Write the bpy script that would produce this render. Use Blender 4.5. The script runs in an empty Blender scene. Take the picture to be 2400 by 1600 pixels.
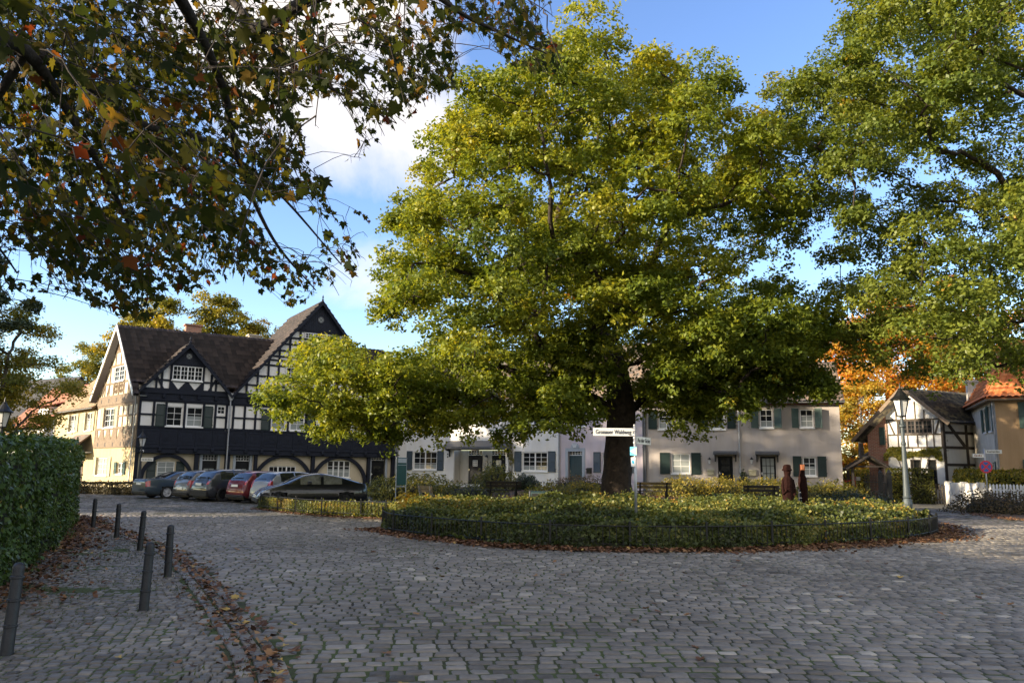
import bpy, math, random
import numpy as np
from mathutils import Vector, Matrix

random.seed(7)
RNG = np.random.default_rng(7)
scene = bpy.context.scene
COL = scene.collection
R = math.radians
PI = math.pi

# ------------------------------------------------------------------ tagging
def tag(o, label=None, cat=None, group=None, kind=None):
    if label: o['label'] = label
    if cat: o['category'] = cat
    if group: o['group'] = group
    if kind: o['kind'] = kind
    return o

def empty(name, loc=(0, 0, 0), rz=0.0, label=None, cat=None, group=None):
    o = bpy.data.objects.new(name, None)
    COL.objects.link(o)
    o.empty_display_size = 0.3
    o.location = loc
    o.rotation_euler = (0, 0, rz)
    return tag(o, label, cat, group)

def copy_tree(o, parent=None):
    c = o.copy()
    COL.objects.link(c)
    c.parent = parent
    for ch in o.children:
        copy_tree(ch, c)
    return c

# ------------------------------------------------------------------ mesh builder
class MB:
    """collects shapes in local coordinates and links them as ONE mesh object"""
    def __init__(s):
        s.v, s.f = [], []
    def add(s, vs, fs):
        n = len(s.v)
        s.v += [tuple(p) for p in vs]
        s.f += [tuple(i + n for i in f) for f in fs]
        return s
    def box(s, x0, x1, y0, y1, z0, z1):
        return s.add([(x0, y0, z0), (x1, y0, z0), (x1, y1, z0), (x0, y1, z0),
                      (x0, y0, z1), (x1, y0, z1), (x1, y1, z1), (x0, y1, z1)],
                     [(0, 3, 2, 1), (4, 5, 6, 7), (0, 1, 5, 4), (1, 2, 6, 5), (2, 3, 7, 6), (3, 0, 4, 7)])
    def cbox(s, c, d):
        return s.box(c[0] - d[0] / 2, c[0] + d[0] / 2, c[1] - d[1] / 2, c[1] + d[1] / 2, c[2] - d[2] / 2, c[2] + d[2] / 2)
    def bbox(s, x0, x1, y0, y1, z0, z1, b=.01):
        """box whose outer (-y) face is chamfered on all four sides"""
        P = [(x0, y1, z0), (x1, y1, z0), (x1, y1, z1), (x0, y1, z1)]
        Q = [(x0, y0 + b, z0), (x1, y0 + b, z0), (x1, y0 + b, z1), (x0, y0 + b, z1)]
        T = [(x0 + b, y0, z0 + b), (x1 - b, y0, z0 + b), (x1 - b, y0, z1 - b), (x0 + b, y0, z1 - b)]
        fs = [(3, 2, 1, 0), (8, 9, 10, 11)]
        for i in range(4):
            j = (i + 1) % 4
            fs += [(i, j, j + 4, i + 4), (i + 4, j + 4, j + 8, i + 8)]
        return s.add(P + Q + T, fs)
    def bar(s, a, b, w, y0, y1):
        """flat bar in the facade (xz) plane from a to b"""
        dx, dz = b[0] - a[0], b[1] - a[1]
        l = math.hypot(dx, dz) or 1
        nx, nz = -dz / l * w / 2, dx / l * w / 2
        return s.prism([(a[0] - nx, a[1] - nz), (b[0] - nx, b[1] - nz), (b[0] + nx, b[1] + nz), (a[0] + nx, a[1] + nz)], y0, y1)
    def prism(s, poly, y0, y1):
        """xz polygon extruded along y"""
        n = len(poly)
        vs = [(x, y0, z) for x, z in poly] + [(x, y1, z) for x, z in poly]
        fs = [tuple(range(n)), tuple(range(2 * n - 1, n - 1, -1))]
        fs += [(i, i + n, (i + 1) % n + n, (i + 1) % n) for i in range(n)]
        return s.add(vs, fs)
    def prism_z(s, poly, z0, z1):
        n = len(poly)
        vs = [(x, y, z0) for x, y in poly] + [(x, y, z1) for x, y in poly]
        fs = [tuple(range(n - 1, -1, -1)), tuple(range(n, 2 * n))]
        fs += [(i, (i + 1) % n, (i + 1) % n + n, i + n) for i in range(n)]
        return s.add(vs, fs)
    def prism_x(s, poly, x0, x1):
        n = len(poly)
        vs = [(x0, y, z) for y, z in poly] + [(x1, y, z) for y, z in poly]
        fs = [tuple(range(n - 1, -1, -1)), tuple(range(n, 2 * n))]
        fs += [(i, (i + 1) % n, (i + 1) % n + n, i + n) for i in range(n)]
        return s.add(vs, fs)
    def tube(s, path, rad, n=8, cap=True):
        path = [Vector(p) for p in path]
        if not hasattr(rad, '__len__'): rad = [rad] * len(path)
        rings = []
        up = None
        for i, p in enumerate(path):
            t = (path[min(i + 1, len(path) - 1)] - path[max(i - 1, 0)])
            t = t.normalized() if t.length > 1e-9 else Vector((0, 0, 1))
            if up is None:
                up = Vector((1, 0, 0)) if abs(t.x) < .8 else Vector((0, 1, 0))
            a = (up - t * up.dot(t)).normalized()
            up = a
            b = t.cross(a)
            rings.append([p + (a * math.cos(2 * PI * k / n) + b * math.sin(2 * PI * k / n)) * rad[i] for k in range(n)])
        vs = [q for r in rings for q in r]
        fs = []
        for i in range(len(path) - 1):
            for k in range(n):
                fs.append((i * n + k, i * n + (k + 1) % n, (i + 1) * n + (k + 1) % n, (i + 1) * n + k))
        if cap:
            fs.append(tuple(range(n - 1, -1, -1)))
            fs.append(tuple(range((len(path) - 1) * n, len(path) * n)))
        return s.add(vs, fs)
    def lathe(s, prof, n=16, c=(0, 0, 0), cap=True):
        """profile [(r, z)] turned round the z axis"""
        vs = [(c[0] + r * math.cos(2 * PI * k / n), c[1] + r * math.sin(2 * PI * k / n), c[2] + z) for r, z in prof for k in range(n)]
        fs = []
        for i in range(len(prof) - 1):
            for k in range(n):
                fs.append((i * n + k, i * n + (k + 1) % n, (i + 1) * n + (k + 1) % n, (i + 1) * n + k))
        if cap:
            fs.append(tuple(range(n - 1, -1, -1)))
            fs.append(tuple(range((len(prof) - 1) * n, len(prof) * n)))
        return s.add(vs, fs)
    def wall(s, x0, x1, z0, z1, holes, depth=.14, y=0.0):
        """facade sheet with real openings and reveals"""
        xs = sorted({x0, x1} | {h[0] for h in holes} | {h[1] for h in holes})
        zs = sorted({z0, z1} | {h[2] for h in holes} | {h[3] for h in holes})
        for i in range(len(xs) - 1):
            for j in range(len(zs) - 1):
                cx, cz = (xs[i] + xs[i + 1]) / 2, (zs[j] + zs[j + 1]) / 2
                if any(h[0] < cx < h[1] and h[2] < cz < h[3] for h in holes): continue
                s.add([(xs[i], y, zs[j]), (xs[i + 1], y, zs[j]), (xs[i + 1], y, zs[j + 1]), (xs[i], y, zs[j + 1])], [(0, 1, 2, 3)])
        for a, b, c, d in holes:
            e = y + depth
            s.add([(a, y, c), (b, y, c), (b, y, d), (a, y, d), (a, e, c), (b, e, c), (b, e, d), (a, e, d)],
                  [(0, 4, 5, 1), (1, 5, 6, 2), (2, 6, 7, 3), (3, 7, 4, 0)])
        return s
    def xf(s, M, start=0):
        s.v = s.v[:start] + [tuple(M @ Vector(p)) for p in s.v[start:]]
        return s
    def build(s, name, mat, parent=None, smooth=False, label=None, bevel=0):
        me = bpy.data.meshes.new(name)
        me.from_pydata(s.v, [], s.f)
        me.materials.append(mat)
        if smooth:
            me.polygons.foreach_set('use_smooth', [True] * len(me.polygons))
        me.update()
        o = bpy.data.objects.new(name, me)
        COL.objects.link(o)
        if parent is not None: o.parent = parent
        if label: o['label'] = label
        if bevel:
            m = o.modifiers.new('bevel', 'BEVEL')
            m.width = bevel; m.segments = 2; m.limit_method = 'ANGLE'
        return o

def np_mesh(name, V, F, mat, attrs=None, parent=None, smooth=False):
    """mesh from numpy arrays; F is (n,k) with one face size, or a list of such arrays"""
    Fs = F if isinstance(F, list) else [F]
    me = bpy.data.meshes.new(name)
    V = np.ascontiguousarray(V, dtype=np.float32)
    me.vertices.add(len(V))
    me.vertices.foreach_set('co', V.ravel())
    idx = np.concatenate([f.ravel() for f in Fs]).astype(np.int32)
    tot = np.concatenate([np.full(len(f), f.shape[1], np.int32) for f in Fs])
    st = np.concatenate([[0], np.cumsum(tot)[:-1]]).astype(np.int32)
    me.loops.add(len(idx))
    me.loops.foreach_set('vertex_index', idx)
    me.polygons.add(len(tot))
    me.polygons.foreach_set('loop_start', st)
    if smooth: me.polygons.foreach_set('use_smooth', np.ones(len(tot), bool))
    for k, a in (attrs or {}).items():
        at = me.attributes.new(k, 'FLOAT', 'FACE')
        at.data.foreach_set('value', np.ascontiguousarray(a, dtype=np.float32))
    me.update(calc_edges=True)
    me.materials.append(mat)
    o = bpy.data.objects.new(name, me)
    COL.objects.link(o)
    if parent is not None: o.parent = parent
    return o

# ------------------------------------------------------------------ materials
def new_mat(name):
    m = bpy.data.materials.new(name)
    m.use_nodes = True
    nt = m.node_tree
    return m, nt, nt.nodes['Principled BSDF']

def N(nt, typ, **kw):
    n = nt.nodes.new(typ)
    for k, v in kw.items(): setattr(n, k, v)
    return n

def ramp(nt, fac, stops):
    r = N(nt, 'ShaderNodeValToRGB')
    el = r.color_ramp.elements
    while len(el) < len(stops): el.new(.5)
    for e, (p, c) in zip(el, stops):
        e.position = p
        e.color = (*c, 1)
    nt.links.new(fac, r.inputs['Fac'])
    return r.outputs['Color']

def mat(name, col, rough=.7, var=.12, scale=3.0, bump=0.0, bscale=40.0, metal=0.0, spec=None, coat=0.0, col2=None, dirt=0.0):
    """plain surface with procedural mottling (col..col2), fine bump and streaky weathering"""
    m, nt, b = new_mat(name)
    tc = N(nt, 'ShaderNodeTexCoord')
    n1 = N(nt, 'ShaderNodeTexNoise')
    n1.inputs['Scale'].default_value = scale
    n1.inputs['Detail'].default_value = 6
    n1.inputs['Roughness'].default_value = .65
    nt.links.new(tc.outputs['Object'], n1.inputs['Vector'])
    c = np.array(col)
    lo = c * (1 - var)
    hi = np.array(col2) if col2 is not None else np.clip(c * (1 + var), 0, 1)
    out = ramp(nt, n1.outputs['Fac'], [(.3, lo), (.7, hi)])
    if dirt:
        mp = N(nt, 'ShaderNodeMapping')
        mp.inputs['Scale'].default_value = (2.2, 2.2, .35)
        nt.links.new(tc.outputs['Object'], mp.inputs['Vector'])
        n3 = N(nt, 'ShaderNodeTexNoise')
        n3.inputs['Scale'].default_value = 1.3
        n3.inputs['Detail'].default_value = 8
        nt.links.new(mp.outputs['Vector'], n3.inputs['Vector'])
        mx = N(nt, 'ShaderNodeMix', data_type='RGBA', blend_type='MULTIPLY')
        mx.inputs[0].default_value = 1.0
        d = 1 - dirt
        nt.links.new(out, mx.inputs[6])
        nt.links.new(ramp(nt, n3.outputs['Fac'], [(.35, (d, d * .98, d * .94)), (.6, (1, 1, 1))]), mx.inputs[7])
        out = mx.outputs[2]
    nt.links.new(out, b.inputs['Base Color'])
    b.inputs['Roughness'].default_value = rough
    b.inputs['Metallic'].default_value = metal
    if spec is not None: b.inputs['Specular IOR Level'].default_value = spec
    if coat:
        b.inputs['Coat Weight'].default_value = coat
        b.inputs['Coat Roughness'].default_value = .04
    if bump:
        n2 = N(nt, 'ShaderNodeTexNoise')
        n2.inputs['Scale'].default_value = bscale
        n2.inputs['Detail'].default_value = 5
        nt.links.new(tc.outputs['Object'], n2.inputs['Vector'])
        bp = N(nt, 'ShaderNodeBump')
        bp.inputs['Strength'].default_value = bump
        bp.inputs['Distance'].default_value = .03
        nt.links.new(n2.outputs['Fac'], bp.inputs['Height'])
        nt.links.new(bp.outputs['Normal'], b.inputs['Normal'])
    return m

def leaf_mat(name, stops, trans=.42, rough=.45, spec=.3):
    m, nt, b = new_mat(name)
    at = N(nt, 'ShaderNodeAttribute', attribute_name='tint')
    c = ramp(nt, at.outputs['Fac'], stops)
    nt.links.new(c, b.inputs['Base Color'])
    b.inputs['Roughness'].default_value = rough
    b.inputs['Specular IOR Level'].default_value = spec
    tr = N(nt, 'ShaderNodeBsdfTranslucent')
    g = N(nt, 'ShaderNodeMix', data_type='RGBA', blend_type='MULTIPLY')
    g.inputs[0].default_value = 1
    g.inputs[7].default_value = (1.5, 1.35, .55, 1)
    nt.links.new(c, g.inputs[6])
    nt.links.new(g.outputs[2], tr.inputs['Color'])
    mx = N(nt, 'ShaderNodeMixShader')
    mx.inputs[0].default_value = trans
    nt.links.new(b.outputs[0], mx.inputs[1])
    nt.links.new(tr.outputs[0], mx.inputs[2])
    nt.links.new(mx.outputs[0], nt.nodes['Material Output'].inputs['Surface'])
    return m

def attr_mat(name, stops, rough=.75, bump=.3, bscale=60., noise=.35, spec=.4):
    """colour picked per face by the 'tint' attribute, mottled by noise"""
    m, nt, b = new_mat(name)
    at = N(nt, 'ShaderNodeAttribute', attribute_name='tint')
    tc = N(nt, 'ShaderNodeTexCoord')
    n1 = N(nt, 'ShaderNodeTexNoise')
    n1.inputs['Scale'].default_value = 14
    n1.inputs['Detail'].default_value = 7
    nt.links.new(tc.outputs['Object'], n1.inputs['Vector'])
    ma = N(nt, 'ShaderNodeMath', operation='MULTIPLY_ADD')
    ma.inputs[1].default_value = noise
    nt.links.new(n1.outputs['Fac'], ma.inputs[0])
    sb = N(nt, 'ShaderNodeMath', operation='SUBTRACT')
    nt.links.new(at.outputs['Fac'], sb.inputs[0])
    sb.inputs[1].default_value = noise / 2
    nt.links.new(sb.outputs[0], ma.inputs[2])
    nt.links.new(ramp(nt, ma.outputs[0], stops), b.inputs['Base Color'])
    b.inputs['Roughness'].default_value = rough
    b.inputs['Specular IOR Level'].default_value = spec
    if bump:
        n2 = N(nt, 'ShaderNodeTexNoise')
        n2.inputs['Scale'].default_value = bscale
        n2.inputs['Detail'].default_value = 6
        nt.links.new(tc.outputs['Object'], n2.inputs['Vector'])
        bp = N(nt, 'ShaderNodeBump')
        bp.inputs['Strength'].default_value = bump
        bp.inputs['Distance'].default_value = .01
        nt.links.new(n2.outputs['Fac'], bp.inputs['Height'])
        nt.links.new(bp.outputs['Normal'], b.inputs['Normal'])
    return m

M = {}
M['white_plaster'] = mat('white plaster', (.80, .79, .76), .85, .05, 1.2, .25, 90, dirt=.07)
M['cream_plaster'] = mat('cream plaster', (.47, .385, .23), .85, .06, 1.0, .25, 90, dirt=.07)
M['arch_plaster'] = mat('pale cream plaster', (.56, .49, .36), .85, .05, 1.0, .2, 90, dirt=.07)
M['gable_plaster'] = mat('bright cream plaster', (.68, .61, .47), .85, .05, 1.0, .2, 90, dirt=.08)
M['lilac_plaster'] = mat('pale lilac plaster', (.56, .49, .52), .85, .05, 1.0, .25, 90, dirt=.07)
M['beige_plaster'] = mat('pinkish beige plaster', (.45, .405, .375), .85, .05, 1.0, .25, 90, dirt=.07)
M['orange_stucco'] = mat('ochre pebbledash', (.43, .285, .155), .95, .22, 30, .8, 60, dirt=.12)
M['grey_stucco'] = mat('pale grey stucco', (.58, .54, .46), .9, .08, 3, .4, 60, dirt=.15)
M['black_timber'] = mat('blue black painted timber', (.0085, .0115, .0215), .6, .3, 5, .35, 25, spec=.25)
M['black_panel'] = mat('blue black boards', (.010, .0135, .0245), .6, .3, 4, .3, 30, spec=.25)
M['tan_timber'] = mat('weathered tan timber', (.19, .14, .095), .8, .25, 6, .4, 30)
M['brown_timber'] = mat('brown black timber', (.05, .04, .035), .7, .25, 6, .4, 30)
M['white_paint'] = mat('white gloss paint', (.80, .80, .78), .4, .04, 4)
M['grey_stone'] = mat('grey painted stone', (.36, .40, .44), .7, .08, 6, .15, 60)
M['dark_green'] = mat('very dark green paint', (.010, .026, .024), .45, .2, 5)
M['slate_shutter'] = mat('dark slate paint', (.035, .055, .07), .5, .15, 5)
M['petrol_door'] = mat('dark petrol paint', (.012, .045, .06), .45, .15, 4)
M['sage_shutter'] = mat('sage green paint', (.038, .075, .062), .55, .12, 5)
M['beige_shutter'] = mat('faded olive beige paint', (.40, .37, .25), .6, .12, 5)
M['black_door'] = mat('black door paint', (.010, .011, .013), .6, .2, 5, spec=.25)
M['zinc'] = mat('weathered zinc', (.34, .35, .36), .5, .12, 8, metal=.6)
M['lead'] = mat('dark grey sheet metal', (.10, .105, .115), .5, .15, 5, metal=.3)
M['cast_iron'] = mat('anthracite cast iron', (.022, .024, .028), .5, .25, 12, .15, 60, metal=.2)
M['lamp_grey'] = mat('grey blue lamp paint', (.055, .070, .078), .55, .18, 9, .15, 60, metal=.2)
M['black_iron'] = mat('black wrought iron', (.012, .013, .013), .45, .3, 12, metal=.3)
M['galv'] = mat('galvanised steel', (.42, .43, .44), .45, .1, 14, metal=.75)
M['chrome'] = mat('bright metal', (.62, .63, .65), .2, .05, 8, metal=1.0)
M['sign_white'] = mat('white sign enamel', (.74, .75, .72), .4, .05, 6, dirt=.1)
M['sign_black'] = mat('black lettering', (.012, .012, .013), .5, .05, 6)
M['sign_blue'] = mat('sign blue', (.012, .10, .42), .4, .05, 6)
M['sign_cyan'] = mat('sky blue foil', (.05, .38, .60), .45, .05, 6)
M['sign_yellow'] = mat('pale yellow foil', (.75, .66, .36), .45, .05, 6)
M['sign_red'] = mat('sign red', (.60, .014, .04), .4, .05, 6)
M['board_green'] = mat('notice board green', (.02, .11, .085), .4, .1, 6)
M['red_wood'] = mat('red brown carved wood', (.017, .0055, .0045), .85, .35, 7, .8, 22, spec=.12)
M['orange_wood'] = mat('raw orange wood', (.24, .085, .035), .8, .25, 7, .5, 22)
M['bench_wood'] = mat('weathered bench wood', (.20, .15, .07), .8, .3, 8, .4, 30)
M['bench_dark'] = mat('dark bench wood', (.040, .032, .022), .75, .3, 8, .4, 30)
M['concrete'] = mat('grey concrete', (.24, .235, .22), .9, .15, 5, .3, 40)
M['bin_green'] = mat('dark green bin', (.012, .032, .034), .45, .2, 6)
M['curtain'] = mat('white net curtain', (.62, .62, .60), .9, .1, 5)
M['lamp_glass'] = mat('frosted lamp glass', (.62, .62, .60), .25, .05, 6, spec=.6)
M['bark'] = mat('oak bark', (.022, .016, .012), .95, .5, 5, 1.0, 16, col2=(.060, .042, .030))
M['bark_dark'] = mat('dark bark', (.030, .024, .020), .95, .4, 6, .9, 20)
M['bark_grey'] = mat('grey bark', (.10, .085, .07), .95, .35, 6, .9, 20)
M['soil'] = mat('leafy soil', (.060, .042, .026), 1.0, .45, 3, .8, 30, col2=(.15, .085, .04))
M['white_wall'] = mat('limewashed wall', (.76, .74, .68), .9, .05, 3, .4, 30, dirt=.32)
M['terracotta'] = mat('terracotta pot', (.28, .11, .05), .85, .15, 8)
M['brick'] = None

def brick_mat(name, c1, c2, mortar, scale=1.0):
    m, nt, b = new_mat(name)
    tc = N(nt, 'ShaderNodeTexCoord')
    mp = N(nt, 'ShaderNodeMapping')
    mp.inputs['Rotation'].default_value = (R(90), 0, 0)
    nt.links.new(tc.outputs['Object'], mp.inputs['Vector'])
    br = N(nt, 'ShaderNodeTexBrick')
    br.inputs['Color1'].default_value = (*c1, 1)
    br.inputs['Color2'].default_value = (*c2, 1)
    br.inputs['Mortar'].default_value = (*mortar, 1)
    br.inputs['Scale'].default_value = scale
    br.inputs['Brick Width'].default_value = .25
    br.inputs['Row Height'].default_value = .083
    br.inputs['Mortar Size'].default_value = .01
    nt.links.new(mp.outputs['Vector'], br.inputs['Vector'])
    nt.links.new(br.outputs['Color'], b.inputs['Base Color'])
    b.inputs['Roughness'].default_value = .9
    bp = N(nt, 'ShaderNodeBump')
    bp.inputs['Strength'].default_value = .4
    bp.inputs['Distance'].default_value = .01
    nt.links.new(br.outputs['Fac'], bp.inputs['Height'])
    bp.invert = True
    nt.links.new(bp.outputs['Normal'], b.inputs['Normal'])
    return m
M['brick'] = brick_mat('red brick', (.42, .17, .10), (.30, .12, .075), (.42, .37, .31))

def pane_mat():
    m, nt, b = new_mat('window glass')
    b.inputs['Base Color'].default_value = (.012, .014, .016, 1)
    b.inputs['Roughness'].default_value = .05
    b.inputs['Specular IOR Level'].default_value = .10
    tc = N(nt, 'ShaderNodeTexCoord')
    n = N(nt, 'ShaderNodeTexNoise')
    n.inputs['Scale'].default_value = 2.2
    nt.links.new(tc.outputs['Object'], n.inputs['Vector'])
    bp = N(nt, 'ShaderNodeBump')
    bp.inputs['Strength'].default_value = .12
    bp.inputs['Distance'].default_value = .05
    nt.links.new(n.outputs['Fac'], bp.inputs['Height'])
    nt.links.new(bp.outputs['Normal'], b.inputs['Normal'])
    return m
M['pane'] = pane_mat()

# ------------------------------------------------------------------ camera
F_PX = 1850.0
PITCH = math.atan(300 / F_PX)
ROLL = R(.7)
cam_d = bpy.data.cameras.new('camera')
cam = bpy.data.objects.new('camera', cam_d)
COL.objects.link(cam)
fw = Vector((0, math.cos(PITCH), math.sin(PITCH)))
r0 = Vector((1, 0, 0)); u0 = Vector((0, -math.sin(PITCH), math.cos(PITCH)))
rr = r0 * math.cos(ROLL) + u0 * math.sin(ROLL)
uu = u0 * math.cos(ROLL) - r0 * math.sin(ROLL)
cam.matrix_world = Matrix(((rr.x, uu.x, -fw.x, 0), (rr.y, uu.y, -fw.y, 0), (rr.z, uu.z, -fw.z, 1.7), (0, 0, 0, 1)))
cam_d.sensor_width = 36
cam_d.lens = 36 * F_PX / 2400
cam_d.clip_start = .05
cam_d.clip_end = 4000
scene.camera = cam

# ------------------------------------------------------------------ light
SUN_AZ, SUN_EL = 20.0, 15.0
to_sun = Vector((-math.cos(R(SUN_AZ)) * math.cos(R(SUN_EL)), -math.sin(R(SUN_AZ)) * math.cos(R(SUN_EL)), math.sin(R(SUN_EL))))
sd = bpy.data.lights.new('sun', 'SUN')
sd.energy = 4.6
sd.angle = R(.5)
sd.color = (1.0, .83, .60)
sun = bpy.data.objects.new('sun', sd)
COL.objects.link(sun)
sun.rotation_euler = (-to_sun).to_track_quat('-Z', 'Y').to_euler()

w = bpy.data.worlds.new('World')
scene.world = w
w.use_nodes = True
nt = w.node_tree
bg = nt.nodes['Background']
sky = N(nt, 'ShaderNodeTexSky', sky_type='NISHITA')
sky.sun_disc = False
sky.sun_elevation = R(SUN_EL)
sky.sun_rotation = math.atan2(to_sun.x, to_sun.y)
sky.air_density = 1.0
sky.dust_density = .3
sky.ozone_density = 2.0
# clouds by direction: one large bright bank plus a few wisps
tc = N(nt, 'ShaderNodeTexCoord')
nz = N(nt, 'ShaderNodeTexNoise')
nz.inputs['Scale'].default_value = 5.0
nz.inputs['Detail'].default_value = 9
nz.inputs['Roughness'].default_value = .58
nz.inputs['Distortion'].default_value = .4
nt.links.new(tc.outputs['Generated'], nz.inputs['Vector'])
def bank(direction, lo, hi):
    d = Vector(direction).normalized()
    dp = N(nt, 'ShaderNodeVectorMath', operation='DOT_PRODUCT')
    nrm = N(nt, 'ShaderNodeVectorMath', operation='NORMALIZE')
    nt.links.new(tc.outputs['Generated'], nrm.inputs[0])
    nt.links.new(nrm.outputs[0], dp.inputs[0])
    dp.inputs[1].default_value = d
    mr = N(nt, 'ShaderNodeMapRange')
    mr.inputs['From Min'].default_value = lo
    mr.inputs['From Max'].default_value = hi
    nt.links.new(dp.outputs['Value'], mr.inputs['Value'])
    return mr.outputs['Result']
def mx_(a, b, op):
    n = N(nt, 'ShaderNodeMath', operation=op)
    for i, v in enumerate((a, b)):
        if isinstance(v, (int, float)): n.inputs[i].default_value = v
        else: nt.links.new(v, n.inputs[i])
    return n.outputs[0]
b1 = bank((-.195, .939, .459), .9825, .9985)
b2 = bank((-.27, .926, .55), .975, .998)
b3 = bank((-.20, .97, .256), .9945, .9999)
b4 = bank((.25, -.80, .55), .10, .75)                              # unseen cloud added behind the camera to brighten and neutralise the shade
bk = mx_(mx_(b1, b2, 'MAXIMUM'), mx_(mx_(b3, .62, 'MULTIPLY'), mx_(b4, .95, 'MULTIPLY'), 'MAXIMUM'), 'MAXIMUM')
cl = mx_(mx_(nz.outputs['Fac'], .9, 'MULTIPLY'), mx_(bk, .55, 'MULTIPLY'), 'ADD')
mr = N(nt, 'ShaderNodeMapRange')
mr.inputs['From Min'].default_value = .70
mr.inputs['From Max'].default_value = 1.0
nt.links.new(cl, mr.inputs['Value'])
mixc = N(nt, 'ShaderNodeMix', data_type='RGBA')
nt.links.new(mr.outputs['Result'], mixc.inputs[0])
hs = N(nt, 'ShaderNodeHueSaturation')
hs.inputs['Saturation'].default_value = 1.12
hs.inputs['Hue'].default_value = .514
nt.links.new(sky.outputs[0], hs.inputs['Color'])
nt.links.new(hs.outputs[0], mixc.inputs[6])
mixc.inputs[7].default_value = (3.3, 3.1, 2.95, 1)
nt.links.new(mixc.outputs[2], bg.inputs['Color'])
bg.inputs['Strength'].default_value = .135

scene.view_settings.view_transform = 'Standard'
scene.view_settings.look = 'None'
scene.view_settings.exposure = 1.5
scene.view_settings.gamma = 1
# ================================================================== ground
def inside(poly, x, y):
    p = np.asarray(poly, float)
    x = np.asarray(x, float); y = np.asarray(y, float)
    c = np.zeros(x.shape, bool)
    j = len(p) - 1
    for i in range(len(p)):
        xi, yi = p[i]; xj, yj = p[j]
        if yi != yj:
            t = ((yi > y) != (yj > y)) & (x < (xj - xi) * (y - yi) / (yj - yi) + xi)
            c ^= t
        j = i
    return c

def edge_dist(poly, x, y, closed=True):
    p = np.asarray(poly, float)
    x = np.asarray(x, float); y = np.asarray(y, float)
    best = np.full(x.shape, 1e9)
    n = len(p)
    for i in range(n if closed else n - 1):
        a, b = p[i], p[(i + 1) % n]
        d = b - a
        t = np.clip(((x - a[0]) * d[0] + (y - a[1]) * d[1]) / max(d @ d, 1e-9), 0, 1)
        best = np.minimum(best, np.hypot(x - a[0] - t * d[0], y - a[1] - t * d[1]))
    return best

def smooth_poly(pts, k=6):
    """Catmull-Rom through an open list of points"""
    p = [Vector(q) for q in pts]
    p = [p[0] * 2 - p[1]] + p + [p[-1] * 2 - p[-2]]
    out = []
    for i in range(1, len(p) - 2):
        for s in range(k):
            t = s / k
            out.append(tuple(.5 * ((2 * p[i]) + (p[i + 1] - p[i - 1]) * t + (2 * p[i - 1] - 5 * p[i] + 4 * p[i + 1] - p[i + 2]) * t * t
                                   + (3 * p[i] - p[i - 1] - 3 * p[i + 1] + p[i + 2]) * t ** 3)))
    out.append(tuple(p[-2]))
    return out

def smoothstep(a, b, x):
    t = np.clip((x - a) / (b - a), 0, 1)
    return t * t * (3 - 2 * t)

def vnoise(x, y, s, seed=0):
    """cheap value noise on numpy arrays"""
    x = np.asarray(x) * s; y = np.asarray(y) * s
    xi = np.floor(x).astype(np.int64); yi = np.floor(y).astype(np.int64)
    fx = x - xi; fy = y - yi
    fx = fx * fx * (3 - 2 * fx); fy = fy * fy * (3 - 2 * fy)
    def h(a, b):
        n = (a * 374761393 + b * 668265263 + seed * 974711) & 0x7fffffff
        n = ((n ^ (n >> 13)) * 1274126177) & 0x7fffffff
        return (n & 0xffff) / 65535.
    return (h(xi, yi) * (1 - fx) + h(xi + 1, yi) * fx) * (1 - fy) + (h(xi, yi + 1) * (1 - fx) + h(xi + 1, yi + 1) * fx) * fy

KERB = smooth_poly([(-13.4, 26.2), (-12.06, 23.51), (-9.82, 20.42), (-7.64, 17.23), (-6.34, 15.31), (-5.08, 12.97), (-3.74, 10.34), (-2.93, 8.7), (-2.17, 7.08), (-1.6, 5.3), (-1.2, 3.0), (-1.0, 0)], 5)
HEDGE = [(-14.35, 26.1), (-12.01, 22.14), (-9.93, 17.92), (-8.47, 14.72), (-7.6, 12.74), (-6.74, 10.87), (-6.2, 9.2)]
WALK = KERB + [(-5.5, 0), (-6.1, 9.0)] + HEDGE[::-1] + [(-14.2, 27.2)]
ISLE_FRONT = smooth_poly([(-3.62, 22.9), (-3.35, 21.7), (-2.04, 19.85), (0.06, 17.95), (2.8, 17.42), (5.81, 18.2), (9.81, 20.58), (11.4, 22.1), (12.45, 23.6)], 5)
ISLE_BACK = [(13.6, 26.0), (14.2, 29), (14.6, 34), (16.5, 40), (19.5, 44.5), (8.0, 49.5), (2.6, 54.0), (-9.3, 60.8), (-9.0, 52.5), (-5.2, 46.0), (-4.2, 40.0), (-5.0, 35.2), (-8.0, 33.9), (-10.4, 33.2)]
ISLE_LEFT = [(-10.3, 32.6), (-9.3, 31.5), (-7.2, 28.9), (-5.35, 27.75), (-4.2, 27.2), (-3.3, 26.4), (-3.3, 24.0)]
ISLE = ISLE_FRONT + ISLE_BACK + ISLE_LEFT
RIGHT_BED = [(19.3, 31.2), (20.0, 33.6), (22.4, 39.4), (24.5, 40.8), (30, 38.5), (30, 30), (24, 29)]

def isle_h(x, y):
    d = edge_dist(ISLE, x, y)
    return .04 + .16 * smoothstep(.3, 6, d) + .38 * smoothstep(33, 47, np.asarray(y, float)) * smoothstep(.5, 5, d)

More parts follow.
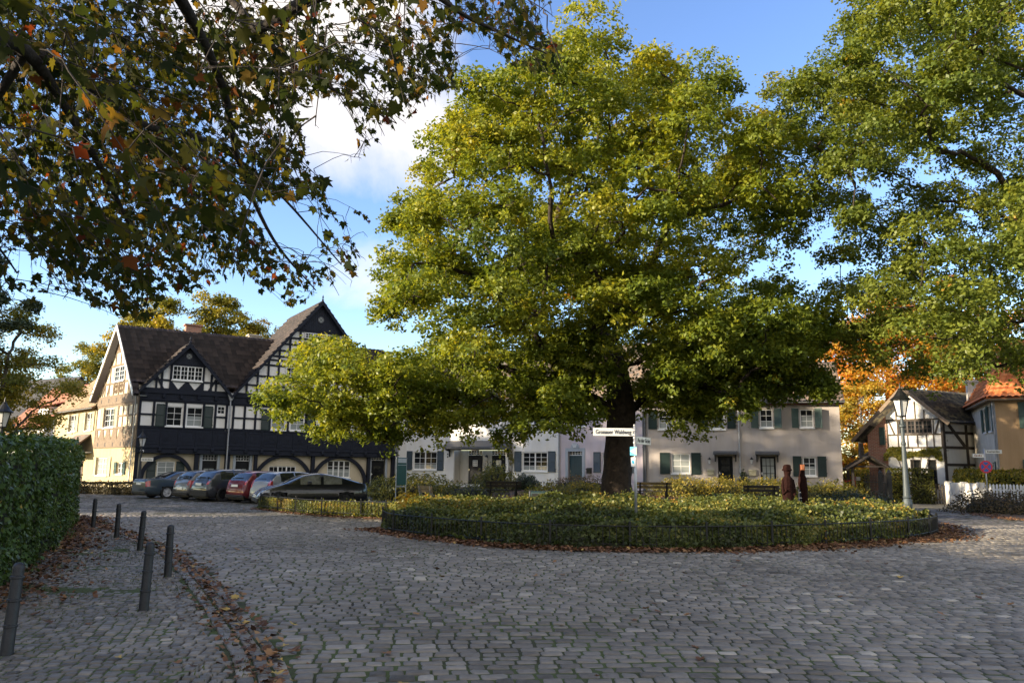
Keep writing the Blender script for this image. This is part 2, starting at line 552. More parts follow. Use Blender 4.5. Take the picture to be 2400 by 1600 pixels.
# one sheet to the horizon
def earth_mat():
    m, nt, b = new_mat('earth and verge')
    tc = N(nt, 'ShaderNodeTexCoord')
    n = N(nt, 'ShaderNodeTexNoise'); n.inputs['Scale'].default_value = .35; n.inputs['Detail'].default_value = 10
    nt.links.new(tc.outputs['Object'], n.inputs['Vector'])
    nt.links.new(ramp(nt, n.outputs['Fac'], [(.3, (.045, .05, .022)), (.55, (.075, .075, .035)), (.75, (.12, .095, .055))]), b.inputs['Base Color'])
    b.inputs['Roughness'].default_value = 1
    return m
g = MB()
g.lathe([(0.01, -.06), (60, -.06), (300, -.06), (1500, -.06)], 48)
tag(g.build('ground', earth_mat()), kind='structure')

def joint_mat(name, moss=.5):
    m, nt, b = new_mat(name)
    tc = N(nt, 'ShaderNodeTexCoord')
    n = N(nt, 'ShaderNodeTexNoise'); n.inputs['Scale'].default_value = .7; n.inputs['Detail'].default_value = 6
    n2 = N(nt, 'ShaderNodeTexNoise'); n2.inputs['Scale'].default_value = 45; n2.inputs['Detail'].default_value = 4
    nt.links.new(tc.outputs['Object'], n.inputs['Vector']); nt.links.new(tc.outputs['Object'], n2.inputs['Vector'])
    a = N(nt, 'ShaderNodeMath', operation='MULTIPLY_ADD'); a.inputs[1].default_value = .5
    nt.links.new(n2.outputs['Fac'], a.inputs[0]); 
    s_ = N(nt, 'ShaderNodeMath', operation='SUBTRACT'); nt.links.new(n.outputs['Fac'], s_.inputs[0]); s_.inputs[1].default_value = .25 + (.5 - moss) * .4
    nt.links.new(s_.outputs[0], a.inputs[2])
    nt.links.new(ramp(nt, a.outputs[0], [(.3, (.022, .019, .014)), (.42, (.034, .038, .013)), (.58, (.060, .085, .020))]), b.inputs['Base Color'])
    b.inputs['Roughness'].default_value = 1
    bp = N(nt, 'ShaderNodeBump'); bp.inputs['Strength'].default_value = .6; bp.inputs['Distance'].default_value = .01
    nt.links.new(n2.outputs['Fac'], bp.inputs['Height']); nt.links.new(bp.outputs['Normal'], b.inputs['Normal'])
    return m

STONE = attr_mat('cobble stone', [(0, (.062, .056, .047)), (.3, (.145, .132, .114)), (.6, (.22, .202, .175)), (.85, (.30, .274, .236)), (1, (.42, .38, .31))], .6, .5, 55, .45, spec=.4)
STONE2 = attr_mat('pavement stone', [(0, (.058, .052, .043)), (.35, (.125, .113, .096)), (.65, (.20, .181, .153)), (1, (.37, .325, .265))], .6, .45, 70, .4, spec=.45)

def stones_mesh(name, C, L, W, ang, tint, z, mt, lod, parent=None, crown=.006):
    """domed, rounded, slightly irregular setts. lod 0: two rings + crown, 1: flat octagon"""
    n = len(C)
    k = 8
    # rounded-rectangle template (unit half extents)
    t = np.array([(1, -.74), (1, .74), (.86, 1), (-.86, 1), (-1, .74), (-1, -.74), (-.86, -1), (.86, -1)], float)
    jit = RNG.normal(0, .045, (n, k, 2))
    P = (t[None] + jit) * np.stack([L / 2, W / 2], -1)[:, None, :]
    ca, sa = np.cos(ang)[:, None], np.sin(ang)[:, None]
    def rot(P):
        return np.stack([P[..., 0] * ca - P[..., 1] * sa + C[:, None, 0], P[..., 0] * sa + P[..., 1] * ca + C[:, None, 1]], -1)
    tilt = RNG.normal(0, .022, (n, 2))
    def zz(P, base):
        return base + P[..., 0] * tilt[:, None, 0] + P[..., 1] * tilt[:, None, 1]
    zb = (z + RNG.normal(0, .0035, n))[:, None]
    if lod == 1:
        V = np.concatenate([rot(P), zz(P, zb)[..., None]], -1).reshape(-1, 3)
        F = (np.arange(n)[:, None] * k + np.arange(k)[None])
        return np_mesh(name, V, F, mt, {'tint': tint}, parent)
    rings = []
    for sc, dz in ((1.0, -.022), (.955, -.002), (.84, crown * .7)):
        Q = P * sc
        rings.append(np.concatenate([rot(Q), (zz(Q, zb + dz) + (RNG.normal(0, .0022, (n, k)) if sc < .9 else 0))[..., None]], -1))
    cen = np.concatenate([C, (zb + crown + RNG.normal(0, .002, (n, 1)))], -1)[:, None, :]
    V = np.concatenate(rings + [cen], 1)
    m = 3 * k + 1
    base = np.arange(n)[:, None, None] * m
    i = np.arange(k)
    q1 = np.stack([i, (i + 1) % k, (i + 1) % k + k, i + k], -1)
    q2 = q1 + k
    tr = np.stack([i + 2 * k, (i + 1) % k + 2 * k, np.full(k, 3 * k)], -1)
    Q = (base + np.concatenate([q1, q2])[None]).reshape(-1, 4)
    T = (base + tr[None]).reshape(-1, 3)
    tt = np.concatenate([np.repeat(tint, 2 * k), np.repeat(tint, k)])
    return np_mesh(name, V.reshape(-1, 3), [Q, T], mt, {'tint': tt}, parent, smooth=True)

def rows(x0, x1, y0, y1, rh, l0, l1, warp, seed):
    """running-bond rows of setts following a warped field"""
    rg = np.random.default_rng(seed)
    cx, cy, L, W = [], [], [], []
    y = y0
    while y < y1:
        h = rh * rg.uniform(.88, 1.14)
        n = int((x1 - x0) / ((l0 + l1) / 2)) + 4
        ls = rg.uniform(l0, l1, n)
        xs = x0 - rg.uniform(0, l1) + np.cumsum(ls) - ls / 2
        cx.append(xs); cy.append(np.full(n, y + h / 2)); L.append(ls); W.append(np.full(n, h))
        y += h
    cx, cy, L, W = map(np.concatenate, (cx, cy, L, W))
    dy, sl = warp(cx, cy)
    return np.stack([cx, cy + dy + rg.normal(0, .004, len(cx))], -1), L, W, np.arctan(sl) + rg.normal(0, .025, len(cx))

def warp_road(x, y):
    a = np.where(x < 2.5, -.020, .012) * (x - 2.5) ** 2 / (1 + .05 * np.abs(x - 2.5))
    sl = np.where(x < 2.5, -.040, .024) * (x - 2.5) / (1 + .07 * np.abs(x - 2.5))
    a = a + .10 * np.sin(x * .55 + y * .18) ; sl = sl + .055 * np.cos(x * .55 + y * .18)
    return a, sl

def in_view(C, m=3.0):
    return (np.abs(C[:, 0]) < .70 * C[:, 1] + m) & (C[:, 1] > 4.2)

road_lo = KERB[::-1] + [(-16, 29), (-26, 38), (-27, 46), (-10, 62), (-4, 62), (-4, 46), (22, 46), (30, 52), (46, 52), (46, 4), (3, 0)]
C, L, W, A = rows(-30, 40, 2.5, 56, .172, .14, .24, warp_road, 3)
keep = in_view(C) & inside(road_lo, C[:, 0], C[:, 1]) & (edge_dist(KERB, C[:, 0], C[:, 1], False) > .31)
ins = inside(ISLE, C[:, 0], C[:, 1]) & (edge_dist(ISLE, C[:, 0], C[:, 1]) > .35)
keep &= ~ins & ~inside(RIGHT_BED, C[:, 0], C[:, 1])
C, L, W, A = C[keep], L[keep], W[keep], A[keep]
T = np.clip(.20 + .26 * vnoise(C[:, 0], C[:, 1], .22, 4) + .24 * vnoise(C[:, 0], C[:, 1], .9, 6) + RNG.normal(0, .13, len(C)) + (RNG.random(len(C)) < .025) * .35, 0, 1)
near = C[:, 1] < 28
Z = .008 + .035 * (vnoise(C[:, 0], C[:, 1], .5, 9) - .5)
gap, gapr = .018, .036
road = empty('cobblestone_road'); tag(road, kind='structure')
stones_mesh('setts', C[near], (L - gap)[near], (W - gapr)[near], A[near], T[near], Z[near], STONE, 0, road)
stones_mesh('setts', C[~near], (L - gap)[~near], (W - gapr)[~near], A[~near], T[~near], Z[~near] + .004, STONE, 1, road)
jb = MB(); gx = np.linspace(-32, 46, 157); gy = np.linspace(0, 62, 125)
XX, YY = np.meshgrid(gx, gy)
ZZ = .0005 + .035 * (vnoise(XX, YY, .5, 9) - .5)
V = np.stack([XX, YY, ZZ], -1).reshape(-1, 3)
V[inside(WALK, V[:, 0], V[:, 1]), 2] -= .04
ii = np.arange(len(gx) * len(gy)).reshape(len(gy), len(gx))
F = np.stack([ii[:-1, :-1], ii[:-1, 1:], ii[1:, 1:], ii[1:, :-1]], -1).reshape(-1, 4)
np_mesh('mossy_joints', V, F, joint_mat('mossy joints', .55), parent=road)

# pavement on the left, a hand's breadth higher
C, L, W, A = rows(-17, 0, -.5, 30, .125, .085, .135, lambda x, y: (.10 * x + .05 * np.sin(x * 1.3 + y * .6), .10 + .065 * np.cos(x * 1.3 + y * .6)), 5)
ke = edge_dist(KERB, C[:, 0], C[:, 1], False)
keep = in_view(C, 1.5) & inside(WALK, C[:, 0], C[:, 1]) & (ke > .20)
C, L, W, A = C[keep], L[keep], W[keep], A[keep]
T = np.clip(.28 + .4 * vnoise(C[:, 0], C[:, 1], .6, 14) + RNG.normal(0, .15, len(C)), 0, 1)
Zp = .034 + .03 * (vnoise(C[:, 0], C[:, 1], .7, 5) - .5)
walk = empty('pavement'); tag(walk, kind='structure')
stones_mesh('setts', C, L - .013, W - .026, A, T, Zp, STONE2, 0, walk, .005)
wx = np.linspace(-18, 0, 91); wy = np.linspace(-.5, 30, 153)
XX, YY = np.meshgrid(wx, wy)
ok = inside(WALK, XX, YY) & (edge_dist(KERB, XX, YY, False) > .42)
ZZ = .0275 + .03 * (vnoise(XX, YY, .7, 5) - .5) + .022 * smoothstep(.5, .8, vnoise(XX, YY, .9, 31)) * smoothstep(.2, .9, vnoise(XX, YY, 3, 3))
V = np.stack([XX, YY, ZZ], -1).reshape(-1, 3)
ii = np.arange(XX.size).reshape(XX.shape)
cell = ok[:-1, :-1] & ok[:-1, 1:] & ok[1:, 1:] & ok[1:, :-1]
F = np.stack([ii[:-1, :-1], ii[:-1, 1:], ii[1:, 1:], ii[1:, :-1]], -1)[cell]
np_mesh('mossy_joints', V, F, joint_mat('mossy pavement joints', .85), parent=walk)

# kerb: a gutter row and two rows of longer setts along the kerb line
def along(poly, step_lo, step_hi, off, rg):
    P = [Vector((*p, 0)) for p in poly]
    out = []
    seg, t = 0, 0.0
    s = 0.0
    lens = [(P[i + 1] - P[i]).length for i in range(len(P) - 1)]
    tot = sum(lens)
    while s < tot - .3:
        l = rg.uniform(step_lo, step_hi)
        q = s + l / 2
        acc = 0
        for i, le in enumerate(lens):
            if acc + le >= q: break
            acc += le
        d = (P[i + 1] - P[i]).normalized()
        p = P[i] + d * (q - acc) + Vector((-d.y, d.x, 0)) * off
        out.append((p.x, p.y, l, math.atan2(d.y, d.x)))
        s += l
    return out
rg = np.random.default_rng(2)
kerb = empty('kerb'); tag(kerb, kind='structure')
cs, zs = [], []
for off, z, wdt in ((-.085, .034, .14), (.075, .020, .13), (.22, .006, .13)):
    a = np.array(along(KERB, .15, .27, off, rg))
    a = a[in_view(a[:, :2], 1.5)]
    cs.append(np.c_[a, np.full(len(a), wdt)]); zs.append(np.full(len(a), z))
cs = np.concatenate(cs); zs = np.concatenate(zs)
stones_mesh('kerb_setts', cs[:, :2], cs[:, 2] - .02, cs[:, 4] - .012, cs[:, 3], np.clip(RNG.normal(.5, .16, len(cs)), 0, 1), zs, STONE2, 0, kerb, .007)
kb = MB()
for i in range(len(KERB) - 1):
    a = Vector((*KERB[i], 0)); b = Vector((*KERB[i + 1], 0)); d = (b - a).normalized(); nn = Vector((-d.y, d.x, 0))
    for o0, o1, z0, z1 in ((-.75, -.17, .014, .016), (-.17, .005, .016, .012), (.005, .32, .004, -.010)):
        kb.add([a + nn * o0 + Vector((0, 0, z0)), a + nn * o1 + Vector((0, 0, z1)), b + nn * o1 + Vector((0, 0, z1)), b + nn * o0 + Vector((0, 0, z0))], [(0, 1, 2, 3)])
kb.build('kerb_bed', joint_mat('kerb joints', .6), kerb)

# island bed
gx = np.arange(-11, 20.01, .4); gy = np.arange(17, 61, .4)
XX, YY = np.meshgrid(gx, gy)
ok = inside(ISLE, XX, YY)
ZZ = isle_h(XX, YY) + .03 * vnoise(XX, YY, 1.5, 3)
ii = np.arange(XX.size).reshape(XX.shape)
cell = ok[:-1, :-1] | ok[:-1, 1:] | ok[1:, 1:] | ok[1:, :-1]
ZZ = np.where(ok, ZZ, .0)
F = np.stack([ii[:-1, :-1], ii[:-1, 1:], ii[1:, 1:], ii[1:, :-1]], -1)[cell]
tag(np_mesh('planting_bed', np.stack([XX, YY, ZZ], -1).reshape(-1, 3), F, M['soil'], smooth=True), kind='structure')
rb = MB(); rb.prism_z(RIGHT_BED, -.05, .05)
tag(rb.build('planting_bed', M['soil']), kind='structure')
# sandy path at the far right, in front of the white wall
pm = mat('sandy path', (.30, .25, .16), .95, .2, 2.5, .5, 40, col2=(.38, .32, .20))
pb = MB(); pb.prism_z([(18.6, 41.2), (21.5, 40.6), (25, 41.6), (33, 43), (36, 50), (30, 56), (22, 54), (19.5, 48)], -.05, .022)
tag(pb.build('path', pm), kind='structure')
# ================================================================== houses
def net_mat():
    m, nt, b = new_mat('glass over net curtain')
    tc = N(nt, 'ShaderNodeTexCoord')
    wv = N(nt, 'ShaderNodeTexWave'); wv.inputs['Scale'].default_value = 9; wv.inputs['Distortion'].default_value = 2.5
    nt.links.new(tc.outputs['Object'], wv.inputs['Vector'])
    nt.links.new(ramp(nt, wv.outputs['Fac'], [(0, (.20, .225, .22)), (1, (.30, .325, .31))]), b.inputs['Base Color'])
    b.inputs['Roughness'].default_value = .6
    b.inputs['Coat Weight'].default_value = .4; b.inputs['Coat Roughness'].default_value = .03
    return m
M['net'] = net_mat()

def roof_mat(name, stops, moss=None):
    m, nt, b = new_mat(name)
    at = N(nt, 'ShaderNodeAttribute', attribute_name='tint')
    tc = N(nt, 'ShaderNodeTexCoord')
    n = N(nt, 'ShaderNodeTexNoise'); n.inputs['Scale'].default_value = 2.0; n.inputs['Detail'].default_value = 9; n.inputs['Roughness'].default_value = .7
    nt.links.new(tc.outputs['Object'], n.inputs['Vector'])
    c = ramp(nt, at.outputs['Fac'], stops)
    if moss:
        mx = N(nt, 'ShaderNodeMix', data_type='RGBA')
        nt.links.new(ramp(nt, n.outputs['Fac'], [(.47, (0, 0, 0)), (.60, (1, 1, 1))]), mx.inputs[0])
        nt.links.new(c, mx.inputs[6]); mx.inputs[7].default_value = (*moss, 1)
        c = mx.outputs[2]
    nt.links.new(c, b.inputs['Base Color'])
    b.inputs['Roughness'].default_value = .8
    return m
M['roof_dark'] = roof_mat('dark brown tiles', [(0, (.016, .012, .012)), (.5, (.030, .022, .021)), (1, (.055, .040, .036))])
M['roof_brown'] = roof_mat('brown pantiles', [(0, (.20, .125, .075)), (.5, (.28, .185, .115)), (1, (.36, .25, .16))], (.16, .13, .07))
M['roof_mix'] = roof_mat('weathered pantiles', [(0, (.075, .060, .055)), (.5, (.15, .105, .08)), (1, (.24, .17, .12))], (.085, .085, .08))
M['roof_red'] = roof_mat('orange red tiles', [(0, (.46, .12, .035)), (.5, (.58, .18, .055)), (1, (.66, .25, .09))])
M['roof_rust'] = roof_mat('rust red tiles', [(0, (.20, .07, .045)), (.5, (.28, .10, .06)), (1, (.36, .15, .09))])
M['roof_slate'] = roof_mat('blue black slate', [(0, (.016, .018, .026)), (1, (.035, .038, .05))])
M['roof_moss'] = roof_mat('mossy dark tiles', [(0, (.028, .026, .026)), (1, (.05, .045, .043))], (.17, .145, .085))

def roof_panel(name, c00, c10, c01, c11, mt, parent, tile=.24, course=.30, wave=.028, step=.03, thick=.10, label=None):
    """tiled slope: corner order eave-left, eave-right, ridge-left, ridge-right (outside view); real courses and rolls"""
    P = [np.array(c, float) for c in (c00, c10, c01, c11)]
    lu = max(np.linalg.norm(P[1] - P[0]), np.linalg.norm(P[3] - P[2]))
    lv = max(np.linalg.norm(P[2] - P[0]), np.linalg.norm(P[3] - P[1]))
    nu = max(2, int(round(lu / tile))) * 4
    nv = max(2, int(round(lv / course)))
    u = np.linspace(0, 1, nu + 1)
    vs, dz, row = [], [], []
    for k in range(nv):
        vs += [k / nv, (k + 1) / nv - 1e-4]; dz += [step, 0.0]; row += [k, k]
    vs = np.array(vs); dz = np.array(dz)
    U, Vv = np.meshgrid(u, vs)
    base = ((1 - U) * (1 - Vv))[..., None] * P[0] + (U * (1 - Vv))[..., None] * P[1] + ((1 - U) * Vv)[..., None] * P[2] + (U * Vv)[..., None] * P[3]
    d1 = P[1] - P[0] if np.linalg.norm(P[1] - P[0]) > .3 else P[3] - P[2]
    d2 = P[2] - P[0] if np.linalg.norm(P[2] - P[0]) > .3 else P[3] - P[1]
    nrm = np.cross(d1, d2); nrm /= np.linalg.norm(nrm)
    if nrm[2] < 0: nrm = -nrm
    hgt = dz[:, None] + wave * np.abs(np.sin(np.linspace(0, nu / 4 * PI, nu + 1)))[None] + RNG.normal(0, .004, U.shape)
    V = base + hgt[..., None] * nrm
    ny, nx = U.shape
    ii = np.arange(nx * ny).reshape(ny, nx)
    F = np.stack([ii[:-1, :-1], ii[:-1, 1:], ii[1:, 1:], ii[1:, :-1]], -1).reshape(-1, 4)
    tint = RNG.random((nv + 1, nu // 4 + 1))
    rr_ = np.repeat(np.array(row)[:-1][:, None], nx - 1, 1); cc = np.repeat((np.arange(nx - 1) // 4)[None], ny - 1, 0)
    T = tint[rr_, cc].ravel()
    # underside and edges
    n0 = nx * ny
    B = np.array([P[0], P[1], P[3], P[2]]) - nrm * thick
    T4 = np.array([P[0], P[1], P[3], P[2]]) + nrm * .002
    V = np.concatenate([V.reshape(-1, 3), B, T4])
    E = [[n0 + 3, n0 + 2, n0 + 1, n0]] + [[n0 + i, n0 + (i + 1) % 4, n0 + 4 + (i + 1) % 4, n0 + 4 + i] for i in range(4)]
    F = np.concatenate([F, np.array(E)])
    T = np.concatenate([T, np.full(5, .2)])
    o = np_mesh(name, V, F, mt, {'tint': T}, parent)
    if label: o['label'] = label
    return o

class Site:
    """facade coordinates: x along the facade, z up, -y outwards"""
    def __init__(s, root, Mx=None):
        s.root = root
        s.M = Mx or Matrix()
    def b(s, mb, name, mt, parent=None, **k):
        mb.xf(s.M)
        return mb.build(name, mt, parent or s.root, **k)
    def window(s, x0, x1, z0, z1, nx=2, nz=3, y=0.0, rec=.07, mt='white_paint', pane='pane', fw=.065, leaves=1, sill='white_paint', sd=.09, net=0.0, name='window', mun=.028, parent=None):
        f = MB()
        yf = y + rec
        for a, b_ in ((x0, x0 + fw), (x1 - fw, x1)): f.bbox(a, b_, yf, yf + .06, z0, z1, .008)
        for a, b_ in ((z0, z0 + fw), (z1 - fw, z1)): f.bbox(x0 + fw, x1 - fw, yf, yf + .06, a, b_, .008)
        iw = (x1 - x0 - 2 * fw)
        for l in range(1, leaves):
            c = x0 + fw + iw * l / leaves
            f.bbox(c - fw * .75, c + fw * .75, yf - .006, yf + .06, z0 + fw, z1 - fw, .008)
        for l in range(leaves):
            a = x0 + fw + iw * l / leaves; b_ = a + iw / leaves
            for i in range(1, nx):
                c = a + (b_ - a) * i / nx
                f.box(c - mun / 2, c + mun / 2, yf + .015, yf + .05, z0 + fw, z1 - fw)
            for j in range(1, nz):
                c = z0 + fw + (z1 - z0 - 2 * fw) * j / nz
                f.box(a, b_, yf + .018, yf + .047, c - mun / 2, c + mun / 2)
        o = s.b(f, name, M[mt], parent)
        zn = z0 + fw + (z1 - z0 - 2 * fw) * net
        if net < 1:
            p = MB(); p.box(x0 + fw * .6, x1 - fw * .6, yf + .04, yf + .055, zn, z1 - fw * .6)
            s.b(p, 'pane', M[pane], o)
        if net > 0:
            p = MB(); p.box(x0 + fw * .6, x1 - fw * .6, yf + .039, yf + .054, z0 + fw * .6, zn)
            s.b(p, 'pane', M['net'], o)
        if sill:
            p = MB(); p.bbox(x0 - .06, x1 + .06, y - sd, yf + .03, z0 - .10, z0 - .002, .012)
            s.b(p, 'sill', M[sill], o)
        return o
    def shutter(s, x0, x1, z0, z1, mt, y=0.0, solid=False, swing=0.0, label=None):
        f = MB()
        t = .035
        f.box(x0, x0 + .06, -t, 0, z0, z1); f.box(x1 - .06, x1, -t, 0, z0, z1)
        f.box(x0 + .06, x1 - .06, -t + .002, -.002, z0, z0 + .08); f.box(x0 + .06, x1 - .06, -t + .002, -.002, z1 - .08, z1)
        zc = (z0 + z1) / 2
        f.box(x0 + .06, x1 - .06, -t + .003, -.003, zc - .04, zc + .04)
        f.box(x0 + .06, x1 - .06, -.012, -.006, z0 + .08, z1 - .08)
        if not solid:
            n = 9
            for h0, h1 in ((z0 + .08, zc - .04), (zc + .04, z1 - .08)):
                for i in range(n):
                    a = h0 + (h1 - h0) * i / n; b_ = h0 + (h1 - h0) * (i + .8) / n
                    f.add([(x0 + .06, -.03, a), (x1 - .06, -.03, a), (x1 - .06, -.012, b_), (x0 + .06, -.012, b_)], [(0, 1, 2, 3)])
        for hz in (z0 + .2, z1 - .2):                              # hinges
            f.box(x1 - .02 if swing >= 0 else x0 - .05, x1 + .05 if swing >= 0 else x0 + .02, -t - .004, -.004, hz - .02, hz + .02)
        if swing:
            px = x1 if swing > 0 else x0
            f.xf(Matrix.Translation((px, 0, 0)) @ Matrix.Rotation(swing, 4, 'Z') @ Matrix.Translation((-px, 0, 0)))
        f.xf(Matrix.Translation((0, y - .03, 0)))
        return s.b(f, 'shutter', M[mt], label=label)
    def door(s, x0, x1, z0, z1, mt, y=0.0, rec=.25, fan=.0, frame=None, glaze=None, look=None, label=None, boards=False):
        d = MB()
        yd = y + rec
        zt = z1 - fan
        d.bbox(x0, x1, yd, yd + .06, z0, zt, .01)
        w_ = x1 - x0
        if boards:
            n = 8
            for i in range(n): d.bbox(x0 + .03 + (w_ - .06) * i / n + .004, x0 + .03 + (w_ - .06) * (i + 1) / n - .004, yd - .014, yd + .01, z0 + .06, zt - .05, .006)
        elif not glaze:
            for a, b_ in ((.08, .46), (.54, .92)):
                d.bbox(x0 + w_ * a, x0 + w_ * b_, yd - .018, yd + .01, z0 + .18, z0 + .85, .015)
        o = s.b(d, 'door', M[mt], label=label)
        h = MB(); h.tube([(x0 + .09, yd - .05, z0 + 1.02), (x0 + .20, yd - .05, z0 + 1.02)], .012, 6); h.box(x0 + .07, x0 + .11, yd - .05, yd + .01, z0 + .93, z0 + 1.1)
        s.b(h, 'handle', M['chrome'], o)
        if glaze:
            nx, nz, gx0, gx1, gz0, gz1, pm, bm = glaze
            p = MB(); p.box(x0 + w_ * gx0, x0 + w_ * gx1, yd - .012, yd + .01, z0 + (zt - z0) * gz0, z0 + (zt - z0) * gz1); s.b(p, 'pane', M[pm], o)
            q = MB()
            X0, X1, Z0, Z1 = x0 + w_ * gx0, x0 + w_ * gx1, z0 + (zt - z0) * gz0, z0 + (zt - z0) * gz1
            for i in range(nx + 1): c = X0 + (X1 - X0) * i / nx; q.box(c - .018, c + .018, yd - .03, yd - .005, Z0, Z1)
            for j in range(nz + 1): c = Z0 + (Z1 - Z0) * j / nz; q.box(X0, X1, yd - .028, yd - .006, c - .018, c + .018)
            s.b(q, 'glazing_bars', M[bm], o)
        if fan:
            p = MB(); p.box(x0, x1, yd + .02, yd + .05, zt + .05, z1); s.b(p, 'fanlight', M['pane'], o)
            q = MB(); q.box(x0, x1, yd - .01, yd + .06, zt + .001, zt + .05)
            n = 5
            for i in range(n + 1): c = x0 + w_ * i / n; q.box(c - .014, c + .014, yd + .0, yd + .03, zt + .05, z1)
            q.box(x0, x1, yd + .002, yd + .028, (zt + z1) / 2 - .0, (zt + z1) / 2 + .024)
            s.b(q, 'fanlight_bars', M['white_paint'], o)
        if frame:
            fm, fw = frame
            p = MB(); p.bbox(x0 - fw, x0, y - .05, yd + .05, z0, z1 + fw, .012); p.bbox(x1, x1 + fw, y - .05, yd + .05, z0, z1 + fw, .012); p.bbox(x0, x1, y - .05, yd + .05, z1, z1 + fw, .012)
            s.b(p, 'door_frame', M[fm])
        return o
    def lantern(s, x, z, y=0.0):
        l = MB()
        l.box(x - .05, x + .05, y - .03, y, z + .05, z + .25)
        l.tube([(x, y - .02, z + .2), (x, y - .15, z + .28), (x, y - .2, z + .2)], .012, 6)
        l.lathe([(.02, .22), (.13, .12), (.10, .11), (.10, .11)], 6, (x, y - .2, z))
        l.lathe([(.05, -.18), (.055, -.16)], 6, (x, y - .2, z))
        o = s.b(l, 'wall_lantern', M['cast_iron'])
        g_ = MB(); g_.lathe([(.05, -.16), (.095, .11)], 6, (x, y - .2, z)); s.b(g_, 'lantern_glass', M['lamp_glass'], o)
    def mailbox(s, x0, x1, z0, z1, mt, y=0.0):
        l = MB(); l.bbox(x0, x1, y - .14, y - .004, z0, z1, .02); l.prism_x([(y - .17, z1 - .04), (y, z1 + .04), (y, z1), (y - .17, z1 - .07)], x0 - .02, x1 + .02)
        l.box(x0 + .05, x1 - .05, y - .148, y - .13, z1 - .12, z1 - .10)
        s.b(l, 'mailbox', M[mt])
    def pipe(s, x, z0, z1, y=-.12, r=.05, mt='zinc', head=False):
        l = MB(); l.tube([(x, y, z0), (x, y, z1)], r, 8)
        for i in range(3):
            zz_ = z0 + (z1 - z0) * (i + .5) / 3
            l.tube([(x, y, zz_ - .03), (x, y, zz_ + .03)], r * 1.3, 8)
        if head: l.prism([(x - .08, z1), (x + .08, z1), (x + .22, z1 + .35), (x + .22, z1 + .5), (x - .22, z1 + .5), (x - .22, z1 + .35)], y - .13, y + .1)
        s.b(l, 'downpipe', M[mt])
    def gutter(s, x0, x1, y, z, mt='zinc'):
        l = MB()
        pr = [(y + .07 * math.cos(a), z + .07 * math.sin(a)) for a in np.linspace(PI, 2 * PI, 7)] + [(y + .055 * math.cos(a), z + .055 * math.sin(a) + .004) for a in np.linspace(2 * PI, PI, 7)]
        l.prism_x(pr, x0, x1)
        s.b(l, 'gutter', M[mt])

# ------------------------------------------------------------------ half-timbered house (double gabled, black and white)
TH = 32.0
H0 = empty('timbered_house', (-24.96, 53, 0), R(TH), 'big black and white half-timbered house with two pointed gables behind the parked cars', 'house')
S = Site(H0)
LEN = 18.9
# plaster ground floor behind the arches and plaster upper floor
AR = [(2.08, .83, 1.67), (9.99, .41, 2.19), (14.25, .41, 2.2)]
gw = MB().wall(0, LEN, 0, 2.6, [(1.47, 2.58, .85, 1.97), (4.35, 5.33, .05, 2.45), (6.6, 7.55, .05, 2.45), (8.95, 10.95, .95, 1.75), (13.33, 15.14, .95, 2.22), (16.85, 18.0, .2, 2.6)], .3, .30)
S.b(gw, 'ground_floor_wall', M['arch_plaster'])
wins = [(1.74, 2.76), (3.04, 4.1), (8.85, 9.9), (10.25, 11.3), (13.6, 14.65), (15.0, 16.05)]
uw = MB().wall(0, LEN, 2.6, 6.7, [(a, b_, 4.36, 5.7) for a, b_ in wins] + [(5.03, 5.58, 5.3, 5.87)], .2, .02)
uw.box(LEN - .02, LEN, .05, 7.9, 0, 6.7)
uw.add([(LEN, 7.9, 0), (-1.5, 7.9, 0), (-1.5, 7.9, 6.7), (LEN, 7.9, 6.7)], [(0, 1, 2, 3)])
uw.add([(0, .02, 2.6), (LEN, .02, 2.6), (LEN, .3, 2.6), (0, .3, 2.6)], [(3, 2, 1, 0)])
G1, G2_ = (-.02, 5.74, 2.87, 10.0), (6.06, 18.2, 12.13, 14.15)
ZB = 6.7
for a, b_, c, zt in (G1, G2_): uw.prism([(a, ZB), (b_, ZB), (c, zt)], .02, .2)
S.b(uw, 'upper_wall', M['white_plaster'])
for a, b_ in wins:
    S.window(a, b_, 4.36, 5.7, 2, 3, .02, .05, net=.0 if a < 3 else .55, sill='white_paint', sd=.16)
S.window(5.03, 5.58, 5.3, 5.87, 2, 2, .02, .03, sill=None)
S.window(1.47, 2.58, .85, 1.97, 2, 3, .30, .05, net=1.0, leaves=1)
S.window(8.95, 10.95, .95, 1.75, 2, 2, .30, .05, leaves=3, net=.5)
S.window(13.33, 15.14, .95, 2.22, 1, 3, .30, .05, leaves=4, net=.5)
for a, b_ in ((1.07, 1.63), (4.17, 4.74), (8.1, 8.7), (11.45, 12.0), (12.85, 13.4), (16.2, 16.75)): S.shutter(a, b_, 4.3, 5.82, 'dark_green', -.05)
S.shutter(.82, 1.38, .72, 1.98, 'dark_green', .30); S.shutter(2.66, 3.2, .86, 1.98, 'dark_green', .30)
t = MB()
Y0, Y1 = -.055, .05
zb0, zb1 = 4.2, 5.95
for u in (.07, .93, 1.70, 2.90, 4.14, 4.93, 5.68, 6.15, 6.93, 7.70, 8.74, 10.07, 11.40, 12.1, 12.75, 13.48, 14.83, 16.15, 16.85, 17.6, 18.25, 18.82):
    t.bbox(u - .075, u + .075, Y0, Y1, zb0, zb1, .012)
for a, b_ in ((.15, .86), (1.0, 1.63), (5.0, 5.6), (6.23, 6.86), (7.0, 7.63), (7.78, 8.66), (16.92, 17.53), (17.67, 18.18)):
    t.box(a, b_, Y0 + .006, Y1, 5.03, 5.15)
for a, b_ in ((0, 5.6), (5.76, LEN)):
    t.bbox(a, b_, Y0 - .02, Y1, 4.16, 4.33, .012)
S.b(t, 'timber_frame', M['black_timber'])
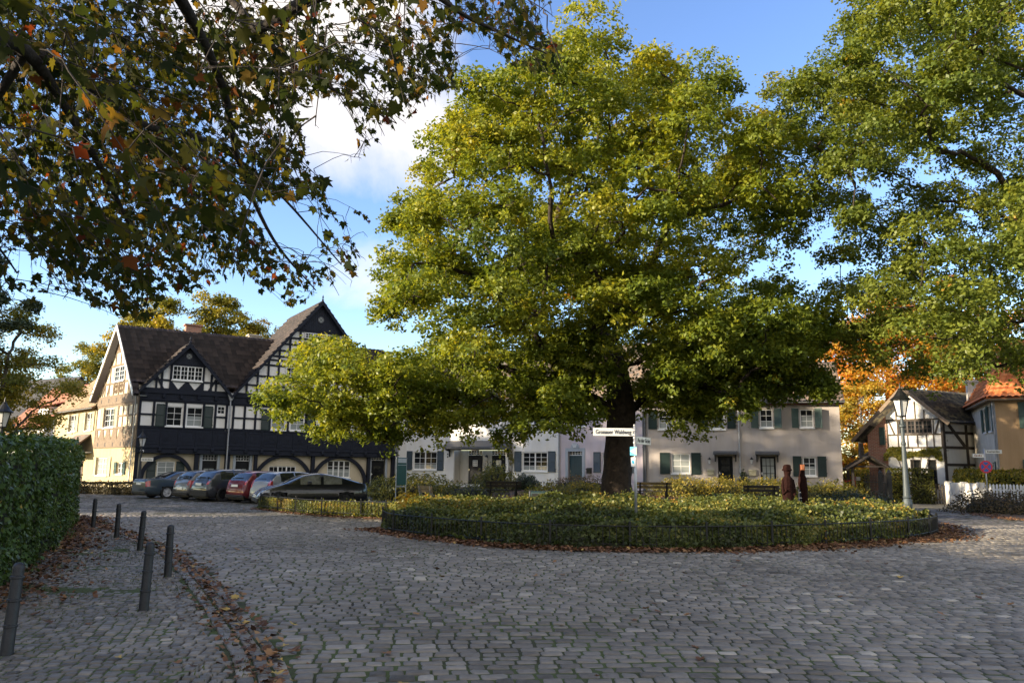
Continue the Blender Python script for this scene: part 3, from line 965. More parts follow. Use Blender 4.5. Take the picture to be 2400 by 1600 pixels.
# carved board band, jetties with beam ends
t = MB()
t.bbox(0, LEN, -.05, .12, 2.98, 4.16, .012)
t.bbox(0, LEN, -.13, .12, 2.82, 2.98, .02)
t.bbox(0, LEN, -.09, .25, 2.5, 2.82, .02)
for i in range(17):
    u = .35 + i * 1.13
    t.bbox(u - .11, u + .11, -.20, .10, 2.62, 2.90, .03)
    t.bbox(u - .05, u + .05, -.085, .0, 3.0, 4.14, .012)
    if i < 16:
        c = u + .565
        t.bbox(c - .43, c + .43, -.062, .0, 3.10, 3.18, .01); t.bbox(c - .43, c + .43, -.062, .0, 3.98, 4.06, .01)
        if i % 2 == 1:
            for k in range(9):
                an = R(10 + k * 20)
                t.bar((c + .08 * math.cos(an), 3.3 + .08 * math.sin(an)), (c + .4 * math.cos(an), 3.3 + .5 * math.sin(an)), .045, -.068, .0)
        else:
            t.bbox(c - .3, c + .3, -.058, .0, 3.3, 3.86, .03)
S.b(t, 'carved_boards', M['black_panel'])
t = MB()
t.bbox(0, LEN, -.06, .12, 5.95, 6.72, .015)
t.bbox(0, LEN, -.14, .12, 6.52, 6.72, .02); t.bbox(0, LEN, -.10, .1, 6.05, 6.2, .02)
for i in range(17):
    u = .35 + i * 1.13
    t.bbox(u - .10, u + .10, -.17, .10, 6.22, 6.5, .03)
S.b(t, 'eaves_beam', M['black_timber'])
# gables
def gable_x(g_, z): # half width of the gable at height z
    return (g_[1] - g_[0]) / 2 * (g_[3] - z) / (g_[3] - ZB)
def gbar_h(t, g_, z, w_=.15):
    h = gable_x(g_, z) - .05
    if h > .1: t.box(g_[2] - h, g_[2] + h, Y0 + .004, Y1, z - w_ / 2, z + w_ / 2)
def gbar_v(t, g_, u, z0, z1=None, w_=.14):
    top = g_[3] - abs(u - g_[2]) * (g_[3] - ZB) / ((g_[1] - g_[0]) / 2) - .08
    z1 = min(z1, top) if z1 else top
    if z1 > z0: t.box(u - w_ / 2, u + w_ / 2, Y0, Y1, z0, z1)
t = MB()
gbar_h(t, G1, 7.46, .13); gbar_h(t, G1, 6.8, .2); gbar_h(t, G1, 8.58, .16)
for u in (1.28, 1.83, 3.95, 4.5): gbar_v(t, G1, u, 6.7, 8.6)
t.bar((.95, 7.7), (1.45, 6.75), .13, Y0 + .002, Y1); t.bar((4.8, 7.7), (4.3, 6.75), .13, Y0 + .002, Y1)
gbar_v(t, G1, .95, 6.75); gbar_v(t, G1, 4.83, 6.75)
# inverted white triangles are what the boards leave open
for c in (2.36, 3.42):
    for sg in (-1, 1):
        t.prism([(c, 6.86), (c + sg * .53, 6.86), (c + sg * .53, 7.40), (c + sg * .44, 7.40)], Y0 + .008, Y1)
for z in (7.5, 8.2, 9.05, 9.45, 9.75, 10.2, 10.72, 11.22): gbar_h(t, G2_, z, .13)
gbar_h(t, G2_, 6.8, .2); gbar_h(t, G2_, 11.84, .18)
for k in range(-7, 8):
    gbar_v(t, G2_, 12.13 + k * .74, 6.75, 11.85 if abs(k) > 1 else (11.2 if k else 9.05))
S.b(t, 'gable_frame', M['black_timber'])
for g_, zc in ((G1, 8.62), (G2_, 11.9)):
    t = MB()
    h = gable_x(g_, zc)
    t.prism([(g_[2] - h, zc), (g_[2] + h, zc), (g_[2], g_[3])], Y0 - .03, Y1)
    n = int(h / .14)
    for i in range(-n, n + 1):
        u = g_[2] + i * .14
        top = g_[3] - abs(u - g_[2]) * (g_[3] - ZB) / ((g_[1] - g_[0]) / 2) - .12
        if top > zc + .05: t.box(u - .012, u + .012, Y0 - .045, Y0, zc + .02, top)
    S.b(t, 'gable_boarding', M['black_panel'])
for c, z, r_ in ((2.9, 9.2, .20), (12.13, 12.8, .24)):
    t = MB()
    pts = [(c + r_ * math.cos(a), z + r_ * math.sin(a)) for a in np.linspace(0, 2 * PI, 21)[:-1]]
    inn = [(c + r_ * .72 * math.cos(a), z + r_ * .72 * math.sin(a)) for a in np.linspace(0, 2 * PI, 21)[:-1]]
    for i in range(20):
        j = (i + 1) % 20
        t.prism([pts[i], pts[j], inn[j], inn[i]], Y0 - .075, Y0 - .02)
    for a in (PI / 4, -PI / 4):
        t.bar((c - r_ * .8 * math.cos(a), z - r_ * .8 * math.sin(a)), (c + r_ * .8 * math.cos(a), z + r_ * .8 * math.sin(a)), .055, Y0 - .07, Y0 - .02)
    o = S.b(t, 'round_window', M['lead'])
    t = MB(); t.prism(inn, Y0 - .052, Y0 - .025); S.b(t, 'pane', M['net'], o)
S.window(1.92, 3.86, 7.53, 8.49, 2, 3, Y0 - .05, .0, leaves=4, fw=.05, sill='white_paint', sd=.05)
S.window(10.99, 13.27, 11.3, 11.72, 3, 2, Y0 - .05, .0, leaves=4, fw=.05, sill=None)
S.window(9.7, 11.6, 8.28, 8.98, 3, 2, Y0 - .05, .0, leaves=2, fw=.05, sill=None)
S.window(12.7, 14.6, 8.28, 8.98, 3, 2, Y0 - .05, .0, leaves=2, fw=.05, sill=None)
# arches
for cx, cz, r_ in AR:
    t = MB()
    ri = r_ - .24
    an = np.linspace(math.acos(min(1, (r_ - .01) / r_)) if cz > .7 else math.asin(.0), PI, 25)
    ps = [(cx + r_ * math.cos(a), cz + r_ * math.sin(a)) for a in an]; qs = [(cx + ri * math.cos(a), cz + ri * math.sin(a)) for a in an]
    for i in range(24): t.prism([qs[i], ps[i], ps[i + 1], qs[i + 1]], .06, .298)
    t.box(cx - r_, cx - ri, .06, .298, 0, cz); t.box(cx + ri, cx + r_, .06, .298, 0, cz)
    S.b(t, 'arch_brace', M['black_timber'])
for u, w_ in ((.12, .24), (3.93, .28), (5.98, .34), (7.95, .22), (12.14, .26), (16.55, .22), (18.66, .4)): S.b(MB().bbox(u - w_ / 2, u + w_ / 2, .0, .299, 0, 2.5, .015), 'post', M['black_timber'])
for a, b_, z1 in ((4.35, 5.33, 2.45), (6.6, 7.55, 2.45)):
    S.door(a, b_, .05, z1, 'black_door', .30, .18, .38, ('grey_stone', .2), (2, 1, .14, .86, .52, .74, 'net', 'black_door'))
S.door(16.85, 18.0, .2, 2.6, 'black_door', .30, .2, .32, ('grey_stone', .18), (1, 3, .2, .8, .2, .8, 'pane', 'black_door'))
S.pipe(5.86, 0, 6.3, -.2, .055, 'zinc', True)
S.pipe(18.85, 0, 6.4, -.2, .05, 'zinc')
# side gable (sunlit), slanted plan
a_ = Vector((0, 0, 0)); g0 = Vector((-1.81, 8.32, 0)); GL = (a_ - g0).length
xd = (a_ - g0).normalized(); yd = Vector((-xd.y, xd.x, 0))
GM = Matrix(((xd.x, yd.x, 0, g0.x), (xd.y, yd.y, 0, g0.y), (0, 0, 1, 0), (0, 0, 0, 1)))
SG = Site(H0, GM)
ZE, ZR = 6.6, 11.5
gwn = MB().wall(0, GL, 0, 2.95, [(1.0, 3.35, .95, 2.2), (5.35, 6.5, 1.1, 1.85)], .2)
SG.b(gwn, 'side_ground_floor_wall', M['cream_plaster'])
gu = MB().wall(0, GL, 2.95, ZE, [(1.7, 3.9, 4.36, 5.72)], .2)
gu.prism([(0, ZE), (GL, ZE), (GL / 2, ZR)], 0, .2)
SG.b(gu, 'side_upper_wall', M['gable_plaster'])
SG.window(1.0, 3.35, .95, 2.2, 2, 3, 0, .08, leaves=2, net=1)
SG.window(5.35, 6.5, 1.1, 1.85, 2, 2, 0, .08, leaves=2)
SG.window(1.7, 3.9, 4.36, 5.72, 2, 3, 0, .06, leaves=2, net=0)
SG.window(3.3, 5.3, 7.6, 8.65, 2, 3, -.06, 0, leaves=2)
SG.shutter(.3, .95, .9, 2.25, 'beige_shutter'); SG.shutter(3.4, 4.05, .9, 2.25, 'beige_shutter')
SG.shutter(4.85, 5.3, 1.05, 1.9, 'sage_shutter'); SG.shutter(6.55, 7.0, 1.05, 1.9, 'sage_shutter')
SG.shutter(1.0, 1.62, 4.3, 5.78, 'beige_shutter'); SG.shutter(3.98, 4.6, 4.3, 5.78, 'beige_shutter')
t = MB()
t0, t1 = -.05, .02
for z, w_ in ((4.25, .16), (5.85, .16), (3.35, .14)): t.bbox(0, GL, t0, t1, z - w_ / 2, z + w_ / 2, .01)
t.box(4.7, GL, t0 + .004, t1, 5.02, 5.14)
for u in (.1, 1.64, 4.0, 4.7, 5.6, 6.6, 7.5, 8.42): t.box(u - .07, u + .07, t0 + .002, t1, 3.35, 5.85)
t.bbox(0, GL, t0 - .03, t1, 5.93, 6.62, .015); t.bbox(0, GL, t0 - .03, t1, 2.88, 3.3, .015)
for i in range(6):                                                # the inverted white triangles of the parapet row
    c = .9 + i * 1.32
    for sg in (-1, 1): t.prism([(c, 3.42), (c + sg * .66, 3.42), (c + sg * .66, 4.18), (c + sg * .34, 4.18)], t0 + .006, t1)
def sg_top(u): return ZR - abs(u - GL / 2) * (ZR - ZE) / (GL / 2)
for z in (7.5, 8.75, 9.75):
    h = (ZR - z) / (ZR - ZE) * GL / 2 - .06
    t.box(GL / 2 - h, GL / 2 + h, t0 + .004, t1, z - .07, z + .07)
for u in (1.4, 2.3, 3.2, 4.26, 5.35, 6.2, 7.1): t.box(u - .06, u + .06, t0, t1, 6.6, min(sg_top(u) - .05, 9.75))
for u in (.9, 1.9, 6.6, 7.6): t.bar((u, 6.65), (u + (.35 if u < 4 else -.35), min(7.45, sg_top(u + (.35 if u < 4 else -.35)) - .05)), .11, t0 + .002, t1)
for c in (3.73, 4.8):                                             # lattice under the top window
    for k in range(4):
        t.bar((c - .45 + k * .3, 6.7), (c - .45 + (k + 1) * .3 if k < 3 else c + .45, 7.42 if k < 3 else 6.95), .05, t0 + .008, t1)
        t.bar((c + .45 - k * .3, 6.7), (c + .45 - (k + 1) * .3 if k < 3 else c - .45, 7.42 if k < 3 else 6.95), .05, t0 + .010, t1)
h = (ZR - 9.8) / (ZR - ZE) * GL / 2
t.prism([(GL / 2 - h, 9.8), (GL / 2 + h, 9.8), (GL / 2, ZR)], t0, t1)
for i in range(-7, 8):
    u = GL / 2 + i * .19; tp = sg_top(u) - .1
    if tp > 9.9: t.box(u - .015, u + .015, t0 - .02, t0 + .01, 9.85, tp)
SG.b(t, 'side_timber_frame', M['tan_timber'])
for i in range(5):
    for z in (6.12, 2.98): u = 1.0 + i * 1.6; SG.b(MB().box(u - .10, u + .10, t0 - .036, t0, z, z + .28), 'beam_end', M['brown_timber'])
SG.pipe(8.2, 0, 6.3, -.14, .045, 'zinc')
# roofs: main roof between the slanted side gable and the right end
nrm = Vector((xd.y, -xd.x, 0)) * .5                              # overhang of the side gable
rl0 = a_ + nrm; rl1 = (a_ + g0) / 2 + nrm; rl2 = g0 + nrm
yr = rl1.y
roof_panel('eave_roof', (rl0.x + .05, -.45, 6.32), (-.12, -.45, 6.32), (rl0.x - .1, .24, 7.17), (-.12, .24, 7.17), M['roof_dark'], H0, .36, .46, .05, .10)
roof_panel('eave_roof', (18.32, -.45, 6.32), (LEN + .2, -.45, 6.32), (18.32, .24, 7.17), (LEN + .2, .24, 7.17), M['roof_dark'], H0, .36, .46, .05, .10)
roof_panel('roof', (rl0.x - .1, .24, 7.17), (LEN + .2, .24, 7.17), (rl1.x, yr, ZR + .1), (LEN + .2, yr, ZR + .1), M['roof_dark'], H0, .36, .46, .05, .10)
roof_panel('roof', (LEN + .2, 8.7, 6.3), (rl2.x - .1, 8.7, 6.3), (LEN + .2, yr + .02, ZR + .1), (rl1.x, yr + .02, ZR + .1), M['roof_dark'], H0)
for g_, back, zl in ((G1, 2.75, 6.5), (G2_, 7.9, 6.5)):
    sl = (g_[3] - ZB) / ((g_[1] - g_[0]) / 2)
    for sg in (-1, 1):
        ex = g_[2] + sg * ((g_[1] - g_[0]) / 2 + .12)
        ze = g_[3] + .1 - sl * abs(ex - g_[2])
        be = -.05 if g_ is G1 else 7.9
        q = [(ex, -.32, ze), (ex, be, ze), (g_[2], -.32, g_[3] + .1), (g_[2], back, g_[3] + .1)]
        if sg > 0: q = [q[0], q[1], q[2], q[3]]
        else: q = [q[1], q[0], q[3], q[2]]
        roof_panel('gable_roof', *q, M['roof_dark'], H0, .36, .46, .05, .10)
t = MB()
for g_ in (G1, G2_):
    sl = (g_[3] - ZB) / ((g_[1] - g_[0]) / 2)
    for sg in (-1, 1):
        ex = g_[2] + sg * ((g_[1] - g_[0]) / 2 + .14)
        ze = g_[3] + .1 - sl * abs(ex - g_[2])
        t.prism([(g_[2], g_[3] + .14), (g_[2], g_[3] - .22), (ex, ze - .20), (ex, ze + .04)][::(1 if sg > 0 else -1)], -.40, -.33)
    t.lathe([(.06, 0), (.09, .1), (.03, .2), (.07, .3), (.01, .5)], 8, (g_[2], -.3, g_[3] + .08))
S.b(t, 'bargeboards', M['black_timber'])
t = MB()
for u0, u1 in ((0, GL / 2), (GL, GL / 2)):
    z0 = ZE - .22
    t.prism([(u0 + (-.12 if u0 == 0 else .12), z0 - .1), (u0 + (-.12 if u0 == 0 else .12), z0 + .22), (u1, ZR + .16), (u1, ZR - .2)][::(1 if u0 == 0 else -1)], -.56, -.50)
SG.b(t, 'side_bargeboards', M['white_paint'])
t = MB(); t.box(3.2, 4.3, yr - .1, yr + .5, ZR - .8, ZR + .55); t.box(3.1, 4.4, yr - .2, yr + .6, ZR + .55, ZR + .66); S.b(t, 'chimney', M['brick'])
t = MB(); t.box(8.0, 8.9, yr + .6, yr + 1.2, ZR - 1.5, ZR + .35); t.box(7.9, 9.0, yr + .5, yr + 1.3, ZR + .35, ZR + .45); S.b(t, 'chimney', M['grey_stucco'])
S.gutter(-.05, .35, -.5, 6.3)
t = MB(); t.box(-.02, .0, .0, .02, 0, 0.01); 
b_ = MB(); b_.bbox(.28, .5, -.25, -.07, 2.55, 2.7, .02); S.b(b_, 'alarm_box', M['white_paint'])

# ------------------------------------------------------------------ cream house attached on the left
an = math.atan2(59.101 - 66.620, -30.909 + 38.240)
H1 = empty('cream_house', (-38.24, 66.62, 0), an, 'low cream house with brown pantile roof and porch hood, joined to the timbered house', 'house')
S = Site(H1)
L1 = 10.5
wl = MB().wall(0, L1, 0, 6.0, [(3.9, 5.6, 4.25, 5.6), (8.0, 9.5, 4.25, 5.6), (7.1, 8.3, .1, 2.3)], .2)
wl.box(0, .02, .02, 7, 0, 6); wl.add([(0, 7, 0), (0, 7, 6), (0, 3.5, 9.5)], [(0, 1, 2)]); wl.prism_x([(0.02, 6), (7, 6), (3.5, 9.4)], 0.0, .02)
S.b(wl, 'wall', M['cream_plaster'])
for a, b_ in ((3.9, 5.6), (8.0, 9.5)):
    S.window(a, b_, 4.25, 5.6, 2, 3, 0, .08, leaves=2, net=.6)
    S.shutter(a - .62, a - .04, 4.2, 5.65, 'beige_shutter'); S.shutter(b_ + .04, b_ + .62, 4.2, 5.65, 'beige_shutter')
S.door(7.1, 8.3, .1, 2.3, 'brown_timber', 0, .2, 0, ('tan_timber', .12))
roof_panel('roof', (-.3, -.4, 5.85), (L1 + .1, -.4, 5.85), (-.3, 3.5, 9.6), (L1 + .1, 3.5, 9.6), M['roof_brown'], H1, .28, .36, .05, .05)
roof_panel('roof', (L1 + .1, 7.4, 5.85), (-.3, 7.4, 5.85), (L1 + .1, 3.52, 9.6), (-.3, 3.52, 9.6), M['roof_brown'], H1, .28, .36, .05, .05)
S.gutter(-.3, L1, -.47, 5.86)
S.pipe(.2, 0, 5.8, -.1)
hood = MB()
hood.prism_x([(-1.5, 2.55), (-.0, 2.55), (-.0, 2.62), (-1.5, 2.62)], 5.6, 10.0)
S.b(hood, 'porch_ceiling', M['white_paint'])
for sg in (0,):
    roof_panel('porch_roof', (5.5, -1.7, 2.6), (10.1, -1.7, 2.6), (6.2, -.02, 3.95), (9.6, -.02, 3.95), M['roof_mix'], H1, .3, .3, .015, .02)
d = MB(); d.box(7.6, 10.3, 1.2, 3.6, 6.2, 8.6); S.b(d, 'dormer', M['white_plaster'])
d = MB(); d.bbox(7.4, 10.5, .9, 3.7, 8.6, 8.75, .02); S.b(d, 'dormer_roof', M['lead'])
S.window(7.9, 8.9, 7.5, 8.4, 2, 2, 1.2, -.02, leaves=1, net=.4); S.window(9.1, 10.1, 7.5, 8.4, 2, 2, 1.2, -.02, leaves=1)

# ------------------------------------------------------------------ row houses behind the oak
def row_house(name, P, Q, label, cat='house'):
    a = math.atan2(Q[1] - P[1], Q[0] - P[0])
    h = empty(name, (P[0], P[1], 0), a, label, cat)
    return h, Site(h), math.hypot(Q[0] - P[0], Q[1] - P[1])
P0, P1, P2, P3 = (-9.1, 63.0), (3.47, 56.0), (8.7, 51.6), (20.05, 48.25)
FL = .62
H2, S, L2 = row_house('white_house', P0, P1, 'white terraced house with two dark doors under one canopy, behind the oak')
wl = MB().wall(0, L2, 0, 6.75, [(1.75, 3.95, 1.62, 2.98), (11.4, 13.4, 1.62, 2.95), (5.5, 10.0, FL - .05, 3.1), (1.6, 2.9, 5.0, 6.2), (6.4, 7.6, 5.0, 6.2), (11.0, 12.2, 5.0, 6.2)], .16)
S.b(wl, 'wall', M['white_plaster'])
S.window(1.75, 3.95, 1.62, 2.98, 2, 3, 0, .06, leaves=2, net=.28)
S.window(11.4, 13.4, 1.62, 2.95, 2, 4, 0, .06, leaves=2, net=.22)
for a in (1.6, 6.4, 11.0):
    S.window(a, a + 1.3, 5.0, 6.2, 2, 3, 0, .06)
    S.shutter(a - .62, a - .05, 4.95, 6.25, 'slate_shutter'); S.shutter(a + 1.35, a + 1.92, 4.95, 6.25, 'slate_shutter')
S.shutter(1.15, 1.68, 1.56, 3.04, 'slate_shutter'); S.shutter(4.02, 4.6, 1.56, 3.04, 'slate_shutter')
S.shutter(10.75, 11.33, 1.56, 3.02, 'slate_shutter'); S.shutter(13.47, 14.05, 1.56, 3.02, 'slate_shutter')
po = MB()
po.box(5.5, 10.0, .9, 1.0, 0, 3.1); po.box(5.4, 5.5, .16, 1.0, 0, 3.2); po.box(10.0, 10.1, .16, 1.0, 0, 3.2)
S.b(po, 'porch_wall', M['grey_stucco'])
for a in (6.3, 8.35):
    S.door(a, a + 1.2, FL, 3.08, 'black_door', .9, -.06, .34, None, (3, 3, .34, .66, .62, .82, 'net', 'white_paint'))
cp = MB(); cp.bbox(4.9, 10.5, -.75, -.005, 3.16, 3.34, .02); cp.prism_x([(-.74, 3.342), (-.005, 3.342), (-.005, 3.8)], 4.92, 10.48)
S.b(cp, 'canopy', M['lead'])
cb = MB()
for u in (5.15, 10.25):
    for q in ((-.04, 2.6, -.10, 3.15), ): cb.prism_x([(-.1, 2.6), (-.003, 2.6), (-.003, 3.155), (-.6, 3.155), (-.6, 3.08), (-.1, 3.0)], u - .04, u + .04)
S.b(cb, 'canopy_brackets', M['black_iron'])
S.lantern(7.92, 2.5, .88)
for z in (2.75, 2.55):
    nb = MB(); nb.box(4.9, 5.0, -.02, -.002, z, z + .1); S.b(nb, 'house_number', M['black_iron'])
S.pipe(14.35, 0, 6.6, -.1)
S.pipe(.12, 0, 6.6, -.1)
roof_panel('roof', (-.2, -.45, 6.7), (L2, -.45, 6.7), (-.2, 4, 11.0), (L2, 4, 11.0), M['roof_mix'], H2, .26, .34, .045, .045)
S.gutter(-.2, L2, -.5, 6.72)
pr = MB(); pr.box(-.15, L2 + .02, .3, 8.5, .0, .6); pr.prism_x([(.3, 6.6), (8.4, 6.6), (4, 10.9)], -.1, 0.0)
S.b(pr, 'gable_wall', M['white_plaster'])

H3, S, L3 = row_house('lilac_house', P1, P2, 'pale lilac terraced house with petrol blue door in grey stone surround beside the oak trunk')
wl = MB().wall(0, L3, 0, 6.6, [(.72, 1.9, FL, 2.98), (3.55, 5.3, 1.62, 2.9), (1.0, 2.2, 4.7, 5.9), (4.0, 5.2, 4.7, 5.9)], .18)
S.b(wl, 'wall', M['lilac_plaster'])
S.door(.72, 1.9, FL, 2.98, 'petrol_door', 0, .14, .26, ('grey_stone', .24), boards=True)
k = MB(); k.prism([(.95, 3.225), (1.67, 3.225), (1.6, 3.42), (1.45, 3.56), (1.17, 3.56), (1.02, 3.42)], -.08, -.0)
S.b(k, 'door_crest', M['grey_stone'])
k = MB()
for i in range(-2, 3): k.bar((1.31 + i * .045, 3.27), (1.31 + i * .085, 3.5), .03, -.095, -.07)
S.b(k, 'shell_ornament', M['white_paint'])
S.window(3.55, 5.3, 1.62, 2.9, 2, 3, 0, .06, leaves=2, net=.3, sill='grey_stone')
S.window(1.0, 2.2, 4.7, 5.9, 2, 3, 0, .06); S.window(4.0, 5.2, 4.7, 5.9, 2, 3, 0, .06)
S.shutter(2.85, 3.42, 1.56, 2.95, 'slate_shutter'); S.shutter(5.42, 6.0, 1.56, 2.95, 'slate_shutter')
S.mailbox(2.3, 2.68, 1.5, 1.85, 'black_iron')
S.pipe(L3 - .05, 0, 6.5, -.08, .07, 'lead')
roof_panel('roof', (0, -.45, 6.55), (L3, -.45, 6.55), (0, 4, 10.8), (L3, 4, 10.8), M['roof_mix'], H3, .26, .34, .045, .045)

H4, S, L4 = row_house('beige_house', P2, P3, 'pinkish beige end house with green shutters and two dark glazed doors')
W4 = [(1.68, 2.84, 1.6, 2.84), (9.6, 10.35, 1.55, 2.68), (4.1, 5.05, 4.4, 5.62), (7.18, 7.95, 4.48, 5.62), (9.55, 10.33, 4.48, 5.6), (.9, 1.9, 4.4, 5.62)]
wl = MB().wall(0, L4, 0, 6.0, W4 + [(4.56, 5.46, FL, 2.7), (7.1, 8.02, FL, 2.7)], .18)
wl.add([(L4, 0, 0), (L4, 8, 0), (L4, 8, 6), (L4, 4, 8.9), (L4, 0, 6)], [(0, 1, 2, 3, 4)])
S.b(wl, 'wall', M['beige_plaster'])
for i, (a, b_, c, d_) in enumerate(W4): S.window(a, b_, c, d_, 2, 3, 0, .06, net=(1, .5, .6, .35, .66, .5)[i], sd=.1)
for a, b_, c, d_ in ((.95, 1.58, 1.54, 2.9), (2.92, 3.52, 1.54, 2.9), (9.02, 9.52, 1.5, 2.73), (10.44, 10.94, 1.5, 2.73), (3.48, 4.0, 4.42, 5.68), (5.2, 5.72, 4.42, 5.68), (.25, .8, 4.4, 5.66)): S.shutter(a, b_, c, d_, 'dark_green', solid=True)
for a, b_, sw in ((6.58, 7.08, .5), (8.05, 8.55, -.6), (8.98, 9.45, .55), (10.42, 10.9, -.6)): S.shutter(a, b_, 4.44, 5.66, 'sage_shutter' if sw else 'dark_green', swing=sw)
S.door(4.56, 5.46, FL, 2.7, 'black_door', 0, .1, 0, ('beige_plaster', .05), (3, 5, .22, .8, .08, .95, 'pane', 'black_door'))
S.door(7.1, 8.02, FL, 2.7, 'black_door', 0, .1, 0, ('beige_plaster', .05), (3, 4, .12, .9, .05, .95, 'net', 'black_door'))
for a, b_ in ((4.3, 5.75), (6.82, 8.25)):
    cp = MB(); cp.bbox(a, b_, -.6, -.005, 2.78, 2.9, .02); cp.prism_x([(-.6, 2.903), (-.005, 2.903), (-.005, 3.02)], a + .01, b_ - .01)
    o = S.b(cp, 'door_canopy', M['lead'])
    cb = MB()
    for u in (a + .1, b_ - .1): cb.prism_x([(-.07, 2.35), (-.003, 2.35), (-.003, 2.775), (-.5, 2.775), (-.5, 2.72), (-.07, 2.62)], u - .03, u + .03)
    S.b(cb, 'canopy_brackets', M['black_timber'], o)
S.lantern(4.05, 2.35); S.lantern(6.6, 2.38)
S.mailbox(3.9, 4.3, 1.5, 1.85, 'beige_shutter'); S.mailbox(6.4, 6.85, 1.5, 1.85, 'beige_shutter')
S.pipe(5.9, 0, 5.9, -.08); S.pipe(.03, 0, 5.9, -.08, .06, 'lead')
fb = MB(); fb.bbox(-.05, L4 + .25, -.32, -.004, 5.86, 6.0, .02); S.b(fb, 'eaves_board', mat('red brown eaves paint', (.10, .03, .02), .6, .2))
roof_panel('roof', (-.1, -.4, 6.02), (L4 + .3, -.4, 6.02), (-.1, 4, 9.0), (L4 + .3, 4, 9.0), M['roof_mix'], H4, .27, .36, .06, .05)
roof_panel('roof', (L4 + .3, 8.4, 6.02), (-.1, 8.4, 6.02), (L4 + .3, 4.02, 9.0), (-.1, 4.02, 9.0), M['roof_mix'], H4, .27, .36, .06, .05)
S.gutter(-.1, L4 + .3, -.47, 6.02)
dm = MB(); dm.box(.6, 4.9, .6, 4.2, 6.4, 8.0); S.b(dm, 'dormer', mat('pink plaster', (.66, .50, .42), .85, .05, dirt=.1))
dr = MB(); dr.bbox(.4, 5.1, .35, 4.4, 8.0, 8.16, .02); S.b(dr, 'dormer_roof', M['lead'])
S.window(1.0, 2.2, 7.0, 7.9, 2, 2, .6, -.03, leaves=1); S.window(3.2, 4.4, 7.0, 7.9, 2, 2, .6, -.03, leaves=1)

# ------------------------------------------------------------------ cottage at the end of the path
M['cottage_timber'] = mat('dark grey brown timber', (.085, .068, .05), .8, .25, 6, .4, 30)
Q = (25.75, 47.3); ca = R(-42)
P = (Q[0] - 4.3 * math.cos(ca), Q[1] - 4.3 * math.sin(ca))
H5 = empty('timbered_cottage', (P[0], P[1], 0), ca, 'small timbered cottage with mossy roof, brick side and vine at the end of the path', 'house')
S = Site(H5)
CW = 4.3                                                           # gable front width incl. brick part (0..1.15)
zr_, ur = 6.9, 2.35
wl = MB().wall(1.15, CW, 0, 5.0, [(1.85, 3.75, 4.15, 5.0 - .001), (2.4, 3.0, .9, 2.6), (3.35, 3.85, .9, 2.6)], .15)
wl.prism([(1.15, 5.0), (CW, 5.0), (ur, zr_ - .1), (1.15, 5.75)], 0, .15)
sidew = MB().wall(0, 8.5, 0, 5.0, [], .1)
sidew.xf(Matrix.Translation((CW, 0, 0)) @ Matrix.Rotation(R(67), 4, 'Z'))
wl.add(sidew.v, sidew.f)
S.b(wl, 'plaster_wall', M['white_plaster'])
bk = MB(); bk.prism([(0, 0), (1.15, 0), (1.15, 5.6), (0, 4.3)], -.01, .2); bk.add([(0, .2, 0), (2.8, 7, 0), (2.8, 7, 4.3), (0, .2, 4.3)], [(0, 1, 2, 3)])
S.b(bk, 'brick_wall', M['brick'])
S.shutter(.72, 1.05, 3.5, 4.6, 'sage_shutter', -.01)
S.window(1.85, 3.75, 4.15, 4.98, 2, 3, 0, .02, 'brown_timber', leaves=4, sill=None, fw=.07)
S.window(2.4, 3.0, .9, 2.6, 1, 3, 0, .06, 'brown_timber', sill=None); S.window(3.35, 3.85, .9, 2.6, 1, 3, 0, .06, 'brown_timber', sill=None)
t = MB()
for z in (3.32, 4.1, 5.02): t.box(1.15, CW, -.04, .02, z - .045, z + .045)
for u in (1.2, 1.8, 2.35, 2.9, 3.4, 3.8, CW - .06): t.box(u - .035, u + .035, -.036, .02, 3.32, 4.1)
for u in (1.75, 2.3, 2.85, 3.35): t.box(u - .035, u + .035, -.036, .02, 5.02, zr_ - abs(u - ur) * 1.0 - .3)
for u in (1.2, 1.8, 3.82, CW - .06): t.box(u - .035, u + .035, -.032, .02, 4.1, 5.0)
t.bar((3.9, 4.15), (4.15, 4.95), .1, -.038, .02); t.bar((1.3, 4.95), (1.6, 4.15), .1, -.038, .02)
S.b(t, 'timber_frame', M['cottage_timber'])
t = MB()
for z in (.2, 2.3, 3.32, 4.2, 4.93): t.box(0, 8.5, -.045, .02, z - .08, z + .08)
for u in (.08, 2.1, 4.2, 6.2, 8.0): t.box(u - .1, u + .1, -.04, .02, 0, 5.0)
t.bar((.3, 4.9), (1.9, 3.4), .2, -.05, .02); t.bar((.3, .3), (1.8, 2.2), .2, -.05, .02); t.bar((4.4, 2.3), (6, .3), .2, -.05, .02)
t.xf(Matrix.Translation((CW, 0, 0)) @ Matrix.Rotation(R(67), 4, 'Z'))
S.b(t, 'side_timber_frame', M['brown_timber'])
roof_panel('roof', (CW + .5, -.6, 4.72), (CW + 4.0, 7.7, 4.72), (ur, -.6, zr_), (ur + 3.5, 7.7, zr_), M['roof_moss'], H5, .28, .36, .05, .07)
roof_panel('roof', (2.6, 7.7, 3.75), (-.75, -.6, 3.75), (ur + 3.5, 7.7, zr_), (ur, -.6, zr_), M['roof_moss'], H5, .28, .36, .05, .07)
t = MB()
for a, b_ in (((CW + .52, 4.66), (ur, zr_ + .04)), ((-.78, 3.70), (ur, zr_ + .04))): t.bar(a, b_, .2, -.68, -.61)
S.b(t, 'bargeboards', M['tan_timber'])

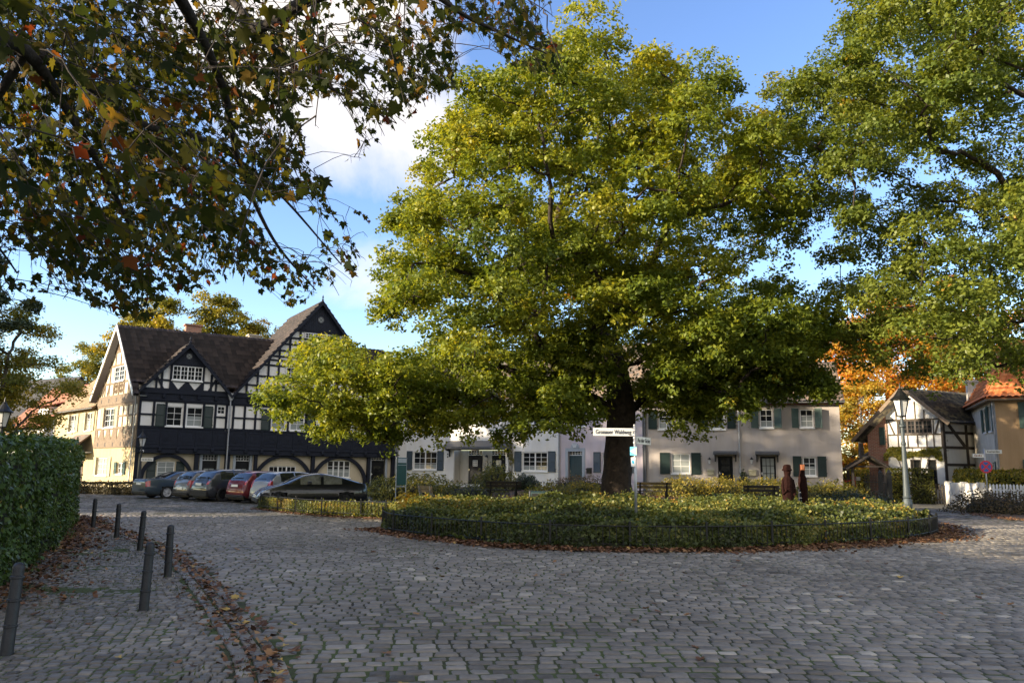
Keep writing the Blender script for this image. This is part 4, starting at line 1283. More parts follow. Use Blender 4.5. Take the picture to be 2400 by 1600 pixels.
# ------------------------------------------------------------------ ochre house at the right edge
C0 = (25.75, 42.0); fa = R(-22)
H6 = empty('ochre_house', (C0[0], C0[1], 0), fa, 'ochre pebbledash house with bright orange tile roof and green shutters at the right edge', 'house')
S = Site(H6)
wl = MB().wall(0, 9, 0, 5.85, [(1.7, 3.0, 4.2, 5.5), (1.75, 3.0, 1.1, 2.5)], .15)
S.b(wl, 'front_wall', M['orange_stucco'])
for z0, z1 in ((4.2, 5.5), (1.1, 2.5)):
    S.window(1.7, 3.0, z0, z1, 2, 3, 0, .06); S.shutter(1.05, 1.65, z0 - .04, z1 + .04, 'sage_shutter'); S.shutter(3.05, 3.65, z0 - .04, z1 + .04, 'sage_shutter')
LM = Matrix.Rotation(R(91), 4, 'Z')
LMx = Matrix.Translation((0, 0, 0)) @ Matrix.Rotation(R(-89), 4, 'Z') @ Matrix.Translation((-7, 0, 0))
SL = Site(H6, LMx)
wl = MB().wall(0, 7, 0, 5.85, [(3.8, 4.5, 4.1, 5.35), (5.3, 6.1, 4.1, 5.45), (5.2, 6.0, 1.0, 2.4)], .15)
SL.b(wl, 'side_wall', M['grey_stucco'])
SL.window(3.8, 4.5, 4.1, 5.35, 2, 3); SL.window(5.3, 6.1, 4.1, 5.45, 2, 3); SL.window(5.2, 6.0, 1.0, 2.4, 2, 3)
for a, b_, z0, z1 in ((3.3, 3.75, 4.05, 5.4), (4.55, 5.0, 4.05, 5.4), (4.8, 5.26, 4.05, 5.5), (6.14, 6.6, 4.05, 5.5), (6.05, 6.5, .95, 2.45)): SL.shutter(a, b_, z0, z1, 'sage_shutter', swing=0)
SL.pipe(6.85, 0, 5.7, -.08)
roof_panel('roof', (-.45, -.45, 5.75), (9.3, -.45, 5.75), (1.6, 3.6, 9.4), (9.3, 3.6, 9.4), M['roof_red'], H6, .30, .38, .08, .07)
roof_panel('hip_roof', (-.45, 7.4, 5.75), (-.45, -.45, 5.75), (1.58, 3.62, 9.4), (1.58, 3.6, 9.4), M['roof_red'], H6, .30, .38, .08, .07)
e_ = MB(); e_.bbox(-.42, 9.2, -.42, -.002, 5.62, 5.74, .02); e_.box(-.42, -.002, 0, 7.2, 5.62, 5.74); S.b(e_, 'eaves_board', M['tan_timber'])
c_ = MB(); c_.box(-.3, .35, 6.3, 7.0, 5.8, 7.3); c_.box(-.36, .41, 6.24, 7.06, 7.3, 7.42); S.b(c_, 'chimney', M['grey_stucco'])

# ------------------------------------------------------------------ houses far left behind the hedge
def far_house(loc, rz, w_, d_, ze, zr, wm, rm, label, wins, dorm=None):
    h = empty('house', (*loc, 0), R(rz), label, 'house')
    S = Site(h)
    wl = MB().wall(0, w_, 0, ze, [q[:4] for q in wins], .15)
    wl.prism_x([(0.01, 0), (d_, 0), (d_, ze), (d_ / 2, zr - .1), (0.01, ze)], w_ - .02, w_); wl.prism_x([(.01, 0), (d_, 0), (d_, ze), (d_ / 2, zr - .1), (.01, ze)], 0, .02)
    S.b(wl, 'wall', M[wm])
    for q in wins: S.window(*q[:4], 2, 3, 0, .06, q[4] if len(q) > 4 else 'white_paint', leaves=2, net=.5)
    roof_panel('roof', (-.3, -.4, ze - .1), (w_ + .3, -.4, ze - .1), (-.3, d_ / 2, zr), (w_ + .3, d_ / 2, zr), M[rm], h, .3, .36, .04, .05)
    roof_panel('roof', (w_ + .3, d_ + .4, ze - .1), (-.3, d_ + .4, ze - .1), (w_ + .3, d_ / 2 + .02, zr), (-.3, d_ / 2 + .02, zr), M[rm], h, .3, .36, .04, .05)
    if dorm:
        a, b_, z0, z1 = dorm
        dm = MB(); dm.box(a, b_, .8, 3, z0, z1); S.b(dm, 'dormer', M[wm])
        roof_panel('dormer_roof', (a - .3, .4, z1), (b_ + .3, .4, z1), (a - .3, 3.4, z1 + .9), (b_ + .3, 3.4, z1 + .9), M[rm], h, .3, .36, .04, .05)
        S.window(a + .2, b_ - .2, z0 + .1, z1 - .1, 2, 2, .8, -.03, leaves=2, sill=None)
far_house((-50.2, 79.5), -36, 7.4, 8, 5.2, 9.6, 'white_plaster', 'roof_rust', 'white house with rust red roof and small dormer left of the cream house', [(2.6, 3.9, 3.6, 4.7), (4.5, 5.6, 3.6, 4.7), (6.0, 7.0, 3.6, 4.7), (.6, 1.8, 3.6, 4.7)], (4.0, 6.2, 5.9, 7.2))
far_house((-62.0, 92), -30, 12, 9, 6.0, 11.6, 'grey_stucco', 'roof_slate', 'house with long blue black slate roof behind the red roofed house', [(5, 6.4, 3.8, 5.2), (8, 9.4, 3.8, 5.2)])
far_house((-59.5, 86), -20, 7.2, 7, 5.6, 7.6, 'orange_stucco', 'roof_slate', 'orange rendered house just above the left hedge', [(2.0, 3.2, 3.8, 5.2, 'sage_shutter'), (5.2, 6.3, 3.6, 5.0, 'sign_red')])
# ================================================================== street furniture
def text_mesh(name, s, size, mt, parent, M4, ext=.003, sx=1.0):
    cu = bpy.data.curves.new(name, 'FONT')
    cu.body = s; cu.size = size; cu.align_x = 'CENTER'; cu.align_y = 'CENTER'; cu.extrude = ext; cu.offset = size * .004
    o = bpy.data.objects.new(name, cu); COL.objects.link(o)
    dg = bpy.context.evaluated_depsgraph_get()
    me = bpy.data.meshes.new_from_object(o.evaluated_get(dg))
    bpy.data.objects.remove(o); 
    me.transform(M4 @ Matrix.Rotation(R(90), 4, 'X') @ Matrix.Scale(sx, 4, (1, 0, 0)))
    me.materials.clear(); me.materials.append(mt)
    t = bpy.data.objects.new(name, me); COL.objects.link(t); t.parent = parent
    return t

def bollard():
    o = empty('bollard', (0, 0, 0))
    b = MB(); b.lathe([(.058, -.05), (.056, .0), (.050, .72), (.050, .745), (.045, .77), (.028, .787), (.001, .792)], 16)
    b.build('post', M['cast_iron'], o, smooth=True)
    for z in (.24, .46, .66): MB().lathe([(.052, z - .014), (.062, z - .008), (.062, z + .008), (.052, z + .014)], 16).build('ring', M['cast_iron'], o)
    return o
B0 = bollard()
spots = [(-4.48, 7.41, .06, .02, 'iron bollard cut off by the left edge of the frame, tilting right', ),
         (-4.23, 9.53, .012, 0, 'large iron bollard standing among brown leaves, second nearest'),
         (-5.16, 12.35, .005, 0, 'upright iron bollard nearest the kerb, right of the others'),
         (-7.33, 16.12, .015, 0, 'iron bollard on the pavement just beyond the two big near ones'),
         (-9.14, 18.86, .0, 0, 'iron bollard second farthest along the kerb'),
         (-11.06, 21.49, .03, 0, 'small iron bollard farthest along the kerb by the hedge corner')]
for i, s_ in enumerate(spots):
    o = B0 if i == 0 else copy_tree(B0)
    o.location = (s_[0], s_[1], .02); o.rotation_euler = (s_[3], s_[2] + .01, random.random() * 6)
    tag(o, s_[4], 'bollard', 'cast iron bollards along the pavement edge')

def street_lamp(loc, h, mt, label, rz=0, grp='old style lantern street lamps'):
    o = empty('street_lamp', loc, rz, label, 'street lamp', grp)
    hl = h - .95                                                   # underside of the lantern
    b = MB()
    b.lathe([(.20, 0), (.20, .06), (.17, .08), (.165, .45), (.19, .50), (.175, .56), (.12, .62), (.14, .70), (.15, .80), (.12, .92), (.105, .96), (.125, 1.0), (.105, 1.04)], 16)
    b.build('base', mt, o, smooth=False)
    b = MB()
    b.lathe([(.105, 1.0), (.085, 1.5), (.06, hl - .9), (.075, hl - .86), (.075, hl - .82), (.055, hl - .78), (.055, hl - .35), (.10, hl - .32), (.10, hl - .27), (.05, hl - .23), (.045, hl - .02), (.09, hl)], 14)
    b.build('pole', mt, o, smooth=False)
    fr = MB()
    r0_, r1_, gh = .135, .25, .50
    for k in range(6):
        a = 2 * PI * k / 6
        fr.tube([(r0_ * math.cos(a), r0_ * math.sin(a), hl + .02), (r1_ * math.cos(a), r1_ * math.sin(a), hl + .02 + gh)], .014, 5)
    fr.lathe([(.06, -.02), (r0_ + .02, 0), (r0_ + .02, .03), (r0_ - .01, .03)], 6, (0, 0, hl))
    fr.build('lantern_frame', M['black_iron'], o)
    gl = MB(); gl.lathe([(r0_ - .012, .03), (r1_ - .016, gh + .015)], 6, (0, 0, hl)); gl.build('lantern_glass', M['lamp_glass'], o)
    rf = MB()
    rf.lathe([(r1_ + .05, gh + .02), (r1_ + .06, gh + .05), (.20, gh + .14), (.12, gh + .26), (.075, gh + .33), (.06, gh + .36), (.07, gh + .38), (.03, gh + .40), (.02, gh + .50), (.004, gh + .58)], 12, (0, 0, hl))
    rf.build('lantern_roof', M['black_iron'], o)
    return o
street_lamp((12.35, 25.0, 0), 4.45, M['lamp_grey'], 'grey painted lantern street lamp on the right, in front of the timbered cottage')
street_lamp((-23.15, 50.0, 0), 3.8, M['cast_iron'], 'small dark lantern street lamp before the black timbered house, carrying a street sign')
street_lamp((-17.95, 28.0, 0), 3.9, M['cast_iron'], 'dark lantern street lamp behind the hedge, cut off by the left edge')
sg_ = empty('street_sign', (-22.75, 49.9, 2.05), R(4), 'white street name plate fixed to the small lamp by the black timbered house', 'street sign')
b = MB(); b.bbox(-.32, .42, -.02, .0, -.11, .11, .004); b.build('plate', M['sign_white'], sg_)
text_mesh('lettering', 'An der Eiche', .125, M['sign_black'], sg_, Matrix.Translation((.05, -.024, 0)), sx=.9)

# street name post on the island
o = empty('street_sign', (3.12, 20.0, 0), 0, 'street name post with plates Gronauer Waldweg and An der Eiche before the oak trunk', 'street sign')
b = MB(); b.tube([(0.01, 0, 0), (0, 0, 2.84)], .034, 12); b.lathe([(.036, 2.83), (.03, 2.86), (.005, 2.87)], 12); b.build('post', M['galv'], o, smooth=True)
b = MB()
for z in (2.66, 2.47):
    for dz in (-.06, .06): b.lathe([(.035, z + dz - .015), (.045, z + dz - .012), (.045, z + dz + .012), (.035, z + dz + .015)], 12)
b.build('clamps', M['galv'], o)
pl = MB(); pl.bbox(-1.04, -.045, -.018, .004, 2.565, 2.765, .004)
p_ = pl.build('name_plate', M['sign_white'], o)
text_mesh('lettering', 'Gronauer Waldweg', .15, M['sign_black'], o, Matrix.Translation((-.54, -.022, 2.663)), sx=.74)
pl = MB(); pl.bbox(.045, .97, -.018, .004, 2.375, 2.565, .004)
Rm = Matrix.Rotation(R(57), 4, 'Z'); pl.xf(Rm); pl.build('name_plate', M['sign_white'], o)
text_mesh('lettering', 'An der Eiche', .15, M['sign_black'], o, Rm @ Matrix.Translation((.52, -.022, 2.47)), sx=1.0)
rt = Matrix.Rotation(R(-50), 4, 'Z')
pl = MB(); pl.bbox(-.11, .11, -.06, -.05, 2.09, 2.30, .002); pl.xf(rt); q_ = pl.build('route_plate', M['sign_cyan'], o)
pl = MB(); pl.prism([(-.10, 2.195), (.108, 2.10), (.108, 2.29)], -.064, -.060); pl.xf(rt); pl.build('arrow', M['sign_yellow'], q_)
rt = Matrix.Rotation(R(-62), 4, 'Z')
pl = MB(); pl.bbox(-.09, .09, -.06, -.05, 1.81, 2.04, .002); pl.xf(rt); q_ = pl.build('route_plate', M['sign_white'], o)
pl = MB(); pl.prism([(-.05, 1.9), (.05, 1.87), (.05, 1.95), (-.05, 1.98)], -.064, -.060); pl.xf(rt); pl.build('arrow', M['sign_cyan'], q_)

# no-stopping sign and its street name plates
o = empty('no_stopping_sign', (23.5, 39.5, 0), R(-4), 'round red and blue no stopping sign under two small street name plates', 'traffic sign')
b = MB(); b.tube([(0, 0, 0), (0, 0, 3.0)], .032, 10); b.build('post', M['galv'], o, smooth=True)
def disc(r_, y, n=32, zc=2.12): return [(r_ * math.cos(a), zc + r_ * math.sin(a)) for a in np.linspace(0, 2 * PI, n + 1)[:-1]]
b = MB(); b.prism(disc(.31, 0), -.055, -.036); d0 = b.build('sign_face', M['sign_red'], o)
b = MB(); b.prism(disc(.235, 0), -.060, -.056); b.build('blue_field', M['sign_blue'], d0)
b = MB()
for a in (PI / 4, -PI / 4): b.bar((-.235 * math.cos(a), 2.12 - .235 * math.sin(a)), (.235 * math.cos(a), 2.12 + .235 * math.sin(a)), .07, -.0645 - .001 * (a > 0), -.0605)
b.build('red_cross', M['sign_red'], d0)
for x0, x1, z, rz in ((-.62, -.04, 2.66, 8), (.05, .80, 2.86, -6)):
    b = MB(); b.bbox(x0, x1, -.02, .0, z - .09, z + .09, .004); b.xf(Matrix.Rotation(R(rz), 4, 'Z')); pl = b.build('name_plate', M['sign_white'], o)
    b = MB()
    n = 5 if x0 < 0 else 9
    for i in range(n):
        a = x0 + .09 + (x1 - x0 - .18) * i / n
        b.box(a, a + (x1 - x0 - .18) / n * .6, -.0235, -.0205, z - .04, z + .035 + .02 * (i % 3 == 0))
    b.xf(Matrix.Rotation(R(rz), 4, 'Z')); b.build('lettering', M['orange_wood'] if x0 < 0 else M['sign_black'], pl)

# notice board
o = empty('notice_board', (-5.45, 40.0, .25), R(62), 'narrow dark green notice board on two steel posts before the white house', 'notice board')
b = MB()
for x in (-.42, .42): b.tube([(x, 0, -.3), (x, 0, 2.0)], .025, 8)
b.tube([(-.42, 0, .55), (.42, 0, .55)], .02, 8); b.build('posts', M['galv'], o)
b = MB(); b.bbox(-.38, .38, -.03, .03, .62, 1.98, .01); bd = b.build('board', M['board_green'], o)
b = MB(); b.box(-.36, .36, -.036, -.031, 1.72, 1.94)
b.box(-.36, .36, -.0365, -.031, 1.60, 1.62); b.build('header_panel', M['sign_white'], bd)

# benches
def bench(loc, rz, label, wood, leg='concrete'):
    loc = (loc[0], loc[1], float(isle_h(np.array([loc[0]]), np.array([loc[1]]))[0]) + .02)
    o = empty('park_bench', loc, rz, label, 'bench', 'benches under the oak')
    b = MB()
    for y in (-.20, -.05, .10): b.bbox(-.85, .85, y, y + .13, .42, .46, .008)
    b.build('seat', M[wood], o)
    b = MB()
    for z in (.58, .74): b.bbox(-.85, .85, .28, .32, z, z + .13, .008)
    b.xf(Matrix.Translation((0, .3, .5)) @ Matrix.Rotation(R(-9), 4, 'X') @ Matrix.Translation((0, -.3, -.5)))
    b.build('backrest', M[wood], o)
    for x in (-.62, .62):
        b = MB()
        b.prism_x([(-.22, 0), (-.14, 0), (-.10, .42), (-.20, .42)], x - .035, x + .035)
        b.prism_x([(.16, 0), (.27, 0), (.40, .86), (.33, .86), (.20, .42)], x - .035, x + .035)
        b.prism_x([(-.18, .36), (.22, .36), (.22, .42), (-.18, .42)], x - .034, x + .034)
        b.build('leg', M[leg], o)
    return o
bench((-3.45, 35.5, .40), R(118), 'weathered bench turned sideways, left of the oak under the grassy mound', 'bench_wood')
bench((-.35, 38.5, .42), R(186), 'dark wooden bench seen from behind, left of the litter bin', 'bench_dark', 'black_iron')
bench((6.75, 38.0, .42), R(176), 'yellowish wooden bench just right of the oak trunk and sign post', 'bench_wood', 'black_iron')
bench((11.6, 37.5, .42), R(184), 'dark bench half hidden by shrubs, left of the carved figures', 'bench_dark', 'black_iron')

# litter bin
o = empty('litter_bin', (.98, 27.0, .30), R(-14), 'dark green hooded litter bin standing in the ivy left of the oak', 'litter bin')
b = MB(); pr = [(-.2, 0.1), (.2, .1), (.2, .62)] + [(.2 - .08 + .08 * math.cos(a), .62 + .08 * math.sin(a)) for a in np.linspace(0, PI / 2, 5)] + [(-.12 + .08 * math.cos(a), .62 + .08 * math.sin(a)) for a in np.linspace(PI / 2, PI, 5)] + [(-.2, .62)]
b.prism_x(pr, -.26, .26); b.build('body', M['bin_green'], o, bevel=.02)
b = MB(); b.bbox(-.2, .2, -.215, -.2, .48, .62, .005); b.build('slot', M['black_iron'], o)
for x in (-.29, .29):
    b = MB(); b.prism_x([(y * 1.06, z * 1.02) for y, z in pr], x - .02, x + .02); b.build('side_panel', M['lead'], o)
b = MB(); b.tube([(0, 0, -.4), (0, 0, .2)], .04, 8); b.build('post', M['galv'], o)

# carved figures
def carve(secs, n=22, rough=.012, seed=1):
    rg = np.random.default_rng(seed)
    zs = np.array([s[0] for s in secs]); z = np.linspace(zs[0], zs[-1], 64)
    itp = [np.interp(z, zs, np.array([s[k] for s in secs])) for k in range(1, 5)]
    a = np.linspace(0, 2 * PI, n + 1)[:-1]
    fac = 1 + rg.normal(0, .035, (1, n)) + rg.normal(0, rough * 1.2, (64, n))
    X = itp[0][:, None] + itp[2][:, None] * np.sign(np.cos(a)) * np.abs(np.cos(a)) ** .8 * fac
    Y = itp[1][:, None] + itp[3][:, None] * np.sign(np.sin(a)) * np.abs(np.sin(a)) ** .8 * fac
    V = np.stack([X, Y, np.repeat(z[:, None], n, 1)], -1).reshape(-1, 3)
    b = MB(); fs = [(i * n + k, i * n + (k + 1) % n, (i + 1) * n + (k + 1) % n, (i + 1) * n + k) for i in range(63) for k in range(n)]
    fs.append(tuple(range(63 * n, 64 * n)))
    b.add([tuple(v) for v in V], fs)
    return b
o = empty('carved_figure', (9.35, 27.0, .24), R(8), 'life size red brown carved wooden figure wearing a brimmed hat, left one of the pair', 'sculpture', 'carved wooden figures in the ivy')
o.scale = (.80, .85, 1)
b = carve([(-.3, 0, 0, .17, .16), (.0, 0, 0, .18, .17), (.35, 0, 0, .20, .18), (.7, 0, 0, .225, .19), (.95, -.01, 0, .235, .18), (1.15, 0, 0, .235, .18), (1.28, 0, 0, .20, .16), (1.34, 0, 0, .12, .12), (1.38, 0, 0, .10, .11), (1.44, .0, -.01, .12, .13), (1.55, -.01, -.02, .125, .14), (1.57, -.01, -.02, .125, .14)], 24, .006, 3)
b.build('body', M['red_wood'], o, smooth=False)
b = carve([(1.53, -.02, -.02, .165, .18), (1.555, -.02, -.02, .19, .20), (1.585, -.02, -.02, .19, .20), (1.60, -.01, 0, .155, .16), (1.68, 0, 0, .15, .15), (1.73, .01, 0, .12, .12), (1.75, .01, 0, .03, .03)], 20, .01, 5)
b.build('hat', M['red_wood'], o)
for sx, bend in ((-1, .10), (1, -.06)):
    b = MB(); b.tube([(sx * .21, -.02, 1.24), (sx * .255, -.03, 1.0), (sx * .25, -.10, .78), (sx * (.16), -.19, .80 + bend)], [.06, .062, .055, .045], 10); b.build('arm', M['red_wood'], o)
b = MB(); b.tube([(-.01, -.14, 1.50), (-.01, -.175, 1.46)], [.016, .028], 6)
b.bbox(-.06, .04, -.155, -.12, 1.405, 1.42, .004); b.build('face', M['red_wood'], o)
o = empty('carved_figure', (10.0, 27.4, .24), R(-6), 'taller slim carved wooden figure with a raw orange head block, right one of the pair', 'sculpture', 'carved wooden figures in the ivy')
o.scale = (.82, .9, 1)
b = carve([(-.3, .06, 0, .12, .15), (.0, .06, 0, .12, .15), (.5, .05, 0, .13, .15), (.85, .03, 0, .15, .15), (1.1, 0, 0, .175, .15), (1.28, 0, 0, .165, .14), (1.40, -.01, 0, .115, .12), (1.46, 0, 0, .10, .11), (1.72, 0, 0, .10, .11), (1.76, 0, 0, .085, .09)], 20, .006, 8)
b.build('body', M['red_wood'], o)
b = MB(); b.bbox(-.085, .085, -.135, -.06, 1.55, 1.75, .03); b.build('face_block', M['orange_wood'], o)
b = MB(); b.bbox(-.19, -.05, -.07, .07, -.3, .92, .02); st = b.build('dark_recess', M['black_timber'], o)  # black panel draws the dark recess between the figures in colour
b = MB()
for z in (.62, .80): b.bbox(-.195, -.045, -.078, .078, z, z + .03, .004)
b.build('band', M['chrome'], st)

# ------------------------------------------------------------------ fences
def low_fence(pts, h, label, step=.145, z0=.02):
    P = smooth_poly(pts, 8) if len(pts) > 4 else pts
    P = [Vector((*p, z0)) for p in P]
    o = empty('low_fence', P[0], 0, label, 'fence', 'low iron fences round the planted island')
    c = P[0].copy()
    rail = MB()
    for z in (h - .02, .12): rail.tube([p - c + Vector((0, 0, z)) for p in P], .013 if z > .2 else .010, 6)
    rail.build('rail', M['black_iron'], o)
    lens = [(P[i + 1] - P[i]).length for i in range(len(P) - 1)]; tot = sum(lens)
    pk, k = MB(), 0
    n = int(tot / step)
    for i in range(n + 1):
        s_ = tot * i / n; acc = 0
        for j, le in enumerate(lens):
            if acc + le >= s_ - 1e-6: break
            acc += le
        p = P[j] + (P[j + 1] - P[j]) * ((s_ - acc) / max(lens[j], 1e-6)) - c
        if i % 12 == 0 or i == n:
            if pk.v: pk.build('pickets', M['black_iron'], o); pk = MB()
            b = MB(); b.box(p.x - .022, p.x + .022, p.y - .022, p.y + .022, -.02, h + .05); b.lathe([(.03, h + .05), (.03, h + .065), (.004, h + .09)], 8, (p.x, p.y, 0)); b.build('post', M['black_iron'], o)
        else:
            pk.box(p.x - .007, p.x + .007, p.y - .007, p.y + .007, .0, h)
    if pk.v: pk.build('pickets', M['black_iron'], o)
low_fence([(-3.58, 22.74), (-3.1, 21.2), (-2.04, 19.9), (0.06, 18.1), (2.8, 17.55), (5.81, 18.3), (9.81, 20.65), (11.4, 22.1), (12.38, 23.4)], .52, 'curved low black iron fence along the front of the ivy island')
low_fence([(12.40, 23.45), (13.5, 26.2)], .50, 'short end piece of low black fence at the right tip of the island')
low_fence([(-10.1, 32.6), (-9.3, 31.6), (-7.2, 29.0), (-5.35, 27.85), (-4.2, 27.3)], .55, 'low iron fence round the left bed next to the black car')

def iron_post(b, x, y, h, s=.09):
    b.box(x - s, x + s, y - s, y + s, -.05, h * .9); b.lathe([(s * 1.5, h * .9), (s * 1.5, h * .92), (s * .9, h * .94), (.02, h)], 8, (x, y, 0))
o = empty('iron_gate', (19.5, 41.2, 0), 0, 'tall black wrought iron gate with spiked pickets behind the right lamp', 'gate')
seq = [(0, 0), (.9, 2.9), (1.45, 6.3)]
for x, y in seq[:2]:
    b = MB(); iron_post(b, x, y, 1.95, .09); b.build('post', M['black_iron'], o)
for (x0, y0), (x1, y1) in zip(seq[:-1], seq[1:]):
    b = MB()
    L_ = math.hypot(x1 - x0, y1 - y0); n = int(L_ / .26)
    for i in range(1, n):
        t_ = i / n; x, y = x0 + (x1 - x0) * t_, y0 + (y1 - y0) * t_
        hh = 1.45 + .12 * (i % 2) + .15 * math.sin(PI * t_)
        b.box(x - .012, x + .012, y - .012, y + .012, .08, hh); b.lathe([(.022, hh), (.003, hh + .12)], 5, (x, y, 0))
    for z in (.25, 1.25): b.tube([(x0, y0, z), (x1, y1, z)], .02, 6)
    b.build('pickets', M['black_iron'], o)

# white garden wall and picket fence
o = empty('garden_wall', (25.4, 45, 0), 0, 'stained white garden wall bending along the sandy path under the clipped hedge', 'wall')
seq = [(25.35, 46.4), (24.75, 43.7), (24.3, 41.4)]
b = MB()
for (x0, y0), (x1, y1) in zip(seq[:-1], seq[1:]):
    d = Vector((x1 - x0, y1 - y0, 0)).normalized(); nn = Vector((-d.y, d.x, 0)) * .11
    q = [Vector((x0, y0, 0)) - nn, Vector((x1, y1, 0)) - nn, Vector((x1, y1, 0)) + nn, Vector((x0, y0, 0)) + nn]
    b.prism_z([(v.x - 25.4, v.y - 45) for v in q], -.05, 1.28)
b.build('wall_face', M['white_wall'], o)
b = MB()
for x, y in seq: b.box(x - 25.4 - .14, x - 25.4 + .14, y - 45 - .14, y - 45 + .14, -.05, 1.34)
b.build('pier', M['white_wall'], o)
o = empty('picket_fence', (24.2, 41.4, 0), math.atan2(-3.9, 4.2), 'white wooden picket fence in front of the ochre house', 'fence')
b = MB()
for i in range(40): b.prism([(i * .15 + .02, .05), (i * .15 + .12, .05), (i * .15 + .12, 1.22), (i * .15 + .07, 1.29), (i * .15 + .02, 1.22)], -.02, 0)
b.build('pickets', M['white_paint'], o)
b = MB()
for z in (.3, .95): b.box(0, 6, .002, .05, z, z + .08)
b.build('rail', M['white_paint'], o)
for x in (1.95, 3.9):
    b = MB(); b.box(x - .05, x + .05, .052, .15, -.05, 1.2); b.build('post', M['white_paint'], o)
o = empty('garden_gate', (24.62, 46.75, 0), R(-24), 'small dark wooden picket gate between the hedge and the white wall', 'gate')
b = MB()
for i in range(5): b.box(i * .15, i * .15 + .08, -.02, 0, .05, 1.15 + .05 * math.sin(i))
b.build('pickets', M['bench_dark'], o)
b = MB(); b.box(0, .7, .002, .04, .25, .33); b.box(0, .7, .002, .04, .85, .93); b.build('rail', M['bench_dark'], o)
for i, (x, y, h, l) in enumerate([(22.3, 37.6, .95, 'short wooden post at the left end of the brown shrubs'), (23.0, 37.0, .95, 'short wooden post second from the left in the brown shrubs'), (23.8, 36.4, 1.15, 'thick dark wooden post rising highest out of the brown shrubs')]):
    o = empty('wooden_post', (x, y, 0), random.random(), l, 'post', 'wooden posts in the right bed')
    b = MB(); b.lathe([(.085, -.05), (.08, h - .1), (.07, h - .03), (.02, h)], 9); b.build('stake', M['bench_dark'], o)
# open shelter left of the cottage
o = empty('shelter', (21.75, 48.6, 0), R(-12), 'small open shelter with a dark tiled pitched roof left of the cottage', 'shelter')
roof_panel('roof', (1.15, -.6, 2.1), (1.15, 1.2, 2.1), (0, -.6, 2.78), (0, 1.2, 2.78), M['roof_moss'], o, .26, .3, .03, .04)
roof_panel('roof', (-1.35, 1.2, 1.95), (-1.35, -.6, 1.95), (0, 1.2, 2.78), (0, -.6, 2.78), M['roof_moss'], o, .26, .3, .03, .04)
b = MB()
for sx in (-1, 1): b.bar((sx * 1.25 - .1, 1.99), (0, 2.8), .09, -.68, -.6)
b.build('bargeboards', M['brown_timber'], o)
for x, y in ((-.95, -.3), (.9, -.3), (-.95, 1.0), (.9, 1.0)):
    b = MB(); b.box(x - .07, x + .07, y - .07, y + .07, -.05, 2.1); b.build('post', M['brown_timber'], o)
b = MB(); b.box(-1.05, 1.0, -.36, -.24, 2.101, 2.2); b.box(-1.05, 1.0, .94, 1.06, 2.101, 2.2); b.build('beam', M['brown_timber'], o)

# bicycle leaning at the corner of the beige house
o = empty('bicycle', (20.8, 49.2, .5), R(12), 'dark bicycle partly hidden behind the corner of the beige house', 'bicycle')
for x in (-.52, .52):
    b = MB(); pts = [(x + .33 * math.cos(a), 0, .34 + .33 * math.sin(a)) for a in np.linspace(0, 2 * PI, 25)]
    b.tube(pts, .02, 6, False)
    for k in range(8): a = k * PI / 4; b.tube([(x, 0, .34), (x + .32 * math.cos(a), 0, .34 + .32 * math.sin(a))], .003, 4)
    b.build('wheel', M['black_iron'], o)
b = MB()
for p, q in (((-.52, 0, .34), (-.15, 0, .34)), ((-.15, 0, .34), (-.28, 0, .85)), ((-.52, 0, .34), (-.26, 0, .75)), ((-.15, 0, .34), (.38, 0, .78)), ((-.25, 0, .73), (.36, 0, .85)), ((.36, 0, .95), (.52, 0, .34))): b.tube([p, q], .018, 7)
b.tube([(.30, -.28, 1.02), (.38, -.1, 1.0), (.36, 0, .97), (.38, .1, 1.0), (.30, .28, 1.02)], .014, 6)
b.build('frame', M['sign_red'], o)
b = MB(); b.cbox((-.29, 0, .90), (.26, .15, .06)); b.build('saddle', M['black_iron'], o)
b = MB(); b.box(.42, .70, -.15, .15, .80, 1.02); b.build('basket', M['galv'], o)
# ================================================================== cars
def paint(name, c, metal=.15):
    return mat(name, c, .35, .06, 3, metal=metal, coat=1.0)
PB = {'blue': paint('blue grey car paint', (.035, .055, .075)), 'bronze': paint('dark silver car paint', (.10, .097, .094)), 'graphite': paint('graphite car paint', (.022, .027, .036)),
      'red': paint('dark red car paint', (.13, .006, .013)), 'silver': paint('silver car paint', (.30, .31, .31), .3), 'black': paint('black car paint', (.008, .009, .012), .2)}
def glass_mat():
    m, nt, b = new_mat('tinted car glass')
    b.inputs['Base Color'].default_value = (.015, .018, .02, 1); b.inputs['Roughness'].default_value = .03
    b.inputs['Specular IOR Level'].default_value = .8
    return m
M['car_glass'] = glass_mat()
M['car_glass_pale'] = mat('car glass over pale interior', (.17, .17, .14), .08, .6, 2.5, coat=.6)
M['tyre'] = mat('tyre rubber', (.012, .012, .012), .8, .1, 6)
M['alloy'] = mat('alloy rim', (.55, .56, .57), .4, .06, 6, metal=.2)
M['dark_rim'] = mat('dark rim', (.025, .026, .028), .35, .06, 6, metal=.6)
M['car_black'] = mat('black plastic trim', (.010, .010, .011), .75, .1, 6)
M['tail_red'] = mat('red lamp lens', (.34, .008, .012), .12, .05, 6, spec=.7, coat=1)
M['head_lens'] = mat('clear lamp lens', (.22, .24, .26), .15, .05, 6, coat=1)
